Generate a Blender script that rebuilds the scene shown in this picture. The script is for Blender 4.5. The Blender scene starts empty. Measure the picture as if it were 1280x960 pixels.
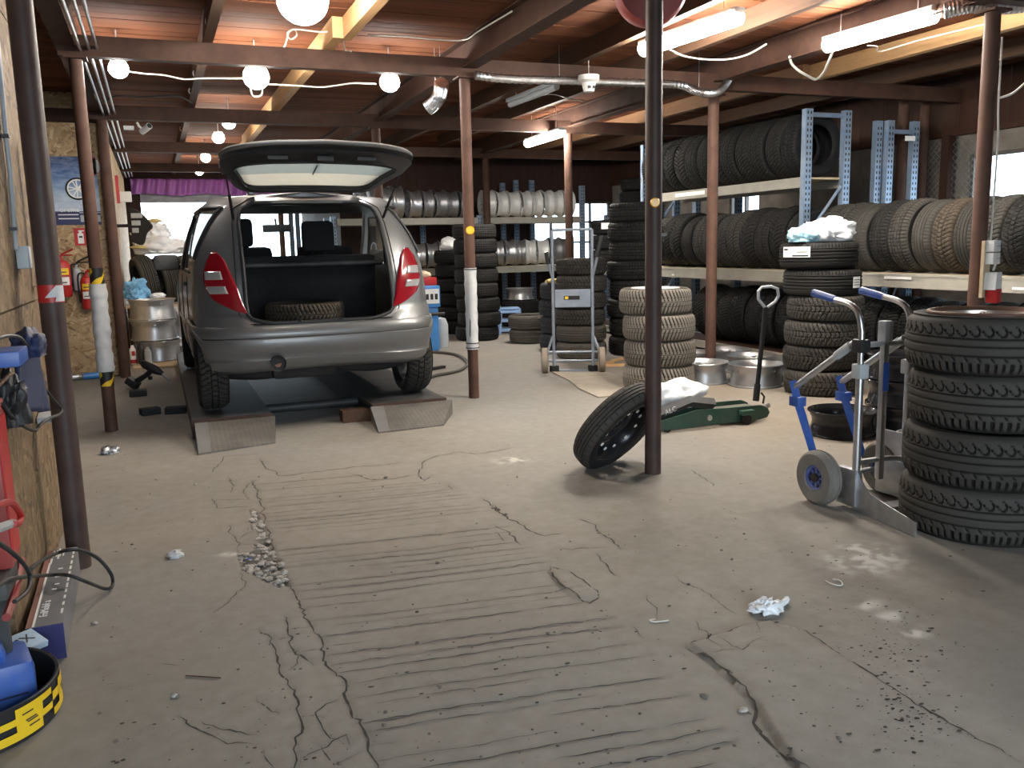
import bpy, bmesh, math, random
import numpy as np
from mathutils import Vector, Matrix, Euler
random.seed(7); NR = np.random.default_rng(7)
SC = bpy.context.scene; COL = SC.collection
PI = math.pi; R = math.radians
# ---------------------------------------------------------------- camera
FPX = 1086.2; YAW, PIT, ROL = R(21.99), R(9.106), R(-1.339); CAMH = 1.3
_fw = Vector((math.sin(YAW)*math.cos(PIT), math.cos(YAW)*math.cos(PIT), -math.sin(PIT)))
_r0 = Vector((math.cos(YAW), -math.sin(YAW), 0)); _u0 = _r0.cross(_fw)
CR = _r0*math.cos(ROL)+_u0*math.sin(ROL); CU = -_r0*math.sin(ROL)+_u0*math.cos(ROL)
cam_d = bpy.data.cameras.new('camera'); cam = bpy.data.objects.new('camera', cam_d); COL.objects.link(cam)
cam_d.sensor_width = 36; cam_d.lens = 36*FPX/1280; cam_d.clip_start = .05
M4 = Matrix.Identity(4)
for i in range(3): M4[i][0], M4[i][1], M4[i][2] = CR[i], CU[i], -_fw[i]
M4.translation = Vector((0, 0, CAMH)); cam.matrix_world = M4
SC.camera = cam
def ray(u, v): return CR*((u-640)/FPX)-CU*((v-480)/FPX)+_fw
def G(u, v, z=0):                      # where the line of sight meets the level z
    d = ray(u, v); t = (z-CAMH)/d.z; return Vector((0, 0, CAMH))+d*t
def PY(u, v, Y): d = ray(u, v); return Vector((0, 0, CAMH))+d*(Y/d.y)
def PX(u, v, X): d = ray(u, v); return Vector((0, 0, CAMH))+d*(X/d.x)
# ---------------------------------------------------------------- world, light, exposure
SC.view_settings.view_transform = 'Standard'; SC.view_settings.look = 'None'
SC.view_settings.exposure = 0.05; SC.view_settings.gamma = 1.0
try: SC.view_settings.use_curve_mapping = False
except Exception: pass
WORLD_STRENGTH = 10.0
w = bpy.data.worlds.new('overcast_sky'); SC.world = w; w.use_nodes = True
bg = w.node_tree.nodes['Background']; bg.inputs[0].default_value = (.76, .89, 1.0, 1); bg.inputs[1].default_value = WORLD_STRENGTH
def portal(name, loc, rot, sx, sy):
    l = bpy.data.lights.new(name, 'AREA'); l.shape = 'RECTANGLE'; l.size = sx; l.size_y = sy
    l.cycles.is_portal = True
    o = bpy.data.objects.new(name, l); o.location = loc; o.rotation_euler = rot; COL.objects.link(o)
portal('door_portal', (1.0, -2.45, 1.3), (R(90), 0, 0), 3.2, 2.6)       # the open yard door behind the camera
portal('far_door_portal', (1.37, 18.62, 1.13), (R(-90), 0, 0), 3.05, 2.26)
portal('window_portal', (8.1, 5.6, 1.75), (0, R(90), 0), .8, 2.4)
LAMP = 3.9
# ---------------------------------------------------------------- helpers
MATS = {}
def nodes_of(name):
    m = bpy.data.materials.new(name); m.use_nodes = True; nt = m.node_tree
    b = nt.nodes['Principled BSDF']; return m, nt, b
def N(nt, t, **k):
    n = nt.nodes.new(t)
    for a, v in k.items(): setattr(n, a, v)
    return n
def mixrgb(nt, fac, a, b, mode='MIX'):
    n = N(nt, 'ShaderNodeMix', data_type='RGBA', blend_type=mode)
    for s, v in ((0, fac), (6, a), (7, b)):
        if isinstance(v, bpy.types.NodeSocket): nt.links.new(v, n.inputs[s])
        else: n.inputs[s].default_value = v if s == 0 else ((*v, 1) if len(v) == 3 else v)
    return n.outputs[2]
def noise(nt, scale, detail=4, rough=.55, vec=None, stretch=None, coord='Object', dist=0):
    tc = N(nt, 'ShaderNodeTexCoord'); src = tc.outputs[coord]
    if stretch:
        mp = N(nt, 'ShaderNodeMapping'); mp.inputs['Scale'].default_value = stretch
        nt.links.new(src, mp.inputs[0]); src = mp.outputs[0]
    n = N(nt, 'ShaderNodeTexNoise'); n.inputs['Scale'].default_value = scale; n.inputs['Detail'].default_value = detail
    n.inputs['Roughness'].default_value = rough; n.inputs['Distortion'].default_value = dist
    nt.links.new(src, n.inputs['Vector']); return n.outputs[0]
def ramp(nt, src, p0, p1, c0=(0, 0, 0), c1=(1, 1, 1)):
    r = N(nt, 'ShaderNodeValToRGB'); e = r.color_ramp.elements
    e[0].position, e[1].position = p0, p1; e[0].color = (*c0, 1); e[1].color = (*c1, 1)
    nt.links.new(src, r.inputs[0]); return r.outputs[0]
def bump(nt, b, src, strength, dist=.01):
    n = N(nt, 'ShaderNodeBump'); n.inputs['Strength'].default_value = strength; n.inputs['Distance'].default_value = dist
    nt.links.new(src, n.inputs['Height']); nt.links.new(n.outputs[0], b.inputs['Normal'])
def pm(name, col, rough=.5, metal=0, var=.18, scale=9, bmp=0, dust=None, dustamt=.3, stretch=None, rand=0, coat=0, spec=None):
    """plain painted / moulded / metal surface with mottling, optional settled dust and relief"""
    if name in MATS: return MATS[name]
    m, nt, b = nodes_of(name)
    f = noise(nt, scale, 5, .6, stretch=stretch)
    c = mixrgb(nt, ramp(nt, f, .3, .7), [x*(1-var) for x in col], [min(1, x*(1+var)) for x in col])
    if rand:
        oi = N(nt, 'ShaderNodeObjectInfo'); c = mixrgb(nt, rand, c, ramp(nt, oi.outputs['Random'], 0, 1, [x*.35 for x in col], [min(1, x*1.9) for x in col]))
    if dust:
        d = noise(nt, scale*.45, 6, .7)
        c = mixrgb(nt, mixrgb(nt, dustamt, (0, 0, 0), ramp(nt, d, .42, .68)), c, dust)
    nt.links.new(c, b.inputs['Base Color'])
    b.inputs['Roughness'].default_value = rough; b.inputs['Metallic'].default_value = metal
    if coat: b.inputs['Coat Weight'].default_value = coat; b.inputs['Coat Roughness'].default_value = .12
    if spec is not None: b.inputs['Specular IOR Level'].default_value = spec
    if bmp: bump(nt, b, f, bmp)
    MATS[name] = m; return m
def emat(name, col, s):
    if name in MATS: return MATS[name]
    m, nt, b = nodes_of(name); b.inputs['Base Color'].default_value = (.9, .9, .9, 1)
    b.inputs['Emission Color'].default_value = (*col, 1); b.inputs['Emission Strength'].default_value = s
    MATS[name] = m; return m

class MB:
    """collects shapes for ONE mesh"""
    def __init__(s): s.v = []; s.f = []; s.mi = []; s.k = 0
    def add(s, vs, fs, m=None):
        o = len(s.v); s.v += [tuple(v) for v in vs]; s.f += [tuple(i+o for i in f) for f in fs]; s.mi += [s.k if m is None else m]*len(fs)
    def box(s, x0, x1, y0, y1, z0, z1, M=None, bev=0):
        if bev:
            bm = bmesh.new(); bmesh.ops.create_cube(bm, size=1)
            for v in bm.verts: v.co = Vector((x0+(v.co.x+.5)*(x1-x0), y0+(v.co.y+.5)*(y1-y0), z0+(v.co.z+.5)*(z1-z0)))
            bmesh.ops.bevel(bm, geom=bm.edges[:], offset=bev, segments=2, affect='EDGES', profile=.6)
            s.bm(bm, M); return
        vs = [(x, y, z) for z in (z0, z1) for y in (y0, y1) for x in (x0, x1)]
        if M is not None: vs = [M @ Vector(v) for v in vs]
        s.add(vs, [(0, 2, 3, 1), (4, 5, 7, 6), (0, 1, 5, 4), (2, 6, 7, 3), (0, 4, 6, 2), (1, 3, 7, 5)])
    def bm(s, bm, M=None):
        bm.verts.index_update(); vs = [(M @ v.co if M is not None else v.co.copy()) for v in bm.verts]
        fs = [[v.index for v in f.verts] for f in bm.faces]; bm.free(); s.add(vs, fs)
    def tube(s, pts, r, n=8, caps=True, closed=False):
        pts = [Vector(p) for p in pts]; K = len(pts); rs = r if isinstance(r, (list, tuple)) else [r]*K
        vs = []; up = None
        for i, p in enumerate(pts):
            if closed: t = (pts[(i+1) % K]-pts[i-1])
            else: t = pts[min(i+1, K-1)]-pts[max(i-1, 0)]
            if t.length < 1e-9: t = Vector((0, 0, 1))
            t.normalize()
            if up is None: up = Vector((0, 0, 1)) if abs(t.z) < .9 else Vector((0, 1, 0))
            a = t.cross(up)
            if a.length < 1e-6: a = t.orthogonal()
            a.normalize(); b = a.cross(t); up = b
            vs += [p+a*math.cos(2*PI*k/n)*rs[i]+b*math.sin(2*PI*k/n)*rs[i] for k in range(n)]
        fs = []
        for i in range(K if closed else K-1):
            j = (i+1) % K
            for k in range(n): fs.append((i*n+k, i*n+(k+1) % n, j*n+(k+1) % n, j*n+k))
        if caps and not closed: fs += [tuple(range(n))[::-1], tuple(range((K-1)*n, K*n))]
        s.add(vs, fs)
    def cyl(s, p0, p1, r, n=16, r1=None): s.tube([p0, p1], [r, r if r1 is None else r1], n)
    def lathe(s, prof, n=24, M=None, closed=False, a0=0, a1=2*PI):
        """prof: (r, z) pairs about the z axis"""
        K = len(prof); full = abs(a1-a0-2*PI) < 1e-6; cols = n if full else n+1; vs = []
        for r, z in prof:
            for k in range(cols):
                a = a0+(a1-a0)*k/n; v = Vector((r*math.cos(a), r*math.sin(a), z)); vs.append(M @ v if M is not None else v)
        fs = []
        for i in range(K if closed else K-1):
            j = (i+1) % K
            for k in range(n):
                k2 = (k+1) % cols; fs.append((i*cols+k, i*cols+k2, j*cols+k2, j*cols+k))
        s.add(vs, fs)
    def prism(s, poly, h, M=None):
        """poly in xy, extruded 0..h in z"""
        n = len(poly); vs = [Vector((x, y, 0)) for x, y in poly]+[Vector((x, y, h)) for x, y in poly]
        if M is not None: vs = [M @ v for v in vs]
        s.add(vs, [tuple(range(n))[::-1], tuple(range(n, 2*n))]+[(i, (i+1) % n, (i+1) % n+n, i+n) for i in range(n)])
    def grid(s, P, closed_u=False, closed_v=False):
        """P[i][j] points"""
        a, b = len(P), len(P[0]); vs = [p for row in P for p in row]; fs = []
        for i in range(a if closed_u else a-1):
            for j in range(b if closed_v else b-1):
                i2, j2 = (i+1) % a, (j+1) % b; fs.append((i*b+j, i*b+j2, i2*b+j2, i2*b+j))
        s.add(vs, fs)
    def mesh(s, name, mats, smooth=40):
        me = bpy.data.meshes.new(name); me.from_pydata(s.v, [], s.f)
        if not isinstance(mats, (list, tuple)): mats = [mats]
        for m in mats: me.materials.append(m)
        if len(mats) > 1: me.polygons.foreach_set('material_index', s.mi)
        if smooth:
            me.polygons.foreach_set('use_smooth', [True]*len(s.f)); me.set_sharp_from_angle(angle=R(smooth))
        me.update(); return me
    def build(s, name, mats, parent=None, loc=None, rot=None, smooth=40, kind=None, label=None):
        return put(name, s.mesh(name, mats, smooth), parent, loc, rot, kind, label)
def fixn(o):
    bm = bmesh.new(); bm.from_mesh(o.data); bmesh.ops.recalc_face_normals(bm, faces=bm.faces[:]); bm.to_mesh(o.data); bm.free(); return o
def put(name, me, parent=None, loc=None, rot=None, kind=None, label=None):
    o = bpy.data.objects.new(name, me); COL.objects.link(o)
    if parent is not None: o.parent = parent
    if loc is not None: o.location = loc
    if rot is not None: o.rotation_euler = rot
    if kind: o['kind'] = kind
    if label: o['label'] = label
    return o
def tag(o, label, cat, group=None):
    o['label'] = label; o['category'] = cat
    if group: o['group'] = group
    return o
def thing(name, label, cat, loc=(0, 0, 0), rot=(0, 0, 0), group=None):
    o = bpy.data.objects.new(name, None); o.empty_display_size = .1; COL.objects.link(o)
    o.location = loc; o.rotation_euler = rot if not isinstance(rot, (int, float)) else (0, 0, rot)
    return tag(o, label, cat, group)
def dup(o, loc=None, rot=None, label=None, group=None, parent=None, scale=None):
    c = o.copy(); COL.objects.link(c)
    if parent is not None: c.parent = parent
    if loc is not None: c.location = loc
    if rot is not None: c.rotation_euler = rot if not isinstance(rot, (int, float)) else (0, 0, rot)
    if scale is not None: c.scale = scale
    if label: c['label'] = label
    if group: c['group'] = group
    for ch in list(o.children): dup(ch, parent=c)
    return c
def T(x=0, y=0, z=0): return Matrix.Translation((x, y, z))
def RX(a): return Matrix.Rotation(a, 4, 'X')
def RY(a): return Matrix.Rotation(a, 4, 'Y')
def RZ(a): return Matrix.Rotation(a, 4, 'Z')
def bez(pts, n=8):
    """Catmull-Rom through pts"""
    P = [Vector(p) for p in pts]; out = []
    for i in range(len(P)-1):
        p0, p1, p2, p3 = P[max(i-1, 0)], P[i], P[i+1], P[min(i+2, len(P)-1)]
        for k in range(n):
            t = k/n; out.append(.5*((2*p1)+(p2-p0)*t+(2*p0-5*p1+4*p2-p3)*t*t+(3*p1-p0-3*p2+p3)*t**3))
    return out+[P[-1]]
def text(name, s, size, mat, parent, loc, rot, ext=.0006, align='CENTER', sx=1):
    c = bpy.data.curves.new(name, 'FONT'); c.body = s; c.size = size; c.extrude = ext; c.align_x = align; c.align_y = 'CENTER'; c.resolution_u = 2
    t = bpy.data.objects.new(name, c); me = bpy.data.meshes.new_from_object(t); bpy.data.objects.remove(t); me.materials.append(mat)
    o = put(name, me, parent, loc, rot); o.scale = (sx, 1, 1); return o
def ordn(i): return ['first', 'second', 'third', 'fourth', 'fifth', 'sixth', 'seventh', 'eighth', 'ninth', 'tenth', 'eleventh', 'twelfth', 'thirteenth', 'fourteenth', 'fifteenth', 'sixteenth', 'seventeenth', 'eighteenth', 'nineteenth', 'twentieth'][i]
# ---------------------------------------------------------------- shared materials
def osb(name, axis, tint=(1, 1, 1), fs=(9, 40)):
    m, nt, b = nodes_of(name); tc = N(nt, 'ShaderNodeTexCoord'); cols = []; edges = []
    for ang, sc in ((.25, 1.0), (-.6, 1.2), (1.15, .85)):
        mp = N(nt, 'ShaderNodeMapping'); e = [0, 0, 0]; e[0 if axis == 'X' else 1] = ang; mp.inputs['Rotation'].default_value = e
        mp2 = N(nt, 'ShaderNodeMapping'); mp2.inputs['Scale'].default_value = (fs[0]*sc, fs[0]*sc, fs[1]*sc)
        nt.links.new(tc.outputs['Object'], mp.inputs[0]); nt.links.new(mp.outputs[0], mp2.inputs[0])
        vo = N(nt, 'ShaderNodeTexVoronoi'); vo.inputs['Scale'].default_value = 1; nt.links.new(mp2.outputs[0], vo.inputs['Vector'])
        sp = N(nt, 'ShaderNodeSeparateColor'); nt.links.new(vo.outputs['Color'], sp.inputs[0]); cols.append(sp)
    k = lambda *c: tuple(c[i]*tint[i] for i in range(3))
    mk = ramp(nt, noise(nt, 9, 3), .46, .54); mk2 = ramp(nt, noise(nt, 15, 2), .52, .56)
    v = mixrgb(nt, mk2, mixrgb(nt, mk, cols[0].outputs[0], cols[1].outputs[0]), cols[2].outputs[0])
    r = N(nt, 'ShaderNodeValToRGB'); cr = r.color_ramp; cr.elements[0].color = (*k(.085, .045, .02), 1); cr.elements[1].color = (*k(.56, .42, .25), 1)
    for p, c in ((.10, k(.22, .135, .065)), (.35, k(.33, .22, .115)), (.7, k(.42, .30, .165))):
        e = cr.elements.new(p); e.color = (*c, 1)
    nt.links.new(v, r.inputs[0])
    c = mixrgb(nt, .22, r.outputs[0], mixrgb(nt, ramp(nt, noise(nt, 3, 5, .6), .3, .7), k(.24, .15, .08), k(.5, .37, .22)))
    nt.links.new(c, b.inputs['Base Color']); b.inputs['Roughness'].default_value = .75; bump(nt, b, v, .35, .004); MATS[name] = m; return m
def wood(name, c0, c1, stretch, rough=.7, rand=.35, sc=3, dirt=None):
    m, nt, b = nodes_of(name); f = noise(nt, sc, 6, .6, stretch=stretch, dist=.6); g = noise(nt, sc*5, 4, .6, stretch=stretch)
    f = mixrgb(nt, .4, f, g); c = ramp(nt, f, .3, .72, c0, c1)
    if rand:
        oi = N(nt, 'ShaderNodeObjectInfo'); c = mixrgb(nt, rand, c, mixrgb(nt, oi.outputs['Random'], [x*.45 for x in c0], [min(1, x*1.3) for x in c1]))
    nt.links.new(c, b.inputs['Base Color']); b.inputs['Roughness'].default_value = rough; b.inputs['Specular IOR Level'].default_value = .22; bump(nt, b, f, .25, .004); MATS[name] = m; return m
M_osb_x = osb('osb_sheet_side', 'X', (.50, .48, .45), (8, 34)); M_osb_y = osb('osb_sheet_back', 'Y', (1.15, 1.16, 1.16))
M_plank = wood('ceiling_board', (.080, .026, .013), (.215, .080, .036), (.5, 7, 7), .85, .3)
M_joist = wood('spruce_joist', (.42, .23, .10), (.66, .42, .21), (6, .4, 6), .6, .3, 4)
M_joist_dim = wood('dim_lit_spruce_joist', (.16, .085, .045), (.32, .18, .10), (6, .4, 6), .65, .3, 4)  # spruce darkened: weak light on the far joist is put into its colour
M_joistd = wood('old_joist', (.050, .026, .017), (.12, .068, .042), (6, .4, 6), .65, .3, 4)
M_timber = wood('dark_timber', (.026, .012, .008), (.066, .030, .020), (5, 5, .5), .7, .3, 4)
M_ply = wood('pale_board', (.45, .34, .21), (.66, .54, .37), (.6, 5, 5), .7, .2, 4)
M_steel = pm('brown_steel_paint', (.066, .034, .025), .65, 0, .25, 6, .08, dust=(.115, .070, .052), dustamt=.4, spec=.2)
M_post = pm('brown_post_paint', (.062, .038, .033), .5, 0, .22, 7, .06, dust=(.12, .083, .072), dustamt=.35, spec=.3)
M_postr = pm('red_brown_post_paint', (.098, .050, .036), .6, 0, .2, 8, .06, dust=(.175, .105, .078), dustamt=.35, spec=.25)
M_black = pm('black_plastic', (.02, .02, .021), .5, 0, .2, 12)
M_blackm = pm('matt_black', (.012, .012, .013), .75, 0, .2, 10)
M_alu = pm('aluminium', (.62, .63, .65), .33, 1, .12, 8, dust=(.40, .38, .35), dustamt=.2)
M_galv = pm('galvanised_steel', (.55, .57, .60), .42, 1, .2, 14, dust=(.35, .34, .32), dustamt=.2)
M_beam = pm('cream_rack_beam', (.34, .325, .28), .5, 0, .1, 6, dust=(.25, .22, .18), dustamt=.45)
M_upr = pm('blue_rack_upright', (.19, .27, .39), .42, .25, .14, 9, dust=(.40, .42, .44), dustamt=.4)
M_white = pm('white_plastic', (.80, .80, .78), .45, 0, .05, 8)
M_wire = pm('white_cable', (.74, .72, .66), .5, 0, .08, 20)
M_grey = pm('grey_plastic', (.42, .45, .47), .5, 0, .08, 8)
M_blue = pm('blue_plastic', (.022, .095, .42), .38, 0, .15, 8, dust=(.25, .29, .36), dustamt=.25)
M_blued = pm('dark_blue_cover', (.012, .022, .075), .6, 0, .3, 10)
M_red = pm('red_paint', (.46, .022, .022), .4, 0, .15, 8)
M_redd = pm('dusty_red_paint', (.30, .035, .03), .5, 0, .2, 6, dust=(.30, .2, .17), dustamt=.3)
M_yel = pm('yellow_tape', (.85, .56, .02), .45, 0, .06, 14)
M_tapew = pm('white_wrap', (.70, .71, .72), .5, 0, .1, 9, .15, dust=(.42, .41, .40), dustamt=.5)
M_reel = pm('reflector_amber', (.9, .46, .02), .25, 0, .03, 10)
M_label = pm('paper_label', (.86, .86, .84), .6, 0, .04, 12)
M_ink = pm('black_print', (.03, .03, .035), .6, 0, .1, 30)
M_bag = pm('white_bag_film', (.86, .88, .90), .35, 0, .05, 7, .1)
M_bagb = pm('pale_blue_film', (.42, .72, .84), .35, 0, .1, 7, .1)
M_rag = pm('blue_rag', (.18, .42, .66), .8, 0, .2, 9, .2)
M_rust = pm('rusty_steel', (.15, .08, .05), .7, .3, .35, 12, .15)
M_conc = pm('old_plaster', (.20, .175, .15), .9, 0, .3, 3.5, .35, dust=(.075, .06, .05), dustamt=.5)
M_darkwall = wood('dark_wall_boards', (.030, .017, .014), (.075, .04, .032), (6, 6, .6), .75, .2, 3)
M_glassw = pm('window_putty_frame', (.10, .09, .085), .6)
def glass(name, col=(1, 1, 1), rough=0, alpha=.25):
    m, nt, b = nodes_of(name); tr = N(nt, 'ShaderNodeBsdfTransparent'); tr.inputs[0].default_value = (*col, 1); gl = N(nt, 'ShaderNodeBsdfGlossy'); gl.inputs['Roughness'].default_value = rough
    lw = N(nt, 'ShaderNodeLayerWeight'); lw.inputs[0].default_value = .5; pw_ = N(nt, 'ShaderNodeMath', operation='POWER'); pw_.inputs[1].default_value = 4; ma = N(nt, 'ShaderNodeMath', operation='MULTIPLY_ADD'); ma.inputs[1].default_value = .85; ma.inputs[2].default_value = .05+alpha*.12; mx = N(nt, 'ShaderNodeMixShader')
    nt.links.new(lw.outputs['Facing'], pw_.inputs[0]); nt.links.new(pw_.outputs[0], ma.inputs[0]); nt.links.new(ma.outputs[0], mx.inputs[0]); nt.links.new(tr.outputs[0], mx.inputs[1]); nt.links.new(gl.outputs[0], mx.inputs[2])
    nt.links.new(mx.outputs[0], nt.nodes['Material Output'].inputs[0]); MATS[name] = m; return m
M_pane = glass('window_pane', (.93, .96, .97))
# ---------------------------------------------------------------- floor: one real relief surface with cracks, float marks and a raised patch
def concrete():
    m, nt, b = nodes_of('dusty_concrete')
    f = noise(nt, 1.1, 6, .6); g = noise(nt, 14, 5, .65); h = noise(nt, .5, 3, .5)
    c = ramp(nt, f, .3, .72, (.205, .186, .160), (.315, .288, .248))
    c = mixrgb(nt, ramp(nt, h, .42, .66), c, (.255, .247, .232))
    c = mixrgb(nt, .22, c, ramp(nt, g, .3, .7, (.15, .135, .115), (.40, .37, .33)))
    sp = ramp(nt, noise(nt, 60, 2, .5), .70, .74); c = mixrgb(nt, mixrgb(nt, .35, (0, 0, 0), sp), c, (.12, .105, .09))
    at = N(nt, 'ShaderNodeAttribute', attribute_name='soil'); c = mixrgb(nt, at.outputs['Fac'], c, (.26, .185, .125))
    at = N(nt, 'ShaderNodeAttribute', attribute_name='pale'); c = mixrgb(nt, at.outputs['Fac'], c, (.60, .585, .55))
    at = N(nt, 'ShaderNodeAttribute', attribute_name='dirt'); c = mixrgb(nt, at.outputs['Fac'], c, (.055, .05, .045))
    nt.links.new(c, b.inputs['Base Color']); b.inputs['Roughness'].default_value = .72; b.inputs['Specular IOR Level'].default_value = .35
    bump(nt, b, mixrgb(nt, .5, g, noise(nt, 45, 4, .6)), .18, .006); return m
M_floor = concrete()
X0, X1, Y0, Y1, ST = -1.4, 5.6, 1.25, 6.65, .0125
gx = np.arange(X0, X1+1e-6, ST); gy = np.arange(Y0, Y1+1e-6, ST); GX, GY = np.meshgrid(gx, gy)
Z = np.zeros_like(GX); DIRT = np.zeros_like(GX); PALE = np.zeros_like(GX); SOIL = np.zeros_like(GX)
def vnoise(x, y, s, seed=0):
    """smooth value noise on arrays"""
    r = np.random.default_rng(seed).random((64, 64)); x = x*s; y = y*s; xi = np.floor(x).astype(int); yi = np.floor(y).astype(int)
    fx = x-xi; fy = y-yi; fx = fx*fx*(3-2*fx); fy = fy*fy*(3-2*fy); g = lambda a, c: r[a % 64, c % 64]
    return (g(xi, yi)*(1-fx)+g(xi+1, yi)*fx)*(1-fy)+(g(xi, yi+1)*(1-fx)+g(xi+1, yi+1)*fx)*fy
def segdist(P, Q, pad=.2):
    a = np.array([P[0], P[1]]); b_ = np.array([Q[0], Q[1]]); lo = np.minimum(a, b_)-pad; hi = np.maximum(a, b_)+pad
    i0, i1 = np.searchsorted(gx, [lo[0], hi[0]]); j0, j1 = np.searchsorted(gy, [lo[1], hi[1]]); sl = (slice(j0, j1), slice(i0, i1))
    x = GX[sl]-a[0]; y = GY[sl]-a[1]; d = b_-a; L = max(d@d, 1e-9); t = np.clip((x*d[0]+y*d[1])/L, 0, 1)
    return sl, np.hypot(x-t*d[0], y-t*d[1])
RIBS = []
def crack(px, wd=.008, dep=.010, dk=.85, jit=.014, halo=.0):
    pts = [G(*p) for p in px]; fine = []
    for i in range(len(pts)-1):
        n = max(2, int((pts[i+1]-pts[i]).length/.022))
        for k in range(n): q = pts[i].lerp(pts[i+1], k/n); fine.append((q.x, q.y))
    fine.append((pts[-1].x, pts[-1].y)); ox = oy = 0; out = []
    for x, y in fine: ox = ox*.75+random.gauss(0, jit*.42); oy = oy*.75+random.gauss(0, jit*.42); out.append((x+ox, y+oy))
    for i in range(len(out)-1):
        sl, d = segdist(out[i], out[i+1], .09); e = np.exp(-(d/(wd*1.2))**2)
        Z[sl] = np.minimum(Z[sl], -dep*.3*e); DIRT[sl] = np.maximum(DIRT[sl], .22*dk*np.exp(-(d/(wd*1.5))**2))
        if halo: DIRT[sl] = np.maximum(DIRT[sl], halo*.6*np.exp(-(d/.035)**2))
    RIBS.append((out, wd*.55))
def ribbons():
    mb = MB()
    for out, w_ in RIBS:
        vs = []; n = len(out)
        for i, (x, y) in enumerate(out):
            x0, y0 = out[max(i-1, 0)]; x1, y1 = out[min(i+1, n-1)]; L = math.hypot(x1-x0, y1-y0) or 1; nx_, ny_ = -(y1-y0)/L, (x1-x0)/L
            h = w_*random.uniform(.25, 1.0)*min(1, (i+.3)/2.5, (n-1-i+.3)/2.5); z = max(floor_z(x, y), floor_z(x+h*nx_, y+h*ny_), floor_z(x-h*nx_, y-h*ny_))+.0012
            vs += [(x+nx_*h, y+ny_*h, z), (x-nx_*h*random.uniform(.5, 1.2), y-ny_*h, z)]
        mb.add(vs, [(2*i, 2*i+1, 2*i+3, 2*i+2) for i in range(n-1)])
    return mb
def inside(px):
    P = [(G(*p).x, G(*p).y) for p in px]; r = np.zeros(GX.shape, bool)
    for i in range(len(P)):
        (x1, y1), (x2, y2) = P[i], P[i-1]; c = ((y1 > GY) != (y2 > GY)) & (GX < (x2-x1)*(GY-y1)/((y2-y1) or 1e-9)+x1); r ^= c
    return r
# float marks across the poured strip: shallow parallel steps
strip = [(318, 600), (340, 684), (367, 742), (427, 864), (470, 965), (480, 1100), (1100, 1100), (960, 960), (880, 880), (760, 760), (690, 700), (600, 628), (560, 600), (440, 590)]
ins = inside(strip)
g0, g1 = G(427, 864), G(660, 830); gd = np.array([g1.x-g0.x, g1.y-g0.y]); gd /= np.hypot(*gd); gn = np.array([-gd[1], gd[0]])
U = GX*gd[0]+GY*gd[1]; V = GX*gn[0]+GY*gn[1]+.035*(vnoise(GX, GY, 1.3, 3)-.5)+.012*(vnoise(GX, GY, 6, 13)-.5)
edge = np.zeros_like(GX)
rr = V[ins]; v = rr.min()
while v < rr.max():
    st = random.uniform(.35, 1.0); d = np.abs(V-v); br = np.clip((vnoise(U*2.2, V*0+v*31, 1, int(v*977) % 900)-.25)*2.2, 0, 1)*st
    e = np.exp(-(d/.012)**2)*br; s_ = np.where(V > v, np.exp(-np.maximum(V-v, 0)/.05), 0)*br
    Z -= np.where(ins, .004*e, 0); Z += np.where(ins, .0035*s_, 0); DIRT = np.maximum(DIRT, np.where(ins, .25*e, 0))
    near = (d < .0065) & ins; jj, ii = np.nonzero(near)
    if len(jj):
        o_ = np.argsort(U[jj, ii]); uu = U[jj, ii][o_]; bb = br[jj, ii][o_]; vv = (V[jj, ii]-(GX[jj, ii]*gn[0]+GY[jj, ii]*gn[1]))[o_]; u_ = uu[0]; run = []
        while u_ < uu[-1]:
            q = min(np.searchsorted(uu, u_), len(uu)-1); keep = bb[q] > .16 and abs(uu[q]-u_) < .05
            if keep: c_ = v-vv[q]+random.gauss(0, .0012); run.append((gd[0]*u_+gn[0]*c_, gd[1]*u_+gn[1]*c_))
            if (not keep or random.random() < .02) and run:
                if len(run) > 3: RIBS.append((run, .0034*st))
                run = []
            u_ += .03
        if len(run) > 3: RIBS.append((run, .0034*st))
    v += random.uniform(.045, .095)
Z += np.where(ins, .004*(vnoise(U*2, V*22, 1, 5)-.5), 0)
# cracks, traced as they run over the slab
for c in ([(318, 600), (330, 640), (340, 684), (350, 712), (367, 742), (380, 770), (400, 800), (415, 835), (427, 864), (448, 905), (458, 935), (470, 965)],): crack(c, .009, .014, .9)
for c in ([(355, 770), (363, 785), (368, 800), (372, 812), (382, 817), (388, 824), (392, 830)], [(324, 785), (341, 800), (351, 818), (352, 828), (359, 845), (371, 868), (375, 895), (376, 915), (377, 945), (373, 965)]): crack(c, .008, .012, .9)
for c in ([(372, 812), (371, 830), (360, 838)], [(341, 800), (362, 795)], [(352, 817), (374, 812)], [(378, 815), (388, 812), (405, 812)], [(363, 785), (388, 782)], [(427, 870), (413, 878), (404, 888), (410, 905), (414, 918), (424, 926)], [(375, 892), (402, 894)], [(377, 947), (405, 933), (424, 920), (434, 934)],
          [(318, 870), (335, 888), (350, 890)], [(333, 935), (340, 960)], [(404, 930), (420, 955), (440, 950), (458, 938)]): crack(c, .005, .007, .7)
for c in ([(288, 655), (285, 664), (296, 674), (296, 690)], [(296, 673), (318, 663)], [(297, 681), (322, 678)], [(300, 715), (310, 728), (300, 742), (286, 755), (270, 766)], [(283, 597), (291, 608), (288, 617)], [(318, 600), (305, 612), (312, 625)], [(270, 625), (310, 625)]): crack(c, .005, .007, .75)
for c in ([(324, 573), (327, 583), (343, 590), (352, 594), (365, 593), (381, 590), (407, 588)], [(407, 588), (440, 584), (500, 579)], [(440, 592), (470, 599), (490, 598), (512, 594)], [(542, 594), (530, 600), (523, 590), (528, 578), (545, 570), (572, 565), (600, 567)], [(600, 567), (640, 560)]): crack(c, .009, .012, .7, halo=.12)
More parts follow.
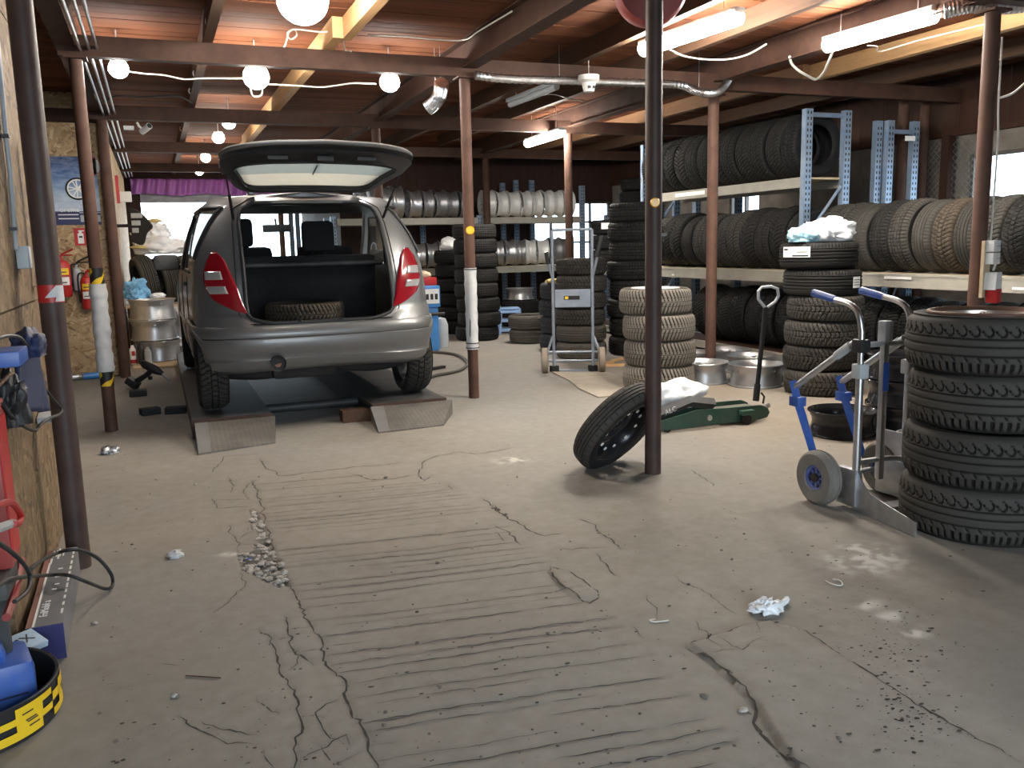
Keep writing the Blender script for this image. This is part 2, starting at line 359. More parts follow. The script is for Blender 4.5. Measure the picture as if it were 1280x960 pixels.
for c in ([(600, 622), (615, 633), (625, 640)], [(618, 655), (632, 664), (645, 676), (651, 682)], [(616, 665), (634, 676)], [(613, 630), (640, 650), (660, 664), (680, 670), (710, 665)]): crack(c, .010, .008, .55, halo=.15)
for c in ([(686, 713), (689, 722), (698, 732), (714, 741), (724, 750), (735, 752), (748, 747), (745, 738), (730, 726), (712, 714), (690, 710), (686, 713)], [(698, 685), (712, 687), (735, 686), (755, 684)], [(722, 648), (745, 660), (765, 674), (775, 685)], [(745, 690), (760, 705), (773, 718)], [(560, 605), (570, 612)]): crack(c, .008, .010, .7, halo=.1)
crack([(857, 808), (872, 820), (888, 832), (901, 842), (912, 850), (925, 862), (938, 876), (948, 886), (952, 900), (955, 910), (962, 922), (978, 940), (1010, 965)], .012, .016, .9, halo=.3)
crack([(857, 808), (876, 800), (905, 793), (930, 783), (960, 777), (985, 783), (1003, 790), (1020, 802), (1045, 818), (1075, 838), (1110, 860), (1140, 878), (1175, 900), (1220, 930), (1275, 958)], .007, .008, .6, halo=.12)
for c in ([(895, 800), (915, 812), (930, 818), (940, 806), (955, 799)], [(888, 820), (905, 818), (925, 818)], [(945, 782), (950, 795)], [(870, 775), (905, 812)], [(810, 745), (822, 766), (824, 775)], [(790, 785), (805, 798)], [(845, 720), (880, 740), (915, 765)]): crack(c, .005, .006, .6)
for c in ([(862, 590), (880, 600), (895, 610)], [(700, 594), (720, 594)], [(222, 893), (232, 905), (260, 915), (300, 925), (320, 928)], [(248, 900), (290, 915), (315, 922)], [(200, 830), (225, 833)], [(265, 590), (280, 570), (325, 567)], [(265, 622), (270, 635), (318, 632)]): crack(c, .006, .006, .5)
patch = inside([(860, 808), (900, 838), (950, 888), (980, 940), (1060, 1040), (1500, 1100), (1275, 958), (1140, 878), (1003, 790), (960, 778), (905, 793)])
Z += np.where(patch, .012+.004*vnoise(GX, GY, 9, 8), 0)
isl = inside([(688, 712), (698, 732), (724, 750), (747, 746), (744, 737), (712, 714)]); Z += np.where(isl, .010, 0)
rub = inside([(312, 634), (322, 640), (330, 662), (338, 684), (352, 705), (364, 732), (350, 734), (334, 728), (318, 718), (302, 712), (296, 692), (318, 688), (322, 670), (314, 652)])
Z += np.where(rub, -.016+.022*vnoise(GX, GY, 26, 9), 0); DIRT = np.maximum(DIRT, np.where(rub, .30+.65*vnoise(GX, GY, 30, 10), 0))
# heaped dust round the foot of the nearest post, light scuffs, soil blown along the racks
pe = G(820, 598); dd = np.hypot((GX-pe.x)/1.25, GY-pe.y); Z += .022*np.exp(-(dd/.28)**2)
Z += .006*(vnoise(GX, GY, .9, 20)-.5)+.003*(vnoise(GX, GY, 4, 21)-.5)
for (u, v_, s) in ((1085, 700, .16), (1095, 690, .10), (1070, 684, .07), (1087, 755, .05), (1115, 770, .05), (1145, 790, .05), (640, 575, .10), (290, 692, .04)):
    p = G(u, v_); d = np.hypot(GX-p.x, (GY-p.y)*1.5); PALE = np.maximum(PALE, np.clip(.9*np.exp(-(d/s)**2)*(vnoise(GX, GY, 17, 31)+vnoise(GX, GY, 40, 32)-.75)*2, 0, .75))
sb = np.clip((GX-2.6)*.35, 0, 1)*np.clip((GY-1.6)*.5, 0, 1); SOIL = np.clip(sb*(.15+.75*vnoise(GX, GY, 1.4, 33)), 0, .75)
fade = np.minimum.reduce([(GX-X0)/.2, (X1-GX)/.2, (GY-Y0)/.05, (Y1-GY)/.2]).clip(0, 1); Z *= fade; SOIL *= 1
ny, nx = GX.shape; me = bpy.data.meshes.new('floor'); vs = np.stack([GX, GY, Z], -1).reshape(-1, 3)
idx = np.arange(nx*ny).reshape(ny, nx); q = np.stack([idx[:-1, :-1], idx[:-1, 1:], idx[1:, 1:], idx[1:, :-1]], -1).reshape(-1, 4)
big = [(-12, -12, 0), (22, -12, 0), (22, 60, 0), (-12, 60, 0), (X0, Y0, 0), (X1, Y0, 0), (X1, Y1, 0), (X0, Y1, 0)]; o = nx*ny
q2 = np.array([(0, 1, 5, 4), (1, 2, 6, 5), (2, 3, 7, 6), (3, 0, 4, 7)])+o
allv = np.concatenate([vs, np.array(big)]); allq = np.concatenate([q, q2])
me.vertices.add(len(allv)); me.vertices.foreach_set('co', allv.ravel()); me.loops.add(allq.size); me.loops.foreach_set('vertex_index', allq.ravel().astype(np.int32))
me.polygons.add(len(allq)); me.polygons.foreach_set('loop_start', np.arange(0, allq.size, 4, dtype=np.int32)); me.update(calc_edges=True); me.validate()
for nm, A in (('dirt', DIRT), ('pale', PALE), ('soil', SOIL)):
    at = me.attributes.new(nm, 'FLOAT', 'POINT'); at.data.foreach_set('value', np.concatenate([A.ravel(), np.full(8, .0)]).astype(np.float32))
me.polygons.foreach_set('use_smooth', [True]*len(allq)); me.materials.append(M_floor)
FLOOR = put('floor', me, kind='structure')
def floor_z(x, y):
    i = int(round((x-X0)/ST)); j = int(round((y-Y0)/ST)); return float(Z[j, i]) if 0 <= i < nx and 0 <= j < ny else 0.0
# loose stones and crumbs in the broken joint: nobody could count them
mb = MB()
def crumb(mb, x, y, s):
    bm = bmesh.new(); bmesh.ops.create_icosphere(bm, subdivisions=1, radius=s)
    for v in bm.verts: v.co = Vector((v.co.x*random.uniform(.7, 1.5), v.co.y*random.uniform(.7, 1.3), v.co.z*random.uniform(.4, .8)))
    mb.bm(bm, T(x, y, floor_z(x, y)+s*.25) @ RZ(random.uniform(0, 6)))
ri = np.argwhere(rub)
for k in range(190): j, i = ri[random.randrange(len(ri))]; crumb(mb, gx[i], gy[j], random.choice((.005, .007, .009, .012, .017)))
M_stone = pm('concrete_crumbs', (.40, .37, .33), .85, 0, .4, 40)
mb.build('rubble', M_stone, FLOOR, smooth=0, kind='stuff')
M_soil = pm('dark_joint_dirt', (.062, .055, .048), .95, 0, .35, 30)
ribbons().build('crack_lines', M_soil, FLOOR, smooth=0, kind='stuff')
mb = MB()
for k in range(760):
    if k < 420: p = G(random.uniform(120, 1270), random.uniform(540, 955)); x, y = p.x, p.y
    elif k < 560: p = G(1115+random.gauss(0, 30), 800+random.gauss(0, 45)); x, y = p.x, p.y
    elif k < 640: p = G(1145+random.gauss(0, 30), 910+random.gauss(0, 22)); x, y = p.x, p.y
    else: x, y = random.uniform(2.0, 4.6), random.uniform(1.6, 5.2)
    if not (-.45 < x < 5 and 1.3 < y < 6.5): continue
    r_ = random.choice((.0015, .002, .002, .003, .003, .0045, .006)); z = floor_z(x, y)+.0022; n = 7; a0 = random.uniform(0, 6); ex = random.uniform(1, 1.9)
    mb.add([(x+ex*r_*random.uniform(.6, 1.2)*math.cos(a0+2*PI*i/n), y+r_*random.uniform(.6, 1.2)*math.sin(a0+2*PI*i/n), z) for i in range(n)], [tuple(range(n))])
mb.build('dirt_specks', M_soil, FLOOR, smooth=0, kind='stuff')
mb = MB()
for k in range(150): p = G(random.uniform(120, 1250), random.uniform(560, 955)); crumb(mb, p.x, p.y, random.choice((.003, .004, .005, .007)))
for u, v in ((482, 597), (547, 705), (118, 780), (220, 870), (880, 870), (617, 635), (623, 637), (631, 643)): p = G(u, v); crumb(mb, p.x, p.y, .012)
mb.build('scattered_grit', pm('grit', (.16, .14, .12), .85, 0, .6, 30), FLOOR, smooth=0, kind='stuff')
# ---------------------------------------------------------------- ceiling: boards, steel beams, joists
ZB0, ZB1, ZC = 2.66, 2.80, 2.95
ce = MB(); ce.box(-3.1, 8.2, -2.5, 18.8, ZC+.03, ZC+.06); CEIL = ce.build('ceiling', M_timber, kind='structure', smooth=0)
pb = MB(); pb.box(-3.0, 8.1, 0, .142, 0, .025); pme = pb.mesh('plank', M_plank, 0)
y = 2.2; k = 0
while y < 12.6:
    p = put('plank', pme, CEIL, (0, y, ZC+random.uniform(-.002, .004))); p.rotation_euler.y = random.uniform(-.0004, .0004); y += .148; k += 1
pr = MB()
while y < 18.6: pr.box(-3.0, 8.1, y, y+.142, ZC+random.uniform(-.002, .004), ZC+.028); y += .148
y = -2.4
while y < 2.15: pr.box(-3.0, 8.1, y, y+.142, ZC+random.uniform(-.002, .004), ZC+.028); y += .148
pr.build('distant_planks', M_plank, CEIL, smooth=0, kind='stuff')
def channel_x(x0, x1, y, z0, z1):      # a U channel laid across, web towards the camera
    mb = MB(); mb.box(x0, x1, y-.045, y-.037, z0, z1); mb.box(x0, x1, y-.037, y+.045, z0, z0+.009); mb.box(x0, x1, y-.037, y+.045, z1-.009, z1); return mb
for yy in (3.95, 7.0, 10.1, 13.2, 16.3):
    channel_x(-3.0 if yy < 7 else -.5, 8.0, yy, ZB0, ZB1).build('steel_beam', M_steel, CEIL, smooth=0)
def ibeam_y(x, y0, y1, z0, z1, w_=.065):
    mb = MB(); mb.box(x-w_, x+w_, y0, y1, z0, z0+.01); mb.box(x-w_, x+w_, y0, y1, z1-.01, z1); mb.box(x-.005, x+.005, y0, y1, z0+.01, z1-.01); return mb
for xx in (-.45, 2.5, 4.93): ibeam_y(xx, -2.4, 18.5, ZB1-.075, ZC-.005).build('long_beam', M_steel, CEIL, smooth=0)
def joist(x, y0, y1, m, w_=.035, z0=ZB1, z1=ZC-.004): mb = MB(); mb.box(x-w_, x+w_, y0, y1, z0, z1); return mb.build('joist', m, CEIL, smooth=0)
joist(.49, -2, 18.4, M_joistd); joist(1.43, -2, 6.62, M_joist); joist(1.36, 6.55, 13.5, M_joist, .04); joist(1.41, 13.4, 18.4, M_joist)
joist(3.45, -2, 18.4, M_joistd); joist(4.15, 2, 13, M_joistd, .03); joist(6.06, 2, 7.05, M_joist, .04); joist(5.95, 7.0, 14.5, M_joist_dim, .04); joist(7.0, 2, 14.5, M_joistd); joist(-1.4, 2, 10.2, M_joistd); joist(-2.4, 2, 10.2, M_joistd)
# ---------------------------------------------------------------- walls
def wall(name, boxes, m, smooth=0):
    mb = MB()
    for b in boxes: mb.box(*b)
    return mb.build(name, m, smooth=smooth, kind='structure')
WL = wall('wall_left', [(-.56, -.53, 3.05, 4.50, 0, 2.95), (-1.66, -1.60, -2.5, 3.05, 0, 2.95), (-1.66, -.56, 3.0, 3.05, 0, 2.95), (-3.06, -3.0, 4.5, 10.3, 0, 2.95), (-.46, -.42, 10.3, 18.5, 0, 2.95), (-3.0, -.56, 4.44, 4.50, 0, 2.95)], M_timber)
def sheet(nm, x0, x1, y0, y1, z0, z1, m, par): mb = MB(); mb.box(x0, x1, y0, y1, z0, z1); return mb.build(nm, m, par, smooth=0)
for z0, z1 in ((0, 1.10), (1.104, 2.30), (2.304, 2.94)):
    sheet('osb_panel', -.53, -.505, 3.05, 4.50, z0+.004, z1, M_osb_x, WL)
WBL = wall('wall_recess', [(-3.0, -.40, 10.26, 10.32, 0, 2.95)], M_timber)
for x0, x1 in ((-3.0, -1.76), (-1.755, -.42)):
    for z0, z1 in ((.004, 1.02), (1.025, 2.28), (2.285, 2.64), (2.78, 2.94)): sheet('osb_panel', x0, x1, 10.235, 10.26, z0, z1, M_osb_y, WBL)
sheet('dark_rail', -3.0, -.42, 10.2, 10.26, 2.645, 2.775, M_timber, WBL)
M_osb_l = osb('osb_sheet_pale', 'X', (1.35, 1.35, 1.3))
for y0 in (10.20, 12.65, 15.1): sheet('osb_panel', -.42, -.395, y0, y0+2.44, .004, 2.64, M_osb_l, WL)
mb = MB(); mb.box(-.40, -.36, 10.16, 10.20, 0, 2.66); mb.build('corner_batten', M_ply, WL, smooth=0)
WF = wall('wall_far', [(-.5, -.15, 18.5, 18.6, 0, 2.95), (-.15, 2.9, 18.5, 18.6, 2.30, 2.95)], M_darkwall)
sheet('grey_lintel', -.15, 2.9, 18.42, 18.5, 2.26, 2.44, pm('grey_lintel_paint', (.30, .30, .33), .6), WF)
WB = wall('wall_back', [(2.9, 6.35, 14.6, 14.7, 0, 2.95), (7.95, 8.1, 14.6, 14.7, 0, 2.95), (6.35, 7.95, 14.6, 14.7, 2.05, 2.95), (6.35, 7.95, 14.6, 14.7, 0, .95), (2.9, 3.0, 14.7, 18.6, 0, 2.95)], M_darkwall)
WR = wall('wall_right', [(8.0, 8.1, 2.0, 4.4, 0, 2.35), (8.0, 8.1, 4.4, 6.85, 0, 1.35), (8.0, 8.1, 4.4, 6.85, 2.12, 2.35), (8.0, 8.1, 6.85, 10.3, 0, 2.35), (8.0, 8.1, 10.3, 11.0, 0, 1.1), (8.0, 8.1, 10.3, 11.0, 2.02, 2.35), (8.0, 8.1, 11.0, 14.7, 0, 2.35)], M_conc)
for k in range(63): y0 = 2.0+k*.2; sheet('wall_board', 7.97, 8.0, y0+.003, y0+.197, 2.37, 2.95, M_timber, WR)
sheet('wall_rail', 7.94, 8.0, 2.0, 14.6, 2.33, 2.385, M_timber, WR)
wall('wall_front', [(-1.66, -.6, -2.5, -2.4, 0, 2.95), (2.6, 8.1, -2.5, -2.4, 0, 2.95), (-.6, 2.6, -2.5, -2.4, 2.6, 2.98), (8.0, 8.1, -2.5, 2.0, 0, 2.95)], M_conc)
def window(n, axis, c, a0, a1, z0, z1, cols=2, rows=1, depth=.06):
    mb = MB(); t = .035
    def bx(p0, p1, q0, q1):
        if axis == 'X': mb.box(c-depth/2, c+depth/2, p0, p1, q0, q1)
        else: mb.box(p0, p1, c-depth/2, c+depth/2, q0, q1)
    bx(a0, a0+t, z0, z1); bx(a1-t, a1, z0, z1); bx(a0+t, a1-t, z0, z0+t); bx(a0+t, a1-t, z1-t, z1)
    for i in range(1, cols): x = a0+(a1-a0)*i/cols; bx(x-t/2, x+t/2, z0+t, z1-t)
    for i in range(1, rows): x = z0+(z1-z0)*i/rows; bx(a0+t, a1-t, x-t/2, x+t/2)
    w_ = mb.build('window_%d' % n, M_glassw, kind='structure', smooth=0); g = MB()
    if axis == 'X': g.box(c-.003, c+.003, a0+t, a1-t, z0+t, z1-t)
    else: g.box(a0+t, a1-t, c-.003, c+.003, z0+t, z1-t)
    g.build('pane', M_pane, w_, smooth=0); return w_
window(1, 'X', 8.05, 4.4, 6.85, 1.35, 2.12, 2); window(2, 'X', 8.05, 10.3, 11.0, 1.1, 2.02, 2); window(3, 'Y', 14.65, 6.35, 7.95, .95, 2.05, 4, 3)
# ---------------------------------------------------------------- tyres and rims
def rubber(name, side, top, groove, amt=1.0):
    m, nt, b = nodes_of(name); at = N(nt, 'ShaderNodeAttribute', attribute_name='tread')
    f = noise(nt, 7, 5, .6); f2 = noise(nt, 3, 4, .6)
    c = mixrgb(nt, ramp(nt, f, .35, .7), [x*.8 for x in side], [x*1.35 for x in side])
    t = mixrgb(nt, ramp(nt, f2, .35, .65), [x*.75 for x in top], [x*1.2 for x in top])
    oi = N(nt, 'ShaderNodeObjectInfo'); t = mixrgb(nt, .6, t, mixrgb(nt, oi.outputs['Random'], [x*.55 for x in top], [x*1.25 for x in top]))
    c = mixrgb(nt, ramp(nt, at.outputs['Fac'], .5, .95), c, t); g = ramp(nt, at.outputs['Fac'], .0, .3, (1, 1, 1), (0, 0, 0))
    at2 = N(nt, 'ShaderNodeAttribute', attribute_name='groove'); c = mixrgb(nt, at2.outputs['Fac'], c, groove)
    nt.links.new(c, b.inputs['Base Color']); b.inputs['Roughness'].default_value = .68; b.inputs['Specular IOR Level'].default_value = .22
    bump(nt, b, noise(nt, 60, 3, .6), .12, .002); MATS[name] = m; return m
RB_black = rubber('black_rubber', (.008, .008, .009), (.014, .014, .015), (.004, .004, .004))
RB_dark = rubber('dark_dusty_rubber', (.011, .011, .012), (.022, .021, .020), (.006, .006, .006))
RB_grey = rubber('grey_dusty_rubber', (.023, .022, .022), (.056, .052, .046), (.009, .008, .008))
RB_tan = rubber('tan_dusty_rubber', (.105, .096, .084), (.22, .20, .17), (.020, .017, .014))
RB_brown = rubber('brown_dusty_rubber', (.026, .023, .020), (.105, .082, .060), (.009, .008, .007))
RB_blue = rubber('bluish_dusty_rubber', (.022, .024, .028), (.048, .052, .061), (.008, .008, .009))
def treadfun(pat, n, rng):
    def fr(x): return x-np.floor(x)
    def f(P, t):                       # P = angle/2pi, t in -1..1 -> 0 solid .. 1 groove
        g = np.zeros_like(P*t); a = np.abs(t)
        if pat == 'vee':
            g = np.where((a > .07) & (fr(P*n+.95*a**.85+.5*(t > 0)) < .30), 1, g); g = np.where(a < .035, .8, g)
            g = np.where((np.abs(a-.42-.06*np.sin(P*n*2*PI)) < .03) & (a > .3), .8, g)
        elif pat == 'block':
            for c in (-.58, -.2, .2, .58): g = np.where(np.abs(t-c) < .05, 1, g)
            g = np.where((a > .6) & (fr(P*n+.1*t) < .24), 1, g); g = np.where((a < .56) & (a > .24) & (fr(P*n+.35*t) < .2), .9, g); g = np.where((a < .18) & (fr(P*n*.5-.6*t) < .14), .8, g)
        elif pat == 'rib':
            for c in (-.55, -.18, .18, .55): g = np.where(np.abs(t-c) < .045, 1, g)
            g = np.where((a > .66) & (fr(P*n) < .13), .6, g); g = np.where((a < .5) & (a > .24) & (fr(P*n*.7+.5*t) < .1), .5, g)
        elif pat == 'ribfine':
            for c in (-.6, -.3, 0, .3, .6): g = np.where(np.abs(t-c) < .035, 1, g)
            g = np.where((t > .7) & (fr(P*n) < .4), .8, g)
        elif pat == 'loops':
            for c in (-.40, .02, .36): g = np.where(np.abs(t-c) < .035, .9, g)
            x = fr(P*n*.5)-.5; yv = (t-.70)/.28; e = np.hypot((x+.18*yv)/.44, yv/.95); g = np.where((t > .42) & (np.abs(e-.86) < .15) & (x-.6*yv > -.42), 1, g)
            g = np.where((t < -.70) & (fr(P*n*.78) < .38), 1, g); g = np.where((t < -.42) & (t > -.64) & (fr(P*n*.5+1.6*t) < .22), .8, g)
        elif pat == 'diag':
            g = np.where(fr(P*n+1.3*t) < .24, 1, g); g = np.where(np.abs(t) < .04, 1, g); g = np.where((np.abs(a-.5) < .04), .9, g)
        elif pat == 'snow':
            g = np.where((fr(P*n*.8+1.1*np.abs(t)) < .22), 1, g); g = np.where((fr(P*n*1.6-.7*a) < .22) & (a > .25) & (a < .75), .7, g); g = np.where(np.abs(a-.28) < .035, 1, g)
        return g
    return f
TYMESH = {}
def tyre_mesh(Ro=.315, W=.205, Rr=.2, pat='block', n=60, na=300, dep=.008, key=None):
    key = key or (Ro, W, Rr, pat, n, na)
    if key in TYMESH: return TYMESH[key]
    nt_ = 31; ts = np.linspace(-1, 1, nt_); tw = W*.40; P = np.arange(na)/na; PP, TT = np.meshgrid(P, ts, indexing='ij')
    g = treadfun(pat, n, NR)(PP, TT); r = Ro-.007*np.abs(TT)**3.2*1.6-dep*g
    x = TT*tw
    side = [(.995, .455, -.022), (.97, .492, -.045), (.9, .5, .0), (.70, .5, 0), (.45, .492, 0), (.2, .46, 0), (.04, .41, 0), (-.03, .375, 0), (-.03, .33, 0), (.10, .37, 0), (.5, .44, 0), (.93, .40, 0)]
    cols = []                          # (r, x, tread, groove)
    H = Ro-Rr; rings_r = []; rings_x = []
    SR = [Ro-.022, Ro-.04, Ro-.30*H-.0, Ro-.5*H, Ro-.72*H, Ro-.9*H, Rr+.004, Rr-.006, Rr-.004, Rr+.2*H, Rr+.6*H, Ro-.025]
    SX = [.452, .482, .5, .5, .485, .455, .42, .385, .34, .37, .44, .40]
    gs = g[:, 0]; ge = g[:, -1]
    A_r = [r]; A_x = [x]
    left_r = np.stack([np.full(na, q) - (dep*.7*gs if i == 0 else 0) for i, q in enumerate(SR)], 1); left_x = np.stack([np.full(na, -q*W) for q in SX], 1)
    right_r = np.stack([np.full(na, q) - (dep*.7*ge if i == 0 else 0) for i, q in enumerate(SR)], 1); right_x = np.stack([np.full(na, q*W) for q in SX], 1)
    RRr = np.concatenate([left_r[:, ::-1], r, right_r], 1); XXx = np.concatenate([left_x[:, ::-1], x, right_x], 1)
    k = RRr.shape[1]; th = P*2*PI; V = np.stack([RRr*np.cos(th)[:, None], RRr*np.sin(th)[:, None], XXx], -1).reshape(-1, 3)
    idx = np.arange(na*k).reshape(na, k); i2 = np.roll(idx, -1, 0); jn = np.roll(np.arange(k), -1)
    q = np.stack([idx, i2, i2[:, jn], idx[:, jn]], -1).reshape(-1, 4)[:, ::-1]
    me = bpy.data.meshes.new('tyre'); me.vertices.add(len(V)); me.vertices.foreach_set('co', V.ravel()); me.loops.add(q.size); me.loops.foreach_set('vertex_index', q.ravel().astype(np.int32))
    me.polygons.add(len(q)); me.polygons.foreach_set('loop_start', np.arange(0, q.size, 4, dtype=np.int32)); me.update(calc_edges=True); me.validate()
    m_ = len(SR); TR = np.zeros((na, k)); TR[:, m_-2:m_+nt_+2] = 1; GR = np.zeros((na, k)); GR[:, m_:m_+nt_] = g; GR[:, m_-1] = gs*.7; GR[:, m_+nt_] = ge*.7
    for nm, A in (('tread', TR), ('groove', GR)): at = me.attributes.new(nm, 'FLOAT', 'POINT'); at.data.foreach_set('value', A.ravel().astype(np.float32))
    me.polygons.foreach_set('use_smooth', [True]*len(q)); me.set_sharp_from_angle(angle=R(50)); me.materials.append(RB_dark); me.update()
    TYMESH[key] = me; return me
def setmat(o, m): o.material_slots[0].link = 'OBJECT'; o.material_slots[0].material = m
def tyre(label, loc, rot, me, m, group, cat='tyre', parent=None, name='tyre'):
    o = put(name, me, parent, loc, rot); setmat(o, m)
    if label: tag(o, label, cat, group)
    return o
# rims: barrel (the thing's own mesh) with the spoke face as its part
M_rim = pm('silver_alloy', (.56, .57, .59), .34, .85, .1, 9, dust=(.42, .40, .37), dustamt=.25)
M_rimd = pm('dull_alloy', (.40, .41, .43), .42, .8, .14, 9, dust=(.30, .29, .27), dustamt=.3)
M_rimw = pm('pale_rim_paint', (.74, .74, .73), .4, .15, .08, 9, dust=(.5, .48, .45), dustamt=.25)
M_rimg = pm('copper_alloy', (.42, .27, .19), .38, .6, .12, 9, dust=(.36, .27, .2), dustamt=.3)
M_rimb = pm('black_steel_rim', (.024, .024, .027), .22, .3, .15, 10)
def barrel(Rr, W):
    h = W/2; mb = MB()
    pf = [(Rr+.016, h), (Rr+.019, h-.004), (Rr+.018, h-.011), (Rr+.003, h-.014), (Rr+.001, h-.036), (Rr-.009, h-.048), (Rr-.013, h-.085), (Rr-.008, -h*.25), (Rr-.002, -h+.05), (Rr+.002, -h+.014), (Rr+.018, -h+.011), (Rr+.019, -h+.004), (Rr+.016, -h),
          (Rr+.006, -h), (Rr-.004, -h+.02), (Rr-.014, -h+.05), (Rr-.024, -h*.25), (Rr-.030, h-.085), (Rr-.022, h-.045), (Rr-.010, h-.02), (Rr+.006, h)]
    mb.lathe(pf, 40, closed=True); return mb
def spokes(Rr, W, style):
    h = W/2; mb = MB(); rim_r = Rr-.004
    def spoke(a, w0, w1, z0, z1, r0=.05, r1=rim_r, da=0, th=.022):
        p0 = Vector((r0*math.cos(a), r0*math.sin(a), z0)); p1 = Vector((r1*math.cos(a+da), r1*math.sin(a+da), z1)); d = (p1-p0); s = Vector((-d.y, d.x, 0)).normalized()
        pm_ = p0.lerp(p1, .55)+Vector((0, 0, .010)); vs = []
        for p, w_ in ((p0, w0), (pm_, (w0+w1)/2), (p1, w1)):
            vs += [p+s*w_-Vector((0, 0, th)), p+s*w_*.75, p-s*w_*.75, p-s*w_-Vector((0, 0, th))]
        fs = [(3, 2, 1, 0), (8, 9, 10, 11)]
        for i in (0, 4):
            for k in range(4): fs.append((i+k, i+(k+1) % 4, i+4+(k+1) % 4, i+4+k))
        mb.add(vs, fs)
    zf = h-.035; zh = h-.055
    if style == 'steel':
        pf = [(.03, zh-.03), (.075, zh-.03), (.09, zh-.012), (.12, zh-.010), (Rr-.06, zh-.045), (Rr-.035, zh-.07)]
        mb.lathe(pf, 40); mb.lathe([(r, z-.006) for r, z in pf], 40)
        return mb
    if style == 'five':
        for k in range(5): spoke(k*2*PI/5, .034, .024, zh, zf)
    elif style == 'twin':
        for k in range(5):
            for s in (-.16, .16): spoke(k*2*PI/5+s, .014, .012, zh, zf, da=s*.25)
    elif style == 'ten':
        for k in range(10): spoke(k*2*PI/10, .014, .012, zh, zf)
    elif style == 'cross':
        for k in range(7):
            for s in (-.42, .42): spoke(k*2*PI/7+s*.15, .008, .008, zh+.006, zf+.014, r0=.07, da=s, th=.014)
        mb.lathe([(rim_r+.002, zf+.016), (rim_r-.022, zf+.018), (rim_r-.026, zf-.01)], 48)
    elif style == 'wide':
        for k in range(6): spoke(k*2*PI/6, .045, .050, zh, zf)
    mb.lathe([(.0, zh+.004), (.028, zh+.004), (.034, zh), (.075, zh-.004), (.08, zh-.03), (.0, zh-.03)], 24)
    return mb
def bolts(Rr, W, style, n=5):
    h = W/2; mb = MB(); zh = h-.055
    if style == 'steel':
        for k in range(10): a = k*2*PI/10; rr = Rr-.052; p = Vector((rr*math.cos(a), rr*math.sin(a), zh-.036)); mb.lathe([(0, .004), (.012, .004), (.012, -.004)], 10, T(*p))
        for k in range(5): a = k*2*PI/5+.3; p = Vector((.056*math.cos(a), .056*math.sin(a), zh-.026)); mb.lathe([(0, .002), (.008, .002), (.008, -.004)], 8, T(*p))
    else:
        for k in range(n): a = k*2*PI/n+.3; p = Vector((.054*math.cos(a), .054*math.sin(a), zh-.002)); mb.lathe([(0, .001), (.009, .001), (.009, -.006)], 8, T(*p))
        mb.lathe([(0, zh+.008), (.024, zh+.006), (.027, zh)], 14)
    return mb
RIMP = {}
def rim_proto(Rr, W, style):
    k = (Rr, W, style)
    if k not in RIMP: RIMP[k] = (barrel(Rr, W).mesh('rim_barrel', M_rim, 35), spokes(Rr, W, style).mesh('spoke_face', M_rim, 40), bolts(Rr, W, style).mesh('wheel_nut_holes', M_black, 40))
    return RIMP[k]
def rim(label, loc, rot, Rr, W, style, m, group=None, parent=None, name='alloy_rim'):
    a, b, c = rim_proto(Rr, W, style)
    o = put(name, a, parent, loc, rot); setmat(o, m)
    if label: tag(o, label, 'wheel rim', group)
    s = put('steel_disc' if style == 'steel' else 'spokes', b, o); setmat(s, m)
    put('hub_holes', c, s); return o
def stack(front, n, me, m, W, Ro, desc, group, cx=None, jit=.012, mats=None, mes=None, off=(0, 0, 0), zo=0):
    """a column of tyres lying flat; front = pixel where its foot meets the floor"""
    p = G(*front); d = Vector((p.x, p.y, 0)).normalized(); c = Vector((p.x, p.y, 0))+d*Ro+Vector(off); out = []; z = floor_z(c.x, c.y)+zo
    for k in range(n):
        mm = mes[k] if mes else me; w_ = W[k] if isinstance(W, (list, tuple)) else W
        lab = 'top' if k == n-1 else ('lowest' if k == 0 else ordn(k))
        t = tyre(desc % (lab if k in (0, n-1) else lab+' from floor'), (c.x+random.gauss(0, jit), c.y+random.gauss(0, jit), z+w_/2), (random.gauss(0, .003), random.gauss(0, .003), random.uniform(0, 6)), mm, mats[k] if mats else m, group)
        z += w_+.003; out.append(t)
    return out, c, z
T_loop = tyre_mesh(.33, .238, .232, 'loops', 84, 420, .008); T_vee = tyre_mesh(.318, .222, .2, 'vee', 58, 348, .009); T_snow = tyre_mesh(.31, .205, .19, 'snow', 66, 330, .008)
T_block = tyre_mesh(.32, .215, .2, 'block', 62, 310, .009); T_rib = tyre_mesh(.31, .205, .2, 'rib', 64, 320, .008); T_ribf = tyre_mesh(.315, .215, .205, 'ribfine', 70, 350, .008)
T_diag = tyre_mesh(.325, .22, .2, 'diag', 52, 312, .009); T_small = tyre_mesh(.29, .186, .178, 'snow', 60, 300, .008); T_smr = tyre_mesh(.29, .186, .178, 'rib', 60, 300, .007); T_vee2 = tyre_mesh(.33, .225, .205, 'vee', 46, 322, .010); T_low = tyre_mesh(.305, .196, .19, 'block', 56, 280, .006)
# right foreground
stA, cA, zA = stack((1215, 690), 4, T_loop, RB_grey, .238, .33, '%s wide worn tyre of the big stack beside the aluminium hand truck', None, jit=.006, off=(.05, .02, 0))
for t in stA: t.rotation_euler.y += random.choice((-.004, .004))
r = rim(None, (0, 0, .036), (0, 0, .35), .228, .19, 'cross', M_rimg, parent=stA[3]); r['label'] = 'copper coloured cross-spoke alloy rim'; setmat(r.children[0], pm('machined_spoke', (.66, .58, .52), .3, .75, .08, 9)); setmat(r, pm('brown_rim_barrel', (.17, .10, .07), .5, .4, .15, 9))
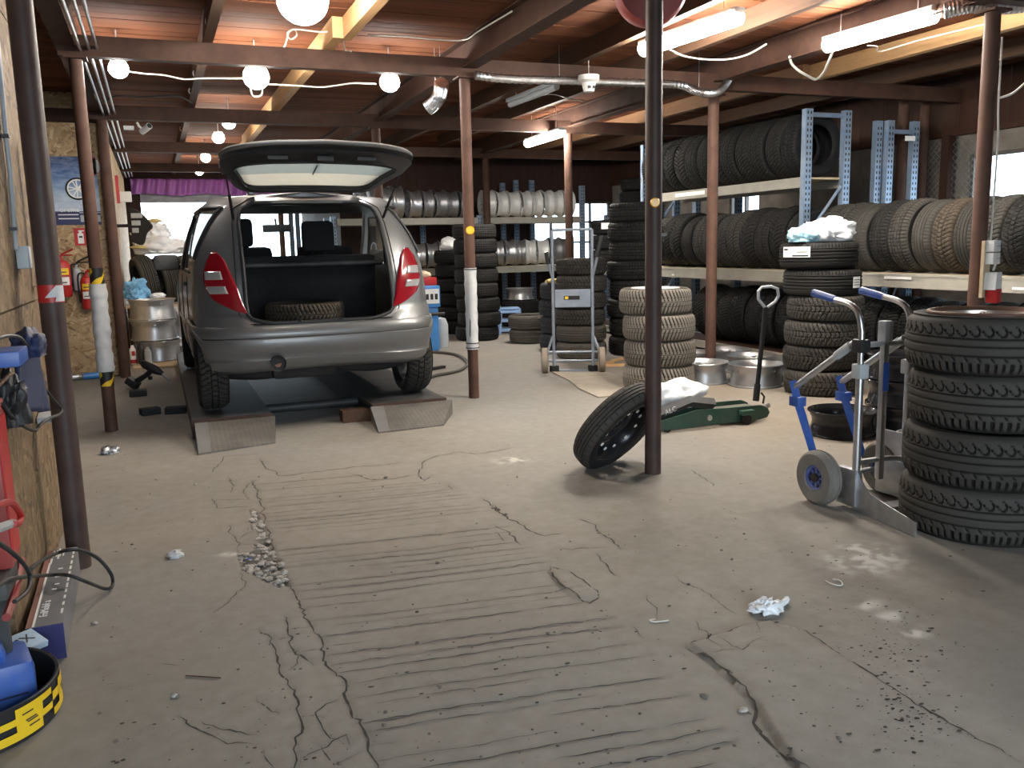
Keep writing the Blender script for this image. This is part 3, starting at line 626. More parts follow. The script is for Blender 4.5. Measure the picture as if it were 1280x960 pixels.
# grey-tan stack in the middle
stB, cB, zB = stack((822, 493), 4, T_vee, RB_tan, .222, .318, '%s pale dusty tyre in the stack behind the nearest bare post', None, jit=.018)
r = rim(None, (0, 0, .028), (0, 0, .2), .196, .17, 'wide', M_rimw, parent=stB[3]); r['label'] = 'pale painted rim in the topmost tyre'
mb = MB(); mb.box(-.004, .004, -.002, .002, -.11, 0); mb.build('hanging_tag', M_label, stB[2], loc=(-.27*math.cos(stB[2].rotation_euler.z)-.2*math.sin(stB[2].rotation_euler.z), 0, .1))
# two new tyres on four used ones
stC, cC, zC = stack((1025, 497), 6, T_snow, RB_grey, [.205]*4+[.215, .215], .31, '%s tyre of the six-high stack topped by plastic bags', None, jit=.014, mats=[RB_brown]*0+[RB_grey]*4+[RB_dark]*2, mes=[T_snow]*4+[T_ribf]*2)
stC[4].location.x -= .02; stC[5].location.x -= .035; stC[5].location.z += .004; stC[5].rotation_euler.y = .006
stD, cD, zD = stack((598, 427), 8, T_low, RB_dark, .196, .305, '%s black tyre in the eight-high stack behind the white-wrapped post', None)
stE, cE, zE = stack((571, 418), 6, T_low, RB_black, [.205]*6, .305, '%s tyre in the stack under the white bag', None)
stF, cF, zF = stack((727, 450), 6, T_small, RB_grey, .186, .29, '%s tyre in the stack right behind the blue-grey sack trolley', None, mats=[RB_tan]*2+[RB_grey]*4, mes=[T_smr]*2+[T_small]*4, jit=.006)
for t in stF[:2]: setmat(t, rubber('worn_grey_rubber', (.05, .047, .043), (.115, .105, .092), (.02, .018, .016)))
stG, cG, zG = stack((706, 440), 4, T_snow, RB_blue, .205, .31, '%s bluish dusty tyre in the stack under the yellow gloves', None)
stH, cH, zH = stack((664, 430), 2, T_smr, MATS['worn_grey_rubber'], .186, .27, '%s worn pale tyre of the low pair beside the blue stool', None)
stI, cI, zI = stack((795, 446), 8, T_block, RB_dark, .215, .315, '%s tyre in the tall dark stack between trolley and nearest post', None)
# ---------------------------------------------------------------- the car: silver-grey hatchback, tailgate up
M_paint = pm('grey_metallic_paint', (.165, .168, .170), .42, .5, .06, 5, coat=.35, dust=(.165, .158, .145), dustamt=.45)
M_seal = pm('door_seal_rubber', (.018, .018, .019), .6)
M_trim = pm('black_boot_trim', (.011, .011, .012), .85, 0, .2, 20)
M_cloth = pm('dark_seat_cloth', (.013, .013, .015), .95, 0, .25, 40, .2)
M_liner = pm('roof_lining', (.12, .115, .11), .9)
M_lamp = pm('red_lamp_lens', (.27, .008, .015), .12, 0, .08, 14, coat=.8)
M_lampc = pm('clear_lamp_lens', (.50, .48, .48), .1, .35, .12, 30, coat=.8)
M_under = pm('underbody', (.022, .020, .019), .8, 0, .3, 10)
M_dusty = pm('dusty_black_trim', (.035, .036, .038), .55, 0, .2, 9, dust=(.11, .11, .105), dustamt=.5)
M_trimg = pm('black_gate_lining', (.022, .023, .025), .5, 0, .15, 9, dust=(.05, .05, .05), dustamt=.4)
M_cgl = glass('car_glass', (.74, .78, .77), .02, .6)
M_gateglass = pm('gate_glass_inside', (.55, .60, .60), .08, 0, .10, 6, coat=.5)
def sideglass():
    m, nt, b = nodes_of('dusty_side_glass_with_reflection'); b.inputs['Base Color'].default_value = (.13, .115, .09, 1); b.inputs['Roughness'].default_value = .06; b.inputs['Specular IOR Level'].default_value = .8  # tan base colour holds settled dust plus the osb wall's reflection
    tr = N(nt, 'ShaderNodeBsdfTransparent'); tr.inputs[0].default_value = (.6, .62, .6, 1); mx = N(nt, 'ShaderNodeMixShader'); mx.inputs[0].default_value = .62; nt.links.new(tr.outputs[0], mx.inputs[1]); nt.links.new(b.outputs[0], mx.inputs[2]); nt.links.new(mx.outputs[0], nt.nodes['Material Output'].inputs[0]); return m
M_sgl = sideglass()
CAR = thing('hatchback_car', 'silver grey hatchback with raised tailgate parked on low ramps', 'car', (1.112, 6.32, .132), (0, 0, R(.6)))
def dustyglass(name, col, tcol):
    m, nt, b = nodes_of(name); d = N(nt, 'ShaderNodeBsdfTranslucent'); d.inputs[0].default_value = (*tcol, 1); mx = N(nt, 'ShaderNodeMixShader'); mx.inputs[0].default_value = .5
    f = noise(nt, 5, 6, .7); nt.links.new(ramp(nt, f, .3, .7, [x*.8 for x in col], col), b.inputs['Base Color']); b.inputs['Roughness'].default_value = .25
    nt.links.new(b.outputs[0], mx.inputs[1]); nt.links.new(d.outputs[0], mx.inputs[2]); nt.links.new(mx.outputs[0], nt.nodes['Material Output'].inputs[0]); return m
M_gateglass = dustyglass('dusty_gate_glass', (.50, .56, .57), (.62, .70, .72)); M_gateband = dustyglass('pale_gate_band', (.80, .82, .78), (.95, .97, .92))
def lerp(tab, z):
    if z <= tab[0][0]: return tab[0][1]
    for (a, va), (b, vb) in zip(tab, tab[1:]):
        if z <= b: return va+(vb-va)*(z-a)/(b-a)
    return tab[-1][1]
def smoothtab(tab, n=7):
    P = [Vector((a, b, 0)) for a, b in tab]; return [(p.x, p.y) for p in bez(P, n)]
TY0 = smoothtab([(.18, .10), (.30, .045), (.42, .015), (.53, .0), (.63, .03), (.72, .075), (.85, .10), (.97, .125), (1.08, .165), (1.22, .235), (1.38, .335), (1.50, .43), (1.565, .52)])
TW = smoothtab([(.18, .80), (.30, .85), (.42, .872), (.55, .882), (.70, .882), (.85, .880), (.95, .872), (1.02, .868), (1.12, .852), (1.25, .825), (1.38, .785), (1.50, .735), (1.565, .665)])
TYF = smoothtab([(.18, 3.74), (.35, 3.83), (.6, 3.83), (.78, 3.72), (.90, 3.45), (.97, 3.05), (1.02, 2.80), (1.20, 2.52), (1.38, 2.22), (1.50, 1.97), (1.565, 1.75)])
TXO = [(.60, .30), (.655, .36), (.67, .44), (.69, .50), (.72, .525), (.8, .532), (1.1, .527), (1.36, .522), (1.44, .505), (1.48, .48), (1.50, .44), (1.53, .36), (1.565, .3)]
DC, NC = .40, 2.9
ZL = [.18+.02*i for i in range(24)]+[.655, .67, .69, .705]+[.72+.02*i for i in range(39)]+[1.49, 1.505, 1.52, 1.535, 1.55, 1.565]; ZL = sorted(set(round(z, 4) for z in ZL))
N1, N2, N3, N4, N5 = 8, 16, 56, 10, 7
def ring_pt(j, z, out=0.0):
    """point j of the half outline (right side, x>=0) at level z, pushed out by `out`"""
    y0, w_, yf, xo = lerp(TY0, z), lerp(TW, z), lerp(TYF, z), lerp(TXO, z)
    df = .34 if z < .95 else .30; crown = .02
    if j <= N1:
        x = xo*j/N1; y = y0+DC*(1-(1-(x/w_)**NC)**(1/NC)); return Vector((x, y-out, z))
    if j <= N1+N2:
        th0 = math.asin(min(1, (xo/w_)**(NC/2))); th = th0+(PI/2-th0)*(j-N1)/N2
        c, s = max(0, math.cos(th))**(2/NC), math.sin(th)**(2/NC)
        nx, ny = math.sin(th)**(2-2/NC)/w_, -max(0, math.cos(th))**(2-2/NC)/DC; L = math.hypot(nx, ny) or 1
        return Vector((w_*s+out*nx/L, y0+DC*(1-c)+out*ny/L, z))
    if j <= N1+N2+N3:
        t = (j-N1-N2)/N3; return Vector((w_+out, y0+DC+(yf-df-y0-DC)*t, z))
    if j <= N1+N2+N3+N4:
        th = PI/2*(1-(j-N1-N2-N3)/N4); th = max(th, .5)if False else th
        xe = .72*w_; thm = math.asin(min(1, (xe/w_)**1.25)); th = PI/2-(PI/2-thm)*(j-N1-N2-N3)/N4
        return Vector(((w_)*math.sin(th)**.8+out*.7, yf-df+df*max(0, math.cos(th))**.8+out*.7, z))
    xe = .72*w_; k = (j-N1-N2-N3-N4)/N5; x = xe*(1-k); thm = math.acos(0); c = (1-(x/w_)**2.5)**(.4)
    return Vector((x, yf-df+df*c+out, z))
NJ = N1+N2+N3+N4+N5
ARCH = ((.53, .285, .335), (3.10, .285, .335))
def arch_z(p):
    """lower body edge lifted over the wheels"""
    if p.z >= .75 or abs(p.x) < .5: return p
    zb = .18
    for yc, zc, rr in ARCH:
        d = abs(p.y-yc)
        if d < rr: zb = max(zb, zc+math.sqrt(rr*rr-d*d))
    if p.y < .30: zb = max(zb, .30+.02*0)
    p = p.copy(); p.z = zb+(p.z-.18)/.57*(.75-zb); return p
nb = N1+N2
def region(j, za, zb):
    """which panel a face of the shell belongs to: None = open"""
    zm = (za+zb)/2
    if j < N1 and .655 <= za and zb <= 1.5201: return 'open'
    if 12 <= j < nb+10 and 1.12 < zm < 1.485 and j > 19.5-(zm-1.15)*20: return 'quarter'
    if nb+10 <= j < nb+52 and 1.035 < zm < 1.43+.02:
        t = (j-nb)/N3
        if .205 < t < .50: return 'rear_window'
        if .535 < t < .86: return 'front_window'
        return 'body'
    if j >= nb+N3+2 and 1.03 < zm < 1.50: return 'windscreen'
    return 'body'
body = MB(); glass_parts = {}
for sgn in (1, -1):
    V = [[arch_z(ring_pt(j, z)) for j in range(NJ+1)] for z in ZL]; flat = [Vector((p.x*sgn, p.y, p.z)) for row in V for p in row]
    fs = []; W_ = NJ+1
    for i in range(len(ZL)-1):
        for j in range(NJ):
            f = (i*W_+j, i*W_+j+1, (i+1)*W_+j+1, (i+1)*W_+j); f = f if sgn > 0 else f[::-1]; r_ = region(j, ZL[i], ZL[i+1])
            if j < nb-4 and ZL[i+1] < .40: continue
            if r_ == 'body': fs.append(f)
            elif r_ != 'open':
                key = (r_, 0 if r_ == 'windscreen' else sgn); g_ = glass_parts.setdefault(key, MB()); pts = [flat[q] for q in f]
                cx = [Vector((p.x*.992, p.y+(.006 if r_ != 'windscreen' else -.008), p.z)) for p in pts]; g_.add(cx, [(0, 1, 2, 3)])
    body.add(flat, fs)
    # roof: crowned cap over the top ring
    top = [flat[(len(ZL)-1)*W_+j] for j in range(NJ+1)]; zt = ZL[-1]
    rows = [[Vector((p.x*(1-k/5), p.y+(max(min(p.y, 1.70), .62)-p.y)*(k/5)**1.5*0+(0), zt+.034*(1-(1-k/5)**2))) for p in top] for k in range(6)]
    body.grid(rows if sgn < 0 else [r[::-1] for r in rows])
bo = body.build('body_shell', [M_paint], CAR, smooth=38)
bmw = bmesh.new(); bmw.from_mesh(bo.data); bmesh.ops.remove_doubles(bmw, verts=bmw.verts[:], dist=.0008); bmesh.ops.recalc_face_normals(bmw, faces=bmw.faces[:]); bmw.to_mesh(bo.data); bmw.free(); bo.data.set_sharp_from_angle(angle=R(38))
md = bo.modifiers.new('thickness', 'SOLIDIFY'); md.thickness = .012; md.offset = -1
for (nm, s), g_ in glass_parts.items():
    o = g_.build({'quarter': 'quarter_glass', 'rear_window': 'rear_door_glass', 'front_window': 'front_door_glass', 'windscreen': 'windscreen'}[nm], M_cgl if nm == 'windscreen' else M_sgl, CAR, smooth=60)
    bmw = bmesh.new(); bmw.from_mesh(o.data); bmesh.ops.remove_doubles(bmw, verts=bmw.verts[:], dist=.0008); bmw.to_mesh(o.data); bmw.free()
def surf(x, z, out=0, sgn=1):
    """rear face / corner: point at half-width fraction via arc parameter j (float)"""
    j0 = int(math.floor(x)); a = ring_pt(min(j0, NJ), z, out); b = ring_pt(min(j0+1, NJ), z, out); p = a.lerp(b, x-j0); return Vector((p.x*sgn, p.y, p.z))
def patch(name, m, j_lo, j_hi, z0, z1, nz, nj, out, sgn, parent=CAR, edge_in=None, thick=.010, smooth=50):
    """a raised panel lying on the shell between two side curves j_lo(z)..j_hi(z)"""
    rows = []
    for i in range(nz+1):
        z = z0+(z1-z0)*i/nz; a, b = (j_lo(z) if callable(j_lo) else j_lo), (j_hi(z) if callable(j_hi) else j_hi)
        rows.append([surf(a+(b-a)*k/nj, z, out, sgn) for k in range(nj+1)])
    mb = MB(); mb.grid(rows if sgn > 0 else [r[::-1] for r in rows]); o = mb.build(name, m, parent, smooth=smooth)
    md = o.modifiers.new('thickness', 'SOLIDIFY'); md.thickness = thick; md.offset = -1; return o
# rear bumper: wraps both corners, ledge on top, valance below
BZ = [.30, .33, .36, .385, .40, .41, .44, .48, .52, .545, .555, .57, .60, .625, .64, .648]
BO = [.004, .012, .018, .020, .010, .008, .014, .020, .022, .020, .008, .016, .020, .018, .010, .0]
def bump_z(p, zi):
    # valance rises in the middle; ends meet the wheel arches
    d = math.hypot(p.y-.53, 0); return p
mb = MB(); rows = []
for z, o_ in zip(BZ, BO):
    row = []
    for j in list(range(nb+10, -1, -1)): p = ring_pt(j, z, o_); row.append(Vector((-p.x, p.y, p.z)))
    for j in range(1, nb+11): row.append(ring_pt(j, z, o_))
    for p in row:
        if abs(p.x) > .55 and p.y > .10:                     # cut round the wheel arch
            d = p.y-.53
            if abs(d) < .335: zb = .285+math.sqrt(.335**2-d*d); p.z = max(p.z, zb+(p.z-.30)/.348*max(0, .648-zb)) if zb < .648 else p.z
        else: p.z = p.z+(.02*(1-min(1, abs(p.x)/.6)**2) if z < .40 else 0)
    rows.append(row)
mb.grid(rows); bp = mb.build('rear_bumper', M_paint, CAR, smooth=35); fixn(bp); md = bp.modifiers.new('thickness', 'SOLIDIFY'); md.thickness = .012; md.offset = -1
mb = MB()
for k in (-.18, .12):
    mb = MB(); mb.cyl((k, .02, .665), (k, .032, .668), .012, 12); mb.build('boot_sill_plug', M_blackm, CAR)
mb = MB(); mb.lathe([(.0, 0), (.05, 0), (.058, .01)], 20, T(-.355, .000, .372) @ RX(R(90))); mb.build('bumper_cutout', M_blackm, CAR)
mb = MB(); mb.tube([(-.355, .0, .368), (-.35, .18, .345), (-.26, .4, .32), (0, .62, .30)], .024, 14); mb.build('exhaust_pipe', M_rust, CAR)
mb = MB(); mb.box(-.36, .12, .30, .62, .21, .34, bev=.04); mb.build('silencer', M_under, CAR)
mb = MB(); mb.tube(bez([(-.68, .53, .26), (-.4, .42, .25), (0, .36, .30), (.4, .42, .25), (.68, .53, .26)]), .045, 10); mb.tube([(-.15, .30, .36), (.0, .2, .375), (.12, .18, .37)], .03, 8); mb.build('rear_axle', M_under, CAR)
mb = MB(); mb.box(-.70, .70, .12, 3.6, .36, .40); mb.box(-.56, .56, .9, 2.8, .20, .36); mb.build('floor_pan', M_under, CAR)
# lamps
def lamp(sgn):
    lo = lambda z: lerp([(.73, 8.05), (.80, 8.5), (.9, 9.05), (1.01, 10.0), (1.11, 11.1), (1.165, 12.6)], z); hi = lambda z: lerp([(.73, 8.3), (.75, 9.75), (.79, 11.75), (.83, 13.7), (.89, 15.2), (.95, 15.9), (1.03, 15.9), (1.11, 15.0), (1.165, 14.0)], z)
    L = patch('tail_lamp', M_lamp, lo, hi, .73, 1.165, 26, 10, .018, sgn, thick=.03)
    for z0, z1 in ((.872, .925), (.972, 1.03)):
        a = lambda z: lo(z)+(hi(z)-lo(z))*.30; b = lambda z: lo(z)+(hi(z)-lo(z))*.93
        o = patch('clear_lens', M_lampc, a, b, z0, z1, 5, 8, .0235, sgn, parent=L, thick=.004); o['label'] = 'clear reversing and indicator window'
for s in (1, -1): lamp(s)
# opening seal
mb = MB(); loop = []
zz = [z for z in ZL if .655 <= z <= 1.5201]
for z in zz: p = ring_pt(N1, z, .004); loop.append(p)
full = loop+[Vector((p.x*k, ring_pt(N1, 1.5201).y-.0, 1.522)) for p in loop[-1:] for k in (.5, 0, -.5)]+[Vector((-p.x, p.y, p.z)) for p in loop[::-1]]+[Vector((loop[0].x*k, loop[0].y-.006, .652)) for k in (-.5, 0, .5)]
mb.tube(full, .014, 8, closed=True); mb.build('boot_seal', M_seal, CAR)
for dj, rr_ in ((1.3, .0035),):
    mb = MB(); side_ = [surf(N1+dj+ (0 if z < 1.40 else (z-1.40)*6), z, .003) for z in [.70+.02*i for i in range(43)]]; top_ = side_[-1]
    pts = side_+[Vector((top_.x*k, top_.y+.02*(1-k), top_.z+.015*(1-k*k))) for k in (.8, .4, 0, -.4, -.8)]+[Vector((-p.x, p.y, p.z)) for p in side_[::-1]]; mb.tube(pts, rr_, 5); mb.build('panel_gap', M_blackm, CAR)
mb = MB(); mb.tube([Vector((-p.x, p.y, p.z)) for p in [ring_pt(j, .652, .004) for j in range(nb+4, N1-1, -1)]], .005, 5); mb.build('bumper_gap', M_blackm, CAR); mb = MB(); mb.tube([ring_pt(j, .652, .004) for j in range(N1-1, nb+4)], .005, 5); mb.build('bumper_gap', M_blackm, CAR)
mb = MB(); mb.tube([Vector((-p.x, p.y, p.z)) for p in [ring_pt(j, .553, .009) for j in range(nb+6, 0, -1)]]+[ring_pt(j, .553, .009) for j in range(0, nb+6)], .0045, 5); mb.build('bumper_crease', M_blackm, CAR)
# inside
mb = MB(); mb.box(-.60, .60, .10, 1.05, .56, .60); mb.build('boot_floor', M_trim, CAR, smooth=0)
for s in (-1, 1):
    mb = MB(); rows = [[Vector((s*(lerp(TXO, min(max(z, .72), 1.3))+.012+.10*k), lerp(TY0, z)+.05+.30*k, z)) for k in (0, .12, .5, 1, 3)] for z in [.58+.04*i for i in range(13)]]; mb.grid(rows); mb.build('boot_side_trim', M_trim, CAR, smooth=50)
mb = MB(); mb.box(-.52, .52, .14, .19, .585, .655); mb.build('boot_sill_trim', M_trim, CAR, smooth=0)
mb = MB(); mb.box(-.62, .62, .96, 1.08, .58, 1.06, bev=.03); mb.build('rear_seat_back', M_cloth, CAR)
mb = MB(); mb.box(-.66, .66, .90, .97, 1.035, 1.065, bev=.012); mb.cyl((-.66, .88, 1.05), (.66, .88, 1.05), .022, 10); mb.build('luggage_cover', M_dusty, CAR)
mb = MB(); mb.box(-.64, .64, .98, 1.14, .90, 1.12, bev=.05); mb.build('rear_seat_top', M_cloth, CAR)
def headrest(x, y, z): mb = MB(); mb.box(x-.135, x+.135, y-.05, y+.05, z, z+.25, bev=.045); mb.cyl((x-.05, y, z-.1), (x-.05, y, z+.05), .008, 8); mb.cyl((x+.05, y, z-.1), (x+.05, y, z+.05), .008, 8); mb.build('headrest', M_cloth, CAR)
headrest(-.40, 1.78, 1.20); headrest(.18, 1.10, 1.15)
for s in (-1, 1):
    mb = MB(); mb.box(s*.36-.25, s*.36+.25, 1.70, 1.84, .55, 1.20, bev=.06); mb.box(s*.36-.25, s*.36+.25, 1.80, 2.30, .50, .66, bev=.05); mb.build('front_seat', M_cloth, CAR)
mb = MB(); mb.box(-.76, .76, 2.55, 2.95, .60, 1.0, bev=.08); mb.build('dashboard', M_trim, CAR)
mb = MB(); mb.box(-.13, .13, 2.16, 2.19, 1.335, 1.405, bev=.012); mb.cyl((0, 2.19, 1.37), (0, 2.25, 1.46), .01, 8); mb.build('interior_mirror', M_black, CAR)
mb = MB(); mb.lathe([(.17+.017*math.cos(a), .017*math.sin(a)) for a in [k*PI/4 for k in range(8)]], 24, T(-.36, 2.42, .98) @ RX(R(65)), closed=True); mb.box(-.40, -.32, 2.40, 2.46, .94, 1.0); mb.build('steering_wheel', M_black, CAR)
mb = MB(); mb.grid([[Vector((x, y, 1.535+.03*(1-(x/.55)**2))) for x in (-.50, -.25, 0, .25, .50)] for y in (.60, 1.0, 1.4, 1.8)]); mb.build('headlining', M_liner, CAR)
mb = MB(); mb.box(-.78, .78, .9, 3.0, .40, .44); mb.build('cabin_floor', M_trim, CAR, smooth=0)
# wheels
cw_t = tyre_mesh(.305, .205, .205, 'snow', 52, 312, .009, key='car')
for sx in (-1, 1):
    for yc in (.53, 3.10):
        t = put('wheel_tyre', cw_t, CAR, (sx*.775, yc, .305), (0, sx*R(90), 0)); setmat(t, RB_grey if yc < 1 else RB_dark)
        a, b, c = rim_proto(.203, .17, 'five'); q_ = put('wheel_rim', a, t); setmat(q_, M_rimd); q_ = put('wheel_spokes', b, t); setmat(q_, M_rimd)
# door mirror, handle, side strips
for s in (-1, 1):
    mb = MB(); mb.box(-.11, .11, -.045, .045, -.07, .07, bev=.038); mb.build('door_mirror', M_dusty, CAR, loc=(s*.985, 2.36, 1.08)); mb = MB(); mb.tube([(s*.83, 2.42, 1.02), (s*.90, 2.38, 1.05)], .022, 8); mb.build('mirror_arm', M_dusty, CAR)
    mb = MB(); mb.box(s*.885-.012, s*.885+.016, 1.14, 1.32, .905, .935, bev=.010); mb.build('door_handle', M_black, CAR)
    mb = MB(); mb.box(s*.882-.006, s*.882+.007, .98, 2.95, .55, .60, bev=.005); mb.build('side_strip', M_paint, CAR)
    for yy in (1.02, 1.93, 2.86):
        mb = MB(); pts = [Vector((s*(lerp(TW, z)+.0015), yy+max(0, (z-1.0))*(-.35 if yy > 2.5 else .12), z)) for z in [.34+.04*i for i in range(17)]]; mb.tube(pts, .0035, 5); mb.build('door_gap', M_blackm, CAR)
    for zs, nm in ((1.02, 'waist_seal'), (1.465, 'roof_seal')):
        pts = [ring_pt(nb+k, zs, .003) for k in range(1, 50)]; mb = MB(); mb.tube([Vector((p.x*s, p.y, p.z)) for p in pts], .009, 6); mb.build(nm, M_seal, CAR)
    mb = MB(); qs = [ring_pt(min(nb+9, max(12, int(round(19.9-(z-1.15)*20)))), z, .005) for z in (1.12, 1.15, 1.2, 1.25, 1.3, 1.35, 1.4, 1.45, 1.485)]; qs += [ring_pt(j, 1.487, .005) for j in range(14, nb+50, 3)]; mb.tube([Vector((p.x*s, p.y, p.z)) for p in qs], .014, 6); mb.build('quarter_glass_seal', M_seal, CAR)
    mb = MB(); mb.tube([Vector((s*(lerp(TW, z)+.002), ring_pt(nb+28.9 if False else nb+29, z).y, z)) for z in (1.03, 1.15, 1.3, 1.45)], .02, 6); mb.build('pillar_trim', M_seal, CAR)
# raised tailgate: window half slopes back from the hinge, lower half kicks up
def gate_pt(u, v, off=0):
    """u -1..1 across, v 0 hinge .. 1 lip"""
    if v < .6: k = v/.6; y, z, hw = .50+(-.10-.50)*k, 1.615+(1.745-1.615)*k+.02*math.sin(k*PI), .50+(.67-.50)*k
    else: k = (v-.6)/.4; y, z, hw = -.10+(-.44+.10)*k, 1.745+(1.80-1.745)*k+.01*math.sin(k*PI), .67+(.60-.67)*k**1.6
    y -= 0; crown = .04*(1-u*u)*(.3+.9*v)
    return Vector((-.03+.03*(1-v)+u*hw, y-crown*.9*v, z+crown*.7-off+.01*(1-abs(u)**3)))
US = [-1, -.93, -.8, -.6, -.4, -.2, 0, .2, .4, .6, .8, .93, 1]; VS = [k/20 for k in range(21)]
def gate_sheet(name, m, off, u0, u1, v0, v1, th, parent, n=16, smooth=40, corner=0):
    mb = MB(); rows = []
    for i in range(n+1):
        v = v0+(v1-v0)*i/n; sh = 1-corner*max(0, abs(2*i/n-1)-.55)**2*4
        rows.append([gate_pt(((u0+u1)/2+(u1-u0)/2*(2*k/n-1)*sh), v, off) for k in range(n+1)])
    mb.grid(rows); o = mb.build(name, m, parent, smooth=smooth); md = o.modifiers.new('thickness', 'SOLIDIFY'); md.thickness = th; md.offset = 0; return o
def ring_uv(s, a, b, c, d):
    """rounded rectangle in (u, v)"""
    t = 2*PI*s; a, b = min(a, b), max(a, b); cu, cv = math.cos(t), math.sin(t); e = .27; return ((a+b)/2+(b-a)/2*math.copysign(abs(cu)**e, cu), (c+d)/2+(d-c)/2*math.copysign(abs(cv)**e, cv))
mb = MB(); n = 64
mb.grid([[gate_pt(*ring_uv(k/n, a, -a, c, d), -.02+o_) for k in range(n)] for a, c, d, o_ in ((-1, 0, 1, .022), (-1, 0, 1, 0), (-.97, .02, .98, -.012), (-.89, .06, .80, -.012), (-.86, .08, .73, 0), (-.85, .09, .71, .03))], closed_v=True); tg = fixn(mb.build('tailgate', M_paint, CAR, smooth=45)); md = tg.modifiers.new('thickness', 'SOLIDIFY'); md.thickness = .004
# inner lining as a frame round the glass
mb = MB(); K = 24
n = 64; outer = [gate_pt(*ring_uv(k/n, -.985, .985, .01, .995), .035) for k in range(n)]; mid = [gate_pt(*ring_uv(k/n, -.92, .92, .045, .95), .055) for k in range(n)]; inn = [gate_pt(*ring_uv(k/n, -.84, .84, .09, .70), .050) for k in range(n)]; inn2 = [gate_pt(*ring_uv(k/n, -.83, .83, .10, .69), .02) for k in range(n)]
mb.grid([outer, mid, inn, inn2], closed_v=True); mb.build('inner_lining', M_trimg, tg, smooth=50)
gl = gate_sheet('gate_window', M_gateglass, .024, -.84, .84, .34, .70, .004, tg); gate_sheet('pale_glass_band', M_gateband, .024, -.84, .84, .085, .335, .004, tg)
mb = MB(); mb.tube([gate_pt(*ring_uv(k/n, -.84, .84, .09, .70), .052) for k in range(n)], .008, 6, closed=True); mb.build('window_gasket', M_seal, tg)
for u in (-.48, .46): mb = MB(); p = gate_pt(u, .93, .062); mb.box(p.x-.065, p.x+.065, p.y-.012, p.y+.012, p.z-.022, p.z+.004, bev=.006); mb.build('grip_recess', M_dusty, tg)
mb = MB(); p = gate_pt(0, .93, .08); mb.box(p.x-.05, p.x+.06, p.y-.02, p.y+.03, p.z-.02, p.z+.015, bev=.006); mb.build('lock_catch', M_black, tg)
mb = MB(); p0 = gate_pt(0.02, .66, .022); p1 = gate_pt(0.02, .30, .022); mb.tube([p0, p1], .006, 6); mb.build('wiper_arm', M_black, tg)
for s in (-1, 1):
    a = Vector((.0+s*.555, .36, 1.40)); b = gate_pt(s*.93, .52, .06); mb = MB(); mb.cyl(a, a.lerp(b, .55), .011, 10); mb.build('gas_strut', M_black, CAR); mb = MB(); mb.cyl(a.lerp(b, .5), b, .006, 8); mb.build('strut_rod', M_black, CAR)
    mb = MB(); mb.box(s*.40-.03, s*.40+.03, .44, .56, 1.575, 1.61, bev=.008); mb.tube([(s*.40, .5, 1.59), (s*.40, .42, 1.61), gate_pt(s*.74, .05, .03)], .012, 8); mb.build('gate_hinge', M_paint, CAR)
# spare tyre lying in the boot is its own thing
tyre('dusty winter tyre lying flat in the open car boot', (1.112-.065, 6.32+.50, .13+.602+.088), (0, 0, .4), tyre_mesh(.30, .17, .19, 'vee', 56, 300, .008), MATS['brown_dusty_rubber'], None)
# low lift: two runways with chequered entry ramps
LIFT = thing('vehicle_lift', 'low grey runway lift with two chequered ramps under the car', 'vehicle lift', (0, 0, 0))
M_railr = pm('dark_rusty_rail', (.06, .032, .022), .8, 0, .3, 9)
M_deck = pm('lift_deck_paint', (.05, .053, .056), .55, .2, .25, 5, .1, dust=(.11, .10, .088), dustamt=.5)
def chequer():
    m, nt, b = nodes_of('chequer_plate'); tc = N(nt, 'ShaderNodeTexCoord'); mp = N(nt, 'ShaderNodeMapping'); mp.inputs['Rotation'].default_value = (0, 0, R(45)); mp.inputs['Scale'].default_value = (1, 1, 0); nt.links.new(tc.outputs['Object'], mp.inputs[0])
    ch = N(nt, 'ShaderNodeTexChecker'); ch.inputs['Scale'].default_value = 44; nt.links.new(mp.outputs[0], ch.inputs['Vector'])
    f = noise(nt, 3.5, 5, .6); c = mixrgb(nt, ramp(nt, f, .3, .7), (.12, .112, .10), (.25, .23, .20)); c = mixrgb(nt, mixrgb(nt, .22, (0, 0, 0), ch.outputs[1]), c, (.06, .056, .05)); nt.links.new(c, b.inputs['Base Color']); b.inputs['Roughness'].default_value = .5; b.inputs['Metallic'].default_value = .25
    bump(nt, b, ch.outputs[1], .9, .006); return m
M_cheq = chequer(); M_ramp = pm('plain_ramp_steel', (.21, .207, .20), .5, .2, .15, 5)
for x0, x1, yr in ((.155, .70, 6.42), (1.44, 2.02, 6.42)):
    mb = MB(); mb.box(x0, x1, yr, 10.9, .085, .13); mb.box(x0, x0+.012, yr, 10.9, .0, .085); mb.box(x1-.012, x1, yr, 10.9, .0, .085); mb.build('runway_deck', M_deck, LIFT, smooth=0)
    mb = MB(); mb.box(x0-.004, x1+.004, yr-.035, yr, .0, .132); mb.build('rusty_end_rail', M_railr, LIFT, smooth=0)
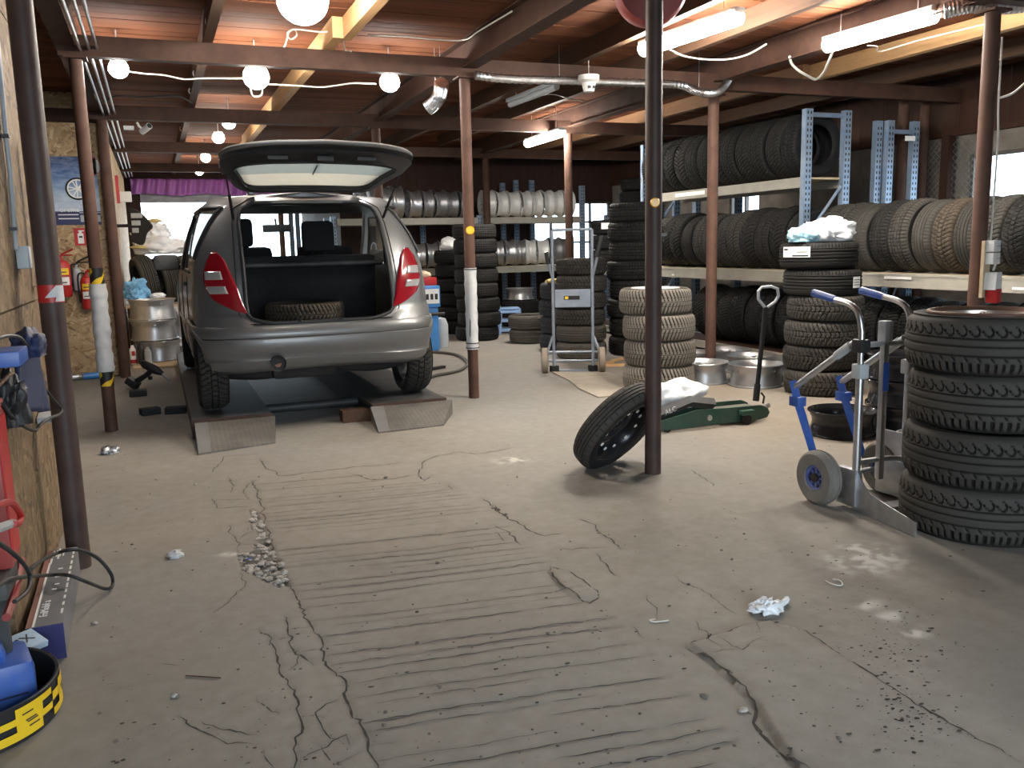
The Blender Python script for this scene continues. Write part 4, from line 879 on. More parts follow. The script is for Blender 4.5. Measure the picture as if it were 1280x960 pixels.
for (a, b, c, d) in (((.165, 5.86), (.665, 5.98), (.72, 6.385), (.17, 6.385)), ((1.375, 5.95), (1.87, 5.985), (2.07, 6.385), (1.42, 6.385))):
    mb = MB(); lo, hi = .004, .108; rows = []
    for k in range(7):
        t = k/6; zt = lo+(hi-lo)*t**.85; L_, R_ = Vector((*a, 0)).lerp(Vector((*d, 0)), t), Vector((*b, 0)).lerp(Vector((*c, 0)), t); rows.append([Vector((L_.x, L_.y, 0)), Vector((L_.x, L_.y, zt+.006)), Vector((R_.x, R_.y, zt+.006)), Vector((R_.x, R_.y, 0))])
    mb.grid(rows); n0 = len(mb.v); strip_ = [(r[1]+Vector((0, 0, .002)), r[1].lerp(r[2], .16)+Vector((0, 0, .002))) for r in rows]; mb.f += [(0, 1, 2, 3), tuple(range(n0-4, n0))[::-1]]; mb.mi += [0, 0]; rp_ = fixn(mb.build('entry_ramp', M_cheq, LIFT, smooth=30)); m2 = MB(); m2.grid([list(p) for p in strip_]); m2.build('plain_edge_strip', M_ramp, rp_, smooth=30)
mb = MB(); mb.cyl((.70, 6.95, .07), (1.44, 6.95, .07), .035, 12); mb.build('cross_tube', M_deck, LIFT)
mb = MB(); mb.box(1.22, 1.46, 6.44, 6.56, 0, .09); mb.build('timber_packing', M_joistd, LIFT, smooth=0)
# ---------------------------------------------------------------- steel posts with their wraps, tapes and reflectors
def post(label, x, y, r, m, top=ZB0, box=False):
    o = thing('steel_post', label, 'post', (x, y, 0)); mb = MB(); mb.cyl((0, 0, -.02), (0, 0, top), r, 28); mb.build('pipe', m, o, smooth=60)
    mb = MB(); mb.box(-.075, .075, -.075, .075, top-.014, top); mb.build('head_plate', M_steel, o, smooth=0); return o
def band(par, name, m, r, z0, z1, a0=0, a1=360, poly=None, label=None):
    mb = MB(); K = max(3, int(abs(a1-a0)/10)); mb.lathe([(r, z0), (r, z1)], K, a0=R(a0), a1=R(a1)); return mb.build(name, m, par, smooth=60, label=label)
def wrap_shape(par, name, m, r, poly, n=10):
    """a flat cut-out laid round the pipe: poly of (angle deg, z)"""
    mb = MB(); lo = min(p[1] for p in poly); hi = max(p[1] for p in poly)
    L = [p for p in poly]; vs = []
    bm = bmesh.new(); f = bm.faces.new([bm.verts.new((p[0], p[1], 0)) for p in L]); bmesh.ops.triangulate(bm, faces=[f]); bmesh.ops.subdivide_edges(bm, edges=bm.edges[:], cuts=4, use_grid_fill=True)
    for v in bm.verts: a = R(v.co.x); z = v.co.y; v.co = Vector((r*math.cos(a), r*math.sin(a), z))
    mb.bm(bm); return mb.build(name, m, par, smooth=60)
def pz(v, u, Y): return PY(u, v, Y).z
pA = post('thick dark brown pipe post nearest on the left, taped red and white', -.395, 3.945, .046, M_post)
band(pA, 'red_tape', M_red, .0475, pz(378, 66, 3.92), pz(356, 63, 3.92)); z0, z1 = pz(377, 66, 3.92), pz(357, 63, 3.92); h = z1-z0
wrap_shape(pA, 'white_tape_flash', M_tapew, .0488, [(-112, z0+h*.25), (-60, z1), (-10, z1), (-8, z0), (-68, z0), (-62, z0+h*.28)])
pB = post('brown post with a white padded wrap and yellow black tape', -.395, 7.02, .045, M_postr)
zt = [pz(v, u, 6.98) for u, v in ((121, 335), (122, 355), (131, 465), (133, 483))]
mb = MB(); K = 26; mb.lathe([(.058+.004*math.sin(k*1.7)+.003*math.sin(k*.6), zt[2]+(zt[1]-zt[2])*k/K) for k in range(K+1)], 26); o = mb.build('white_wrap', M_tapew, pB, smooth=70)
for za, zb in ((zt[1], zt[0]), (zt[3], zt[2])):
    t = band(pB, 'black_tape', M_black, .0475, za, zb); h = zb-za
    wrap_shape(pB, 'yellow_stripe', M_yel, .0485, [(-150, za), (-60, za), (0, za+h*.62), (0, za+h*.9), (-45, za+h*.45), (-90, za+h*.34)]); wrap_shape(pB, 'yellow_stripe', M_yel, .0485, [(-150, za+h*.5), (-120, za+h*.75), (-128, zb), (-160, zb)])
pC = post('third brown post at the corner of the pale board partition', -.38, 10.05, .052, M_postr)
pD = post('brown post with white wrapped middle and yellow reflector right of the car', 2.47, 7.0, .045, M_postr)
zt = [pz(v, 594, 6.95) for v in (335, 437)]
mb = MB(); mb.lathe([(.052+.003*math.sin(k*2.1), zt[1]+(zt[0]-zt[1])*k/16) for k in range(17)], 26); mb.build('white_wrap', M_tapew, pD, smooth=70)
for zz in (zt[0]-.015, zt[1]+.05, zt[1]+.01): band(pD, 'strap', M_blackm, .0575, zz, zz+.008)
wrap_shape(pD, 'torn_edge', M_blackm, .0565, [(-125, zt[1]+.10), (-118, zt[1]+.24), (-126, zt[1]+.27), (-132, zt[1]+.12)])
def reflector(par, r, z, ang, s=.028):
    mb = MB(); mb.lathe([(0, .012), (s*.8, .011), (s, .004), (s, 0)], 20, T(r*math.cos(R(ang)), r*math.sin(R(ang)), z) @ RZ(R(ang)) @ RY(R(90))); mb.build('amber_reflector', M_reel, par)
reflector(pD, .044, pz(288, 593, 6.95), -98, .036)
pE = post('bare dark brown post nearest the camera with amber reflector', 2.49, 4.09, .045, M_post); reflector(pE, .044, pz(253, 826, 4.04), -112, .026)
mb = MB(); mb.box(-.02, .03, -.004, .004, -.008, .008); mb.build('pipe_clip', M_galv, pE, loc=(.05, 0, pz(293, 835, 4.05)), smooth=0)
pF = post('red brown post standing among the silver rims', 4.90, 7.0, .05, M_postr, 2.62)
pg = PX(1230, 200, 4.92); pG = post('brown post carrying the socket board at right', 4.92, pg.y, .047, M_postr); GX_, GY_ = 4.92, pg.y
post('brown post behind the sack trolley, right of centre', 4.91, 10.1, .05, M_steel); post('far brown post in front of the rim shelves', 4.97, 13.2, .055, M_steel); post('brown post right behind the raised tailgate', 2.47, 10.1, .05, M_steel)
post('brown post behind the far blue uprights near right wall', 7.42, 7.2, .055, M_steel, 2.78); post('dark timber coloured post next to the wire mesh', 7.72, 7.2, .05, M_steel, 2.78)
# ---------------------------------------------------------------- lamps
E_tube = emat('lit_tube', (1, .93, .83), 52*LAMP); E_led = emat('lit_bulb', (1, .96, .92), 38*LAMP); E_warm = emat('lit_warm_bulb', (1, .92, .81), 38*LAMP)
def tube_light(label, a, b, lit=True, r=.055):
    a, b = Vector(a), Vector(b); c = (a+b)/2; d = b-a; o = thing('tube_light', label, 'lamp', c, (0, 0, math.atan2(-d.x, d.y))); L = d.length/2; dz = ZC-c.z-.0
    mb = MB(); mb.box(-.045, .045, -L, L, .02, .06, bev=.008); mb.build('housing', M_white if lit else M_grey, o)
    mb = MB(); mb.tube([(0, -L+.015, 0), (0, L-.015, 0)], r, 16); mb.build('diffuser', E_tube if lit else M_grey, o, smooth=60)
    for s in (-1, 1): mb = MB(); mb.cyl((0, s*L*.7, .06), (0, s*L*.7, dz), .004, 6); mb.build('hanger', M_wire, o)
    return o
tube_light('lit tube lamp crossing behind the nearest bare post', G(803, 62, 2.74), G(925, 20, 2.74)); tube_light('lit tube lamp at upper right beside the orange joist', G(1032, 57, 2.74), G(1170, 18, 2.74))
tube_light('short lit tube lamp far back over the rim shelves', (4.66, 9.75, 2.62), (4.70, 10.9, 2.62)); tube_light('unlit grey tube lamp under the ceiling', G(637, 131, 2.74), G(697, 108, 2.74), False, .03)
def bulb(label, p, s=.075, m=E_led):
    s *= 1.45; o = thing('bulkhead_lamp', label, 'lamp', p); mb = MB(); mb.lathe([(s*.62, .035), (s*.62, .06), (0, .065)], 24); mb.build('base', M_white, o)
    mb = MB(); mb.lathe([(s*.82*math.cos(t), -.012-s*.78*math.sin(t)) for t in [-.95+k*(PI/2+.95)/11 for k in range(12)]], 24); mb.build('globe', m, o, smooth=80)
    mb = MB(); mb.cyl((0, 0, .03), (0, 0, ZC-p[2]), .006, 8); mb.build('stem', M_white, o); return o
bulb('bright lamp cut by the top picture edge over the car', G(378, -4, 2.80), .13, E_warm); bulb('white lamp at far left under first crossbeam', G(148, 84, 2.68), .06); bulb('lamp above the car with a hanging cable loop', G(320, 94, 2.68), .085, E_warm)
bulb('white lamp above the right end of the tailgate', G(487, 101, 2.68), .07)
for (u, v), l in zip(((286, 152), (273, 171), (257, 196), (249, 213)), ('nearest', 'second', 'third', 'farthest')): bulb(l+' of the four small lamps in a row behind the tailgate', G(u, v, 2.7), .06, E_warm)
# ---------------------------------------------------------------- pallet racks
def upright_mesh(h, w_=.085, d=.06, slots=True):
    mb = MB(); mb.box(-w_/2, w_/2, 0, .004, 0, h); mb.box(-w_/2, -w_/2+.004, 0, d, 0, h); mb.box(w_/2-.004, w_/2, 0, d, 0, h); return mb
def slot_mesh(h, w_=.085):
    mb = MB(); z = .06
    while z < h-.04: mb.box(-.026, -.012, -.0012, .0, z, z+.028); mb.box(.012, .026, -.0012, .0, z, z+.028); z += .055
    return mb
UPR = {}
def upright(par, x, y, h, rz=0, m=None):
    if h not in UPR: UPR[h] = (upright_mesh(h).mesh('upright', M_upr, 0), slot_mesh(h).mesh('slots', M_blackm, 0))
    u = put('upright', UPR[h][0], par, (x, y, 0), (0, 0, rz)); put('punched_slots', UPR[h][1], u, kind='stuff'); return u
def brace(par, a, b, r=.018): mb = MB(); mb.tube([a, b], r, 4); mb.build('brace', M_upr, par, smooth=0)
def beam_y(par, x, y0, y1, z0, z1, m=M_beam, lab=None):
    mb = MB(); mb.box(x-.02, x+.02, y0, y1, z0, z1); mb.box(x-.027, x-.02, y0, y1, z1-.022, z1); mb.box(x-.027, x-.02, y0, y1, z0, z0+.018); mb.build('beam', m, par, smooth=0, label=lab)
def beam_x(par, y, x0, x1, z0, z1, m=M_beam):
    mb = MB(); mb.box(x0, x1, y-.02, y+.02, z0, z1); mb.box(x0, x1, y-.027, y-.02, z1-.02, z1); mb.box(x0, x1, y-.027, y-.02, z0, z0+.018); mb.build('beam', m, par, smooth=0)
XF, XR_ = 5.97, 6.50
RACK = thing('tyre_rack', 'long blue and cream pallet rack full of tyres along the right', 'rack', (0, 0, 0))
for y in (4.02, 6.95, 10.0, 12.2):
    h = 2.53 if y < 12 else 1.4
    for x in (XF, XR_-.05): upright(RACK, x, y, h, R(0))
    for z0, z1 in ((.3, .8), (1.32, 1.80)):
        if z1 < h: brace(RACK, (XF+.04, y+.03, z0), (XR_-.09, y+.03, z1))
    if y < 12: brace(RACK, (XF+.04, y+.03, 2.48), (XR_-.09, y+.03, 2.48), .022)
for y0, y1 in ((4.07, 6.90), (7.0, 9.95), (10.05, 12.15)):
    for x in (XF, XR_-.02): beam_y(RACK, x, y0, y1, .855, .975); beam_y(RACK, x, y0, y1, .04, .12)
    for k in range(int((y1-y0)/.42)): mb = MB(); mb.box(XF+.03, XR_-.05, y0+.02+k*.42, y0+.42+k*.42, .957, .975); mb.build('shelf_board', M_ply, RACK, smooth=0)
    mb = MB(); mb.box(XF+.03, XR_-.05, y0, y1, .10, .12); mb.build('bottom_board', M_timber, RACK, smooth=0)
for x in (XF, XR_-.02): beam_y(RACK, x, 7.0, 9.95, 1.79, 1.89)
for k in range(7): mb = MB(); mb.box(XF+.03, XR_-.05, 7.0+.42*k, 7.41+.42*k, 1.868, 1.888); mb.build('shelf_board', M_ply, RACK, smooth=0)
for y, z, w_, h in ((5.75, .94, .30, .022), (4.55, .89, .2, .02), (8.95, 1.845, .62, .045), (9.3, .885, .05, .02)):
    mb = MB(); mb.box(XF-.030, XF-.0285, y-w_/2, y+w_/2, z-h/2, z+h/2); mb.build('label_strip', M_label, RACK, smooth=0)
# tyres standing in the rack, axis along the rack
KINDS = [T_block, T_vee, T_rib, T_snow, T_diag, T_vee2, T_block, T_snow]; WID = {id(T_block): .215, id(T_vee): .222, id(T_rib): .205, id(T_snow): .205, id(T_diag): .22, id(T_vee2): .225}; RAD = {id(T_block): .32, id(T_vee): .318, id(T_rib): .31, id(T_snow): .31, id(T_diag): .325, id(T_vee2): .33}
def row(y0, y1, z, desc, group, mats, lean=0, seed=1, kinds=KINDS, start='nearest', xo=0):
    rg = random.Random(seed); y = y0; k = 0; seq = []
    while True:
        me = rg.choice(kinds); w_ = WID[id(me)]
        if y+w_ > y1: break
        seq.append((y+w_/2, me, w_, rg.choice(mats))); y += w_+.018+lean*.02
    for k, (yc, me, w_, m) in enumerate(seq):
        Rr = RAD[id(me)]; yaw = lean*R(7)
        tyre(desc % ordn(k), (XF+.035+Rr+xo+rg.gauss(0, .012), yc, z+Rr+.001), (R(90)+rg.gauss(0, .004), rg.uniform(0, 6) if False else 0, yaw+rg.gauss(0, .012)), me, m, group).rotation_euler.rotate_axis('Z', rg.uniform(0, 6))
row(4.10, 6.90, 0.975, '%s tyre from the near end on the middle shelf, near bay', 'tyres on the middle rack shelf', [RB_grey, RB_dark, RB_brown, RB_dark, RB_grey], 0, 11, xo=-.10)
row(7.06, 9.94, 0.975, '%s tyre from the blue upright on the middle shelf, far bay', 'tyres on the middle rack shelf', [RB_dark, RB_dark, RB_grey], 0, 12, xo=-.08)
row(10.1, 11.2, 0.975, '%s tyre past the second frame on the middle shelf', 'tyres on the middle rack shelf', [RB_black], 0, 17)
row(7.06, 9.94, 1.888, '%s tyre from the blue upright on the top shelf', 'tyres on the top rack shelf', [RB_dark, RB_black, RB_dark], 0, 13, [T_vee2, T_diag, T_block, T_vee2], xo=-.16)
row(4.12, 6.90, .12, '%s tyre from the near end on the lowest level, near bay', 'tyres on the lowest rack level', [RB_brown, RB_dark, RB_grey], 1, 14)
row(7.06, 9.2, .12, '%s tyre from the blue upright on the lowest level, far bay', 'tyres on the lowest rack level', [RB_black, RB_dark], 1, 15)
for k in range(3): tyre('%s of three new tyres lying flat past the second rack frame' % ('lowest', 'middle', 'topmost')[k], (XF+.42, 11.70, .978+.109+k*.218), (0, 0, k), T_ribf, RB_black, 'new tyres lying at the far end of the rack')
mb = MB(); mb.box(-.06, .06, -.001, .001, -.045, .045); tag(mb.build('tyre_label', M_label, loc=(XF+.19, 11.46, 1.54), rot=(0, 0, R(-38)), smooth=0), 'white paper label on a new tyre behind the bare post', 'label')
# second row of frames against the right wall
R2 = thing('pallet_rack_frames', 'empty blue rack frames standing against the right wall', 'rack', (0, 0, 0))
for x, y in ((6.955, 7.05), (7.06, 7.0), (7.40, 7.0)): upright(R2, x, y, 2.46)
for z0, z1 in ((.4, 1.0), (1.0, 1.55)): brace(R2, (7.08, 7.03, z0), (7.37, 7.03, z1), .012)
mb = MB(); mb.box(7.09, 7.37, 7.0, 7.03, 2.33, 2.37); mb.build('top_tie', M_upr, R2, smooth=0); mb = MB(); mb.box(7.24, 7.37, 6.985, 6.995, 2.26, 2.31); mb.build('white_sticker', M_label, R2, smooth=0)
for x, y, h in ((7.0, 9.4, 2.1), (7.05, 10.4, 2.2), (7.3, 10.8, 2.2)): upright(R2, x, y, h)
# rims on the rear shelves
RR = thing('rim_rack', 'cream shelf rack of silver rims across the back', 'rack', (0, 0, 0)); YB = 13.35
for x in (2.55, 4.9, 6.75): upright(RR, x, YB, 1.78 if x < 6 else 2.25); upright(RR, x, YB+.55, 1.78 if x < 6 else 2.25)
for x0, x1 in ((2.6, 4.86), (4.94, 6.71)):
    for z in (.848, 1.643):
        beam_x(RR, YB, x0, x1, z, z+.10); beam_x(RR, YB+.55, x0, x1, z, z+.10); mb = MB(); mb.box(x0, x1, YB+.02, YB+.53, z+.085, z+.102); mb.build('shelf_board', M_ply, RR, smooth=0)
beam_x(RR, YB, 4.94, 6.71, .20, .28); mb = MB(); mb.box(4.94, 6.71, YB, YB+.55, .26, .28); mb.build('shelf_board', M_ply, RR, smooth=0)
def rimrow(x0, x1, z, y, desc, group, seed, mats, rr, yaw=.06):
    rg = random.Random(seed); x = x0; k = 0
    while True:
        Rr = rg.choice(rr); W = rg.choice((.17, .19)); 
        if x+W > x1: break
        m = rg.choice(mats); st = rg.choice(('five', 'ten', 'twin'))
        s = -1 if rg.random() < .8 else 1
        rim(desc % ordn(k), (x+W/2, y+rg.gauss(0, .01), z+Rr+.019), (rg.uniform(0, 6), R(90*s), 0) if False else (0, R(90*s), yaw*rg.uniform(-1, .4)), Rr, W, st, m, group).rotation_euler.rotate_axis('Z', rg.uniform(0, 6)); x += W+.028; k += 1
rimrow(3.12, 3.75, 1.746, YB+.26, '%s large rim from the left on the upper back shelf', 'rims on the upper back shelf', 3, [M_rim, M_rimd], (.235, .228))
rimrow(3.78, 4.82, 1.746, YB+.26, '%s smaller rim beside the large ones on the upper back shelf', 'rims on the upper back shelf', 4, [M_rim, M_rimd], (.205, .198))
rimrow(5.03, 6.66, 1.746, YB+.26, '%s pale rim right of the far post on the upper back shelf', 'rims on the upper back shelf', 5, [M_rimw], (.20, .205))
rimrow(3.2, 4.82, .951, YB+.24, '%s rim from the left on the lower back shelf', 'rims on the lower back shelf', 6, [M_rimd, M_rim], (.20, .19), .3)
rimrow(5.0, 6.66, .951, YB+.24, '%s rim right of the far post on the lower back shelf', 'rims on the lower back shelf', 7, [M_rim, M_rimd, M_rimw], (.20, .21), .4)
for k in range(2): tyre('%s black tyre of the pair under the lower back shelf' % ('lower', 'upper')[k], (5.42, YB-.36, .11+k*.207), (0, 0, k), T_snow, RB_black, 'tyres under the back shelves')
for k in range(0): tyre('%s black tyre under the back shelf behind the blue stool' % ('lower', 'upper')[k], (5.35-.66, YB+.1-.4, .11+k*.2), (0, 0, k), T_snow, RB_black, 'tyres under the back shelves')
rim('silver rim lying flat on black tyres under the back shelf', (5.42, YB-.36, .43+.09), (0, 0, 0), .21, .18, 'five', M_rim)
# small tall stack of new tyres at the end of the back shelves
RS = thing('corner_shelf', 'grey shelf frame beside the bright back window', 'rack', (0, 0, 0))
YC = 12.35
for x in (7.0, 7.72): upright(RS, x, YC, 1.75); upright(RS, x, YC+.6, 1.75)
beam_x(RS, YC, 7.04, 7.68, 1.62, 1.70); beam_x(RS, YC+.6, 7.04, 7.68, 1.62, 1.70); mb = MB(); mb.box(7.04, 7.68, YC, YC+.6, 1.70, 1.715); mb.build('shelf_board', M_ply, RS, smooth=0)
for k in range(3):
    t = tyre('%s of three labelled new tyres stacked above the tall dark stack' % ('lowest', 'middle', 'topmost')[k], (7.37+.02*k, YC+.3, 1.717+.10+k*.199), (0, 0, 0), T_small, RB_black, 'labelled new tyres at the back'); mb = MB(); mb.box(-.05, .05, -.003, 0, -.06, .06); mb.build('paper_label', M_label, t, loc=(-.02+.06*k, -.292, 0), rot=(R(0), 0, 0), smooth=0)
# storage uprights and odd posts behind the back shelves, seen as dark shapes against the window
for k, (x, y, h) in enumerate(((5.65, 14.2, 2.35), (5.9, 14.2, 2.4), (6.2, 14.2, 2.4), (4.2, 14.2, 2.1), (3.7, 14.2, 2.0))): o = thing('spare_upright', ordn(4-k if k > 2 else 0) + '' if False else ('left of the paired blue uprights behind the pale rims', 'right of the paired blue uprights behind the pale rims', 'blue upright at the left side of the back window', 'blue upright behind the small rims, left of the far post', 'leftmost blue upright at the dark back wall')[k], 'rack part', (0, 0, 0), 0, 'spare uprights at the back wall'); upright(o, x, y, h)
# ---------------------------------------------------------------- soft lumps: bags, cloths, sacks
from mathutils import noise as MN
def blob(sx, sy, sz, seed=0, rough=.35, f=2.2, sub=4, flat=True, crease=.12):
    bm = bmesh.new(); bmesh.ops.create_icosphere(bm, subdivisions=sub, radius=1)
    for v in bm.verts:
        p = v.co.normalized(); n = MN.noise(p*f+Vector((seed*7.1, seed, 0))); r_ = 1-abs(MN.noise(p*f*2.6+Vector((0, seed*3.3, 5)))); k = 1+rough*n+crease*(r_-.8)*2+.05*MN.noise(p*f*7+Vector((seed, 0, 0)))
        v.co = Vector((p.x*sx*k, p.y*sy*k, p.z*sz*k))
        if flat: v.co.z = max(v.co.z, -sz*.55+.02*sz*n)
    lo = min(v.co.z for v in bm.verts)
    for v in bm.verts: v.co.z -= lo
    mb = MB(); mb.bm(bm); return mb
def cable(name, label, pts, r, m, cat='cable', n=8, smooth=True, group=None):
    mb = MB(); mb.tube(bez(pts, n) if smooth else pts, r, 6); return tag(mb.build(name, m, smooth=80), label, cat, group)
# ---------------------------------------------------------------- hand truck (aluminium, blue glides)
HT = thing('hand_truck', 'aluminium stair-climbing hand truck with blue grips and grey wheels', 'hand truck', (0, 0, 0))
for i, xr in enumerate((3.03, 3.335)):
    yr = 3.13
    mb = MB(); mb.tube([(xr, yr, .03), (xr, yr, .67)], .019, 12); mb.build('rail', M_alu, HT); mb = MB(); mb.tube([(xr, yr, .66), (xr, yr, .80)]+bez([(xr, yr, .86), (xr, yr+.025, .945), (xr, yr+.085, .985), (xr, yr+.20, 1.005)], 5), .0145, 12); mb.build('handle_tube', M_alu, HT)
    mb = MB(); mb.tube([(xr, yr+.18, 1.003), (xr, yr+.33, 1.028)], [.018, .020], 12); mb.build('blue_grip', M_blue, HT)
    mb = MB(); mb.box(xr-.028, xr+.028, yr-.028, yr+.028, .64, .71, bev=.006); mb.build('rail_collar', M_grey, HT); mb = MB(); mb.box(xr-.03, xr+.03, yr-.03, yr+.03, .765, .825, bev=.006); mb.build('black_collar', M_black, HT)
    a, b = Vector((xr, yr+.03, .815)), Vector((xr, yr+.45, .535))
    mb = MB(); mb.tube([a, b], .016, 10); mb.build('diagonal_strut', M_alu, HT); mb = MB(); mb.tube([a.lerp(b, .08), a.lerp(b, .30)], .022, 10); mb.build('strut_clamp', M_grey, HT)
    mb = MB(); mb.tube([(xr, yr+.465, .565), (xr, yr+.42, .46), (xr, yr+.27, .17)], [.024, .028, .024], 4); mb.build('blue_glide', M_blue, HT, smooth=20); mb = MB(); mb.box(xr-.028, xr+.028, yr+.39, yr+.46, .44, .49, bev=.006); mb.build('glide_clip', M_blue, HT)
    # wheel on the outer side
    s = -1 if i == 0 else 1; xw = xr+s*.085 if i == 0 else xr+s*.03; yw = yr+.155; rw = .135
    W = put('wheel', None, HT, (xw, yw, rw)) if False else None
    mb = MB(); K = [(rw-.018, -.038), (rw-.004, -.026), (rw, -.010), (rw-.004, -.008), (rw-.004, .008), (rw, .010), (rw-.004, .026), (rw-.018, .038), (.066, .036), (.060, .028), (.060, -.028), (.066, -.036)]
    mb.lathe(K, 40, RY(R(90)), closed=True); wl = mb.build('wheel', pm('grey_solid_tyre', (.165, .155, .138), .7, 0, .18, 8, dust=(.24, .22, .19), dustamt=.5), HT, loc=(xw, yw, rw))
    mb = MB(); mb.lathe([(.061, -.030), (.061, .030), (.052, .030), (.050, .018), (.050, -.018), (.052, -.030)], 30, RY(R(90)), closed=True)
    for k in range(8): mb.box(-.02, .02, -.007, .007, .018, .052, RX(k*PI/4))
    mb.build('wheel_hub', pm('blue_grey_hub', (.10, .14, .36), .45, 0, .1, 9, dust=(.3, .31, .36), dustamt=.3), wl); mb = MB(); mb.cyl((-.034, 0, 0), (.034, 0, 0), .022, 14); mb.build('axle_cap', M_black, wl)
    mb = MB(); mb.box(xr-.022, xr+.022, yr-.02, yr+.16, .02, .20, bev=.004) if i else mb.box(xr-.024, xr+.020, yr-.022, yr+.10, .02, .20, bev=.004); mb.build('axle_bracket', M_galv, HT)
    # toe blade
    tip = 2.705 if i == 0 else 2.80; pr_ = [(yr+.0, .205), (yr-.025, .190), (yr-.06, .145), (yr-.12, .105), (yr-.20, .090), (yr-.30, .078), (tip, .065), (tip, .0), (yr-.2, .0), (yr, .0)]
    mb = MB(); off = lambda y: -.05*((yr-y)/.42)**1.5-.012
    A = [Vector((xr+off(y) if i == 0 else xr+.0, y, z+.003)) for y, z in pr_]; B = [p+Vector((.006, 0, 0)) for p in A]; n = len(A); mb.add(A+B, [tuple(range(n)), tuple(range(n, 2*n))[::-1]]+[(k, (k+1) % n, (k+1) % n+n, k+n) for k in range(n)])
    if i == 0: mb.build('toe_blade', M_galv, HT, smooth=30)
mb = MB(); mb.cyl((2.95, 3.285, .135), (3.40, 3.285, .135), .012, 10); mb.build('axle', M_galv, HT)
for z in (.22, .79): mb = MB(); mb.tube(bez([(3.03, 3.13, z), (3.10, 3.17, z+.0), (3.26, 3.17, z), (3.335, 3.13, z)], 5), .014, 8); mb.build('cross_bar', M_grey if z > .5 else M_galv, HT)
mb = MB(); mb.box(3.03, 3.335, 3.05, 3.13, .003, .012); mb.build('toe_plate', M_galv, HT, smooth=0)
mb = MB(); mb.box(3.205, 3.235, 3.16, 3.19, .12, .80, bev=.004); mb.build('middle_rail', M_alu, HT); mb = MB(); mb.box(3.195, 3.245, 3.15, 3.20, .80, .90, bev=.006); mb.build('rail_cap', M_grey, HT); mb = MB(); mb.box(3.202, 3.238, 3.157, 3.16, .56, .70); mb.build('blue_sticker', M_blue, HT, smooth=0)
mb = MB(); P = [(3.13, .34), (3.30, .34), (3.30, .05), (3.24, .05), (3.13, .20)]; mb.prism([(y, z) for y, z in P], .008, T(3.335, 0, 0) @ Matrix(((0, 0, 1, 0), (1, 0, 0, 0), (0, 1, 0, 0), (0, 0, 0, 1)))); mb.build('side_gusset', M_galv, HT, smooth=0)
# ---------------------------------------------------------------- spare wheel leaning on the bare post
nrm = (CR*.62-CU*.66-_fw*.44).normalized(); rot = nrm.to_track_quat('Z', 'Y').to_euler()
down = (Vector((0, 0, -1))-nrm*(-nrm.z)).normalized(); Rt = .30; Wt = .135
low = down*Rt; cz = -low.z+.5*Wt*abs(nrm.z)*.9-.022; pcen = G(772, 533, cz)
sp = tyre('narrow black spare wheel leaning on the nearest bare post', pcen, rot, tyre_mesh(Rt, Wt, .205, 'rib', 44, 308, .006, key='spare'), RB_grey, None, 'tyre', name='tyre')
rim(None, (0, 0, .0), (0, 0, 0), .205, .12, 'steel', M_rimb, parent=sp, name='black_steel_rim')
for k in range(10): a = k*2*PI/10; mb = MB(); mb.lathe([(0, .006), (.010, .005), (.012, 0)], 10, T(.145*math.cos(a), .145*math.sin(a), .06-.030)); mb.build('bright_hole', M_label, sp)
# ---------------------------------------------------------------- green floor jack and its cloth
JK = thing('floor_jack', 'long green floor jack with black upright handle', 'jack', (0, 0, 0)); M_green = pm('dark_green_paint', (.025, .085, .062), .42, 0, .2, 8, dust=(.13, .15, .12), dustamt=.35)
y0 = 5.12
pl = [(3.10, .022), (3.105, .085)]+[(q.x, max(.02, q.z)) for q in (PY(u, v, y0-.10) for u, v in ((872, 512), (905, 510), (950, 506), (958, 509), (961, 515), (958, 521), (948, 526), (925, 529), (880, 532)))]+[(3.30, .018)]
for k, yy in enumerate((y0-.10, y0+.13)):
    mb = MB(); mb.prism(pl, .010, T(0, yy, 0) @ RX(R(90))); mb.build('side_plate', M_green, JK, smooth=0)
mb = MB(); mb.box(3.62, 3.98, y0-.095, y0+.12, PY(925, 509, y0).z-.022, PY(925, 509, y0).z-.004); mb.build('cover_plate', pm('dusty_green_cover', (.13, .13, .11), .7), JK, smooth=0)
mb = MB(); mb.tube([(3.08, y0-.02, .10), (3.40, y0-.02, .185), (3.60, y0-.02, .15)], .040, 4); mb.build('lift_arm', M_dusty, JK, smooth=0); mb = MB(); mb.lathe([(0, .03), (.05, .03), (.055, 0), (0, 0)], 16, T(3.10, y0-.02, .14)); mb.build('saddle', M_blackm, JK)
for x, r_ in ((3.50, .045), (3.90, .0)):
    if r_: mb = MB(); mb.cyl((x, y0-.125, .075), (x, y0-.10, .075), .020, 14); mb.build('pivot_bolt', M_galv, JK)
mb = MB(); mb.cyl((4.0, y0-.12, .115), (4.0, y0-.10, .115), .018, 14); mb.build('pivot_bolt', M_galv, JK)
for yy in (y0-.135, y0+.165):
    mb = MB(); mb.cyl((3.80, yy-.016, .036), (3.80, yy+.016, .036), .036, 20); mb.build('castor_wheel', M_under, JK); mb = MB(); mb.box(3.75, 3.86, yy-.025, yy+.025, .07, .105, bev=.008); mb.build('castor_fork', M_green, JK)
    mb = MB(); mb.cyl((3.18, yy*.55+y0*.45-.02, .026), (3.18, yy*.55+y0*.45+.02, .026), .026, 16); mb.build('front_roller', M_under, JK)
hb, hn = Vector((4.00, y0+.02, .13)), PY(957, 384, 5.12); mb = MB(); mb.cyl(hb, hb.lerp(hn, .18), .024, 12); mb.build('handle_socket', M_black, JK); mb = MB(); mb.cyl(hb.lerp(hn, .15), hn, .017, 12); mb.build('handle_bar', M_blackm, JK)
